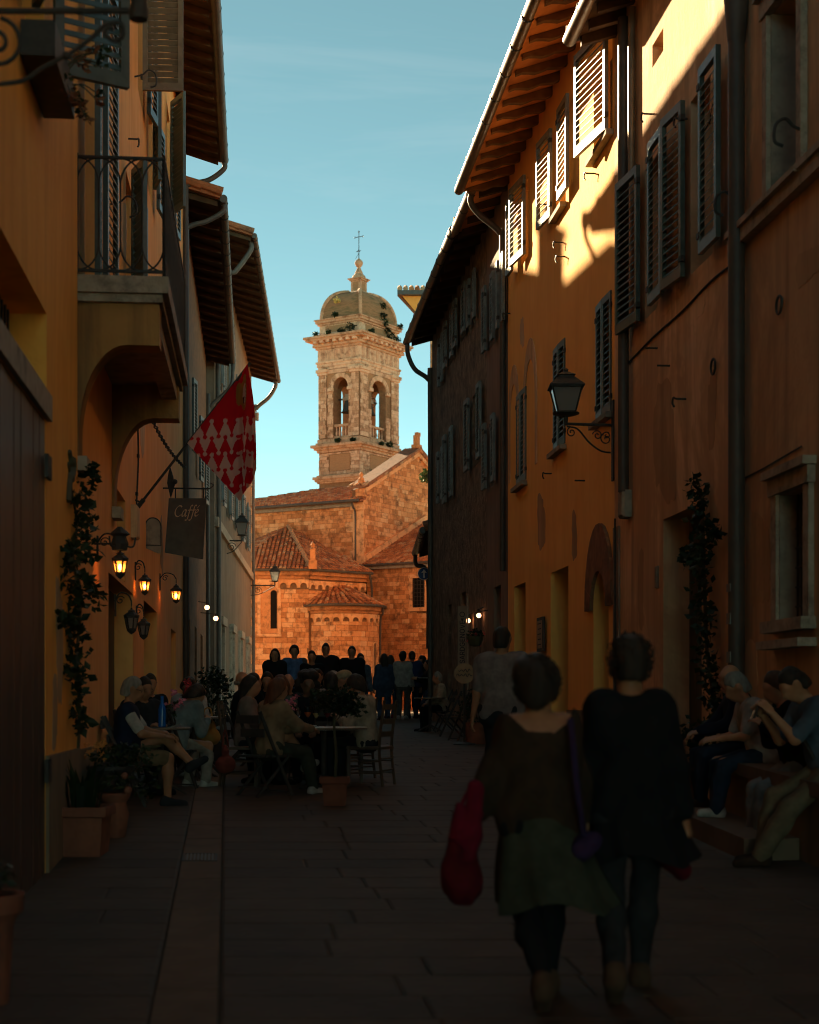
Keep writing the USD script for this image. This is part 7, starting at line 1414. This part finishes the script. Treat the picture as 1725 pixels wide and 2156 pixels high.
person('man in white shirt on a wooden chair at the right of the round table', gxy(fx(772, 18.25), 18.25), LEFT_ - .35, 1.74, sit=.42, lean=.10, nod=.5, top=CRM, bottom=CHR, shoes=SHB, sleeve=.85, hair=('curly', 'hair_dark'), hands={-1: (-.1, .36, .84), 1: (.14, .30, .95)}, feet={-1: (-.1, .5, 0), 1: (.1, .40, 0)}, h=.014); ladder_chair(gxy(fx(780, 18.25), 18.25), LEFT_ - .35, 'wooden ladder back chair under the man in the white shirt')
person('man in tan flat cap sitting behind the man in the white shirt', gxy(fx(735, 19.4), 19.4), LEFT_ + .5, 1.76, sit=.44, lean=.04, nod=.15, top=('cloth_beige', (.36, .26, .17)), bottom=BLK, hair=('flatcap', 'hair_grey'), skin='skin_tan'); ladder_chair(gxy(fx(740, 19.45), 19.45), LEFT_ + .5, 'wooden chair under the man in the flat cap')
person('person in dark beanie with back turned behind the potted tree', gxy(fx(697, 18.9), 18.9), AWAY + .2, 1.74, sit=.42, top=BLK, bottom=BLK, hair=('beanie', 'hair_dark'), h=.018); folding_chair(gxy(fx(697, 18.8), 18.8), AWAY + .2, 'folding chair under the person in the beanie')
person('dark skinned woman with big dark hair facing the camera across the round table', gxy(fx(648, 19.0), 19.0), TOWARD, 1.70, sit=.42, female=True, nod=.1, yaw=.2, top=BLK, bottom=BLK, hair=('big', 'hair_dark'), skin='skin_dark', h=.016); folding_chair(gxy(fx(648, 19.05), 19.05), TOWARD, 'folding chair under the woman with big hair')
person('red haired person in green grey top across the round table', gxy(fx(592, 18.9), 18.9), TOWARD - .6, 1.66, sit=.42, top=('cloth_sage', (.10, .13, .11)), bottom=BLK, hair=('bob', 'hair_auburn'), h=.018); folding_chair(gxy(fx(592, 18.95), 18.95), TOWARD - .6, 'folding chair under the red haired person')
person('grey haired man in dark suit sitting behind the long haired woman', gxy(fx(508, 21.0), 21.0), RIGHT, 1.78, sit=.42, top=('jacket_dark', (.012, .014, .02)), bottom=CHR, hair=('bald', 'hair_grey'), h=.018); folding_chair(gxy(fx(502, 21.0), 21.0), RIGHT, 'folding chair under the man in the dark suit')
person('dark haired person sitting next to the man in the suit', gxy(fx(532, 22.0), 22.0), RIGHT + .5, 1.70, sit=.42, top=BLK, bottom=BLK, hair=('short', 'hair_dark'), h=.022); folding_chair(gxy(fx(528, 22.0), 22.0), RIGHT + .5, 'folding chair beside the man in the suit')
person('balding person sitting at the table further up the street', gxy(fx(606, 21.2), 21.2), TOWARD + .3, 1.70, sit=.42, top=CHR, bottom=BLK, hair=('bald', 'hair_dark'), h=.02); folding_chair(gxy(fx(606, 21.25), 21.25), TOWARD + .3, 'folding chair under the balding person')
person('person in white cap and scarf sitting further up the street', gxy(fx(702, 22.5), 22.5), TOWARD, 1.72, sit=.44, top=WHT, bottom=BLK, hair=('cap', 'cloth_white'), h=.022); folding_chair(gxy(fx(702, 22.55), 22.55), TOWARD, 'folding chair under the person in the white cap')
person('hunched dark figure sitting before the standing woman', gxy(fx(565, 23.5), 23.5), TOWARD, 1.72, sit=.44, lean=.2, top=BLK, bottom=BLK, hair=('long', 'hair_dark'), h=.022); folding_chair(gxy(fx(565, 23.6), 23.6), TOWARD, 'folding chair under the hunched dark figure')
person('broad dark figure sitting in front of the lit church wall', gxy(fx(668, 24.0), 24.0), TOWARD, 1.80, sit=.44, top=BLK, bottom=BLK, hair=('curly', 'hair_dark'), h=.022, bulk=.02); folding_chair(gxy(fx(668, 24.1), 24.1), TOWARD, 'folding chair under the broad dark figure')
# standing against the church
def stand(u, v, y, label, face, **k):
    H = CZ + (V0 - v) / FPX * y - float(gz(y)); person(label, gxy(fx(u, y), y), face, H, h=.022, **k)
stand(579, 1366, 35.0, 'long haired woman in dark coat standing against the lit church', TOWARD, female=True, top=('jacket_black', (.012, .012, .014)), bottom=BLK, hair=('long', 'hair_dark'), top_long=.25, bulk=.03)
stand(620, 1358, 36.0, 'man in pale blue shirt and open grey jacket facing the camera', TOWARD, top=BLU, bottom=CHR, hair=('curly', 'hair_dark'), extra=lambda J: [J['t'].part('jacket', blend([(J['sh'][s], J['hz'] * Z + J['rt'] * s * .15, .075, .085), (J['sh'][s], J['elb'][s], .062, .055), (J['elb'][s], J['wri'][s], .052, .045)], .02, .02, .01, wr=.014, seed=7), cloth(*GRY), smooth=True, local=True) for s in (-1, 1)])
stand(657, 1371, 35.0, 'boy in dark clothes standing between two tall men', TOWARD, top=BLK, bottom=BLK, hair=('short', 'hair_dark'))
stand(686, 1354, 36.0, 'tall broad man in black jacket standing against the lit church', TOWARD + .1, top=('jacket_black', (.012, .012, .014)), bottom=BLK, hair=('short', 'hair_dark'), bulk=.03)
stand(741, 1360, 36.0, 'man in black jacket with legs apart facing the camera', TOWARD, top=('jacket_black', (.012, .012, .014)), bottom=BLK, hair=('short', 'hair_dark'), bulk=.025, feet={-1: (-.17, .05, 0), 1: (.17, 0, 0)})
stand(759, 1377, 38.0, 'person in glasses and blue half hidden behind the man with legs apart', TOWARD + .3, top=SKB, bottom=DEN, hair=('short', 'hair_dark'), extra=specs)
# group on the right of the street
stand(809, 1377, 41.5, 'long haired woman in blue denim seen from behind', AWAY + .3, female=True, top=DEN, bottom=DEN, hair=('long', 'hair_dark'), top_long=.2)
stand(822, 1380, 43.0, 'dark haired woman in dark denim beside the other in blue', AWAY - .4, female=True, top=('cloth_dark_denim', (.03, .045, .085)), bottom=DEN, hair=('long', 'hair_brown'), shoes=RED)
stand(848, 1371, 42.5, 'curly haired woman in white jacket and grey trousers', AWAY - .2, female=True, top=('jacket_white', (.42, .38, .35)), bottom=GRY, shoes=SHW, hair=('curly', 'hair_dark'), bulk=.015)
stand(868, 1371, 43.0, 'man in blue shirt standing close to the woman in the white jacket', AWAY + .3, top=('cloth_royal', (.04, .06, .16)), bottom=NVY, hair=('short', 'hair_brown'), bulk=.02)
stand(890, 1381, 44.0, 'young man in profile at the edge of the group', LEFT_, top=CHR, bottom=BLK, hair=('short', 'hair_dark'))
stand(903, 1391, 42.0, 'dark haired woman holding a white tray at the right of the group', LEFT_ + .3, female=True, top=BLK, bottom=DEN, hair=('long', 'hair_dark'), shoes=SHW, hands={-1: (-.12, .32, 1.05), 1: (.14, .32, 1.05)})
b0 = gxy(fx(898, 41.7), 41.7) + Z * 1.07; t = T('tray', 'white tray held by the woman at the right of the group', 'tray', b0); t.part('tray_plate', MB().lathe([(0, 0), (.2, 0), (.22, .02), (.2, .008), (0, .008)], b0, 18), 'plate')
# bench on the right
BZ = lambda y: float(gz(y)) + .70
def bench(u, y, label, face, rest=.17, seat=.70, **k):
    o = k.pop('o', .22); p = FR(np.array([FR.sy(y), 0, o])); return person(label, np.array([p[0], p[1], float(gz(y))]), face, sit=seat, **k)
bench(0, 14.4, 'bald man in navy jacket sitting on the far end of the bench', LEFT_ + .05, H=1.70, seat=.60, o=.16, lean=.14, nod=.1, top=('jacket_navy', (.012, .014, .035)), bottom=('cloth_blue_jean', (.022, .034, .065)), shoes=SHB, hair=('bald', None), hands={-1: (-.14, .44, .90), 1: (.14, .44, .86)}, feet={-1: (-.1, .46, .17), 1: (.1, .42, .17)}, skin='skin_light', h=.015)
bench(0, 13.6, 'grey haired person in white shirt and jeans bending forward on the bench', LEFT_ + .05, H=1.66, seat=.60, lean=.34, nod=.25, top=WHT, bottom=('cloth_blue_jean', (.022, .034, .065)), shoes=SHW, sleeve=.4, hair=('short', 'hair_grey'), hands={-1: (-.1, .46, .88), 1: (.1, .46, .88)}, feet={-1: (-.1, .50, .17), 1: (.12, .44, .17)}, h=.015)
bench(0, 12.75, 'dark haired woman in pale jeans sitting beside the man with the phone', LEFT_ + .1, H=1.66, female=True, seat=.60, lean=.26, nod=.15, top=BLK, bottom=LDN, shoes=SHW, hair=('bob', 'hair_brown'), hands={-1: (-.12, .34, 1.05), 1: (.06, .30, 1.12)}, feet={-1: (-.1, .40, .02), 1: (.1, .40, .02)}, h=.015)
j = bench(0, 11.9, 'man in blue shirt and tan trousers looking at his phone on the bench', LEFT_ + .15, H=1.80, seat=.62, lean=.34, nod=.42, k=.95, top=SKB, bottom=('cloth_tan_trouser', (.20, .145, .09)), shoes=SHB, sleeve=.42, hair=('short', 'hair_dark'), hands={-1: (-.08, .50, 1.16), 1: (.10, .50, 1.14)}, elbows={-1: (-.3, -.5, -1), 1: (.3, -.5, -1)}, feet={-1: (-.08, .62, 0), 1: (.16, .52, 0)}, h=.014, o=.28, curl=1.2)
wp = np.array([j['t'].R @ ((j['wri'][-1] + j['wri'][1]) / 2 * .95 + [0, .10, .03])])[0] + j['t'].loc
t = T('phone', 'dark phone held by the man in the blue shirt', 'phone', wp); t.part('phone_case', MB().hexa(wp + np.array([[-.02, -.04, -.06], [.0, -.04, -.06], [.0, .04, -.06], [-.02, .04, -.06], [.03, -.04, .07], [.05, -.04, .07], [.05, .04, .07], [.03, .04, .07]])), 'lens_dark')
j['t'].part('shoulder_strap', MB().tube(bez([j['sh'][1] - j['rt'] * .05 + j['up'] * .06 + j['fw'] * .0, j['nk'] - j['up'] * .2 + j['fw'] * .13, j['p0'] + j['up'] * .12 + j['fw'] * .14 - j['rt'] * .1], 5), .014, 5), 'iron', local=True)
c = FR(np.array([FR.sy(15.4), 0, .35])); c[2] = float(gz(15.4)); t = pot('planter', 'terracotta pot of dark leaves at the far end of the bench', c, [(.12, 0), (.15, .28), (.17, .30), (.17, .35), (.15, .35)]); leafy(t, 'foliage', blob(c + Z * .6, (.22, .2, .3), 300, 501), .07, 502, 'aab')
# seated by the round sign
person('person in pale top sitting at a dark table beyond the round sign', gxy(fx(932, 34.0), 34.0), LEFT_ + .2, 1.7, sit=.42, lean=.15, top=CRM, bottom=BLK, hair=('short', 'hair_grey'), h=.022); folding_chair(gxy(fx(938, 34.0), 34.0), LEFT_ + .2, 'folding chair under the person in the pale top')
round_table(gxy(.42, 33.6), .32, .72, 'dark little table beyond the round sign', 'iron'); folding_chair(gxy(.80, 31.5), LEFT_, 'empty dark folding chair left of the round sign'); folding_chair(gxy(.98, 29.6), LEFT_ + .4, 'empty dark folding chair behind the round sign')
c = gxy(1.15, 28.3); t = pot('planter', 'leafy planter at the foot of the round sign', c, [(.16, 0), (.2, .35), (.22, .38), (.19, .38)]); leafy(t, 'foliage', blob(c + Z * .65, (.3, .28, .35), 420, 511), .07, 512, 'aab')
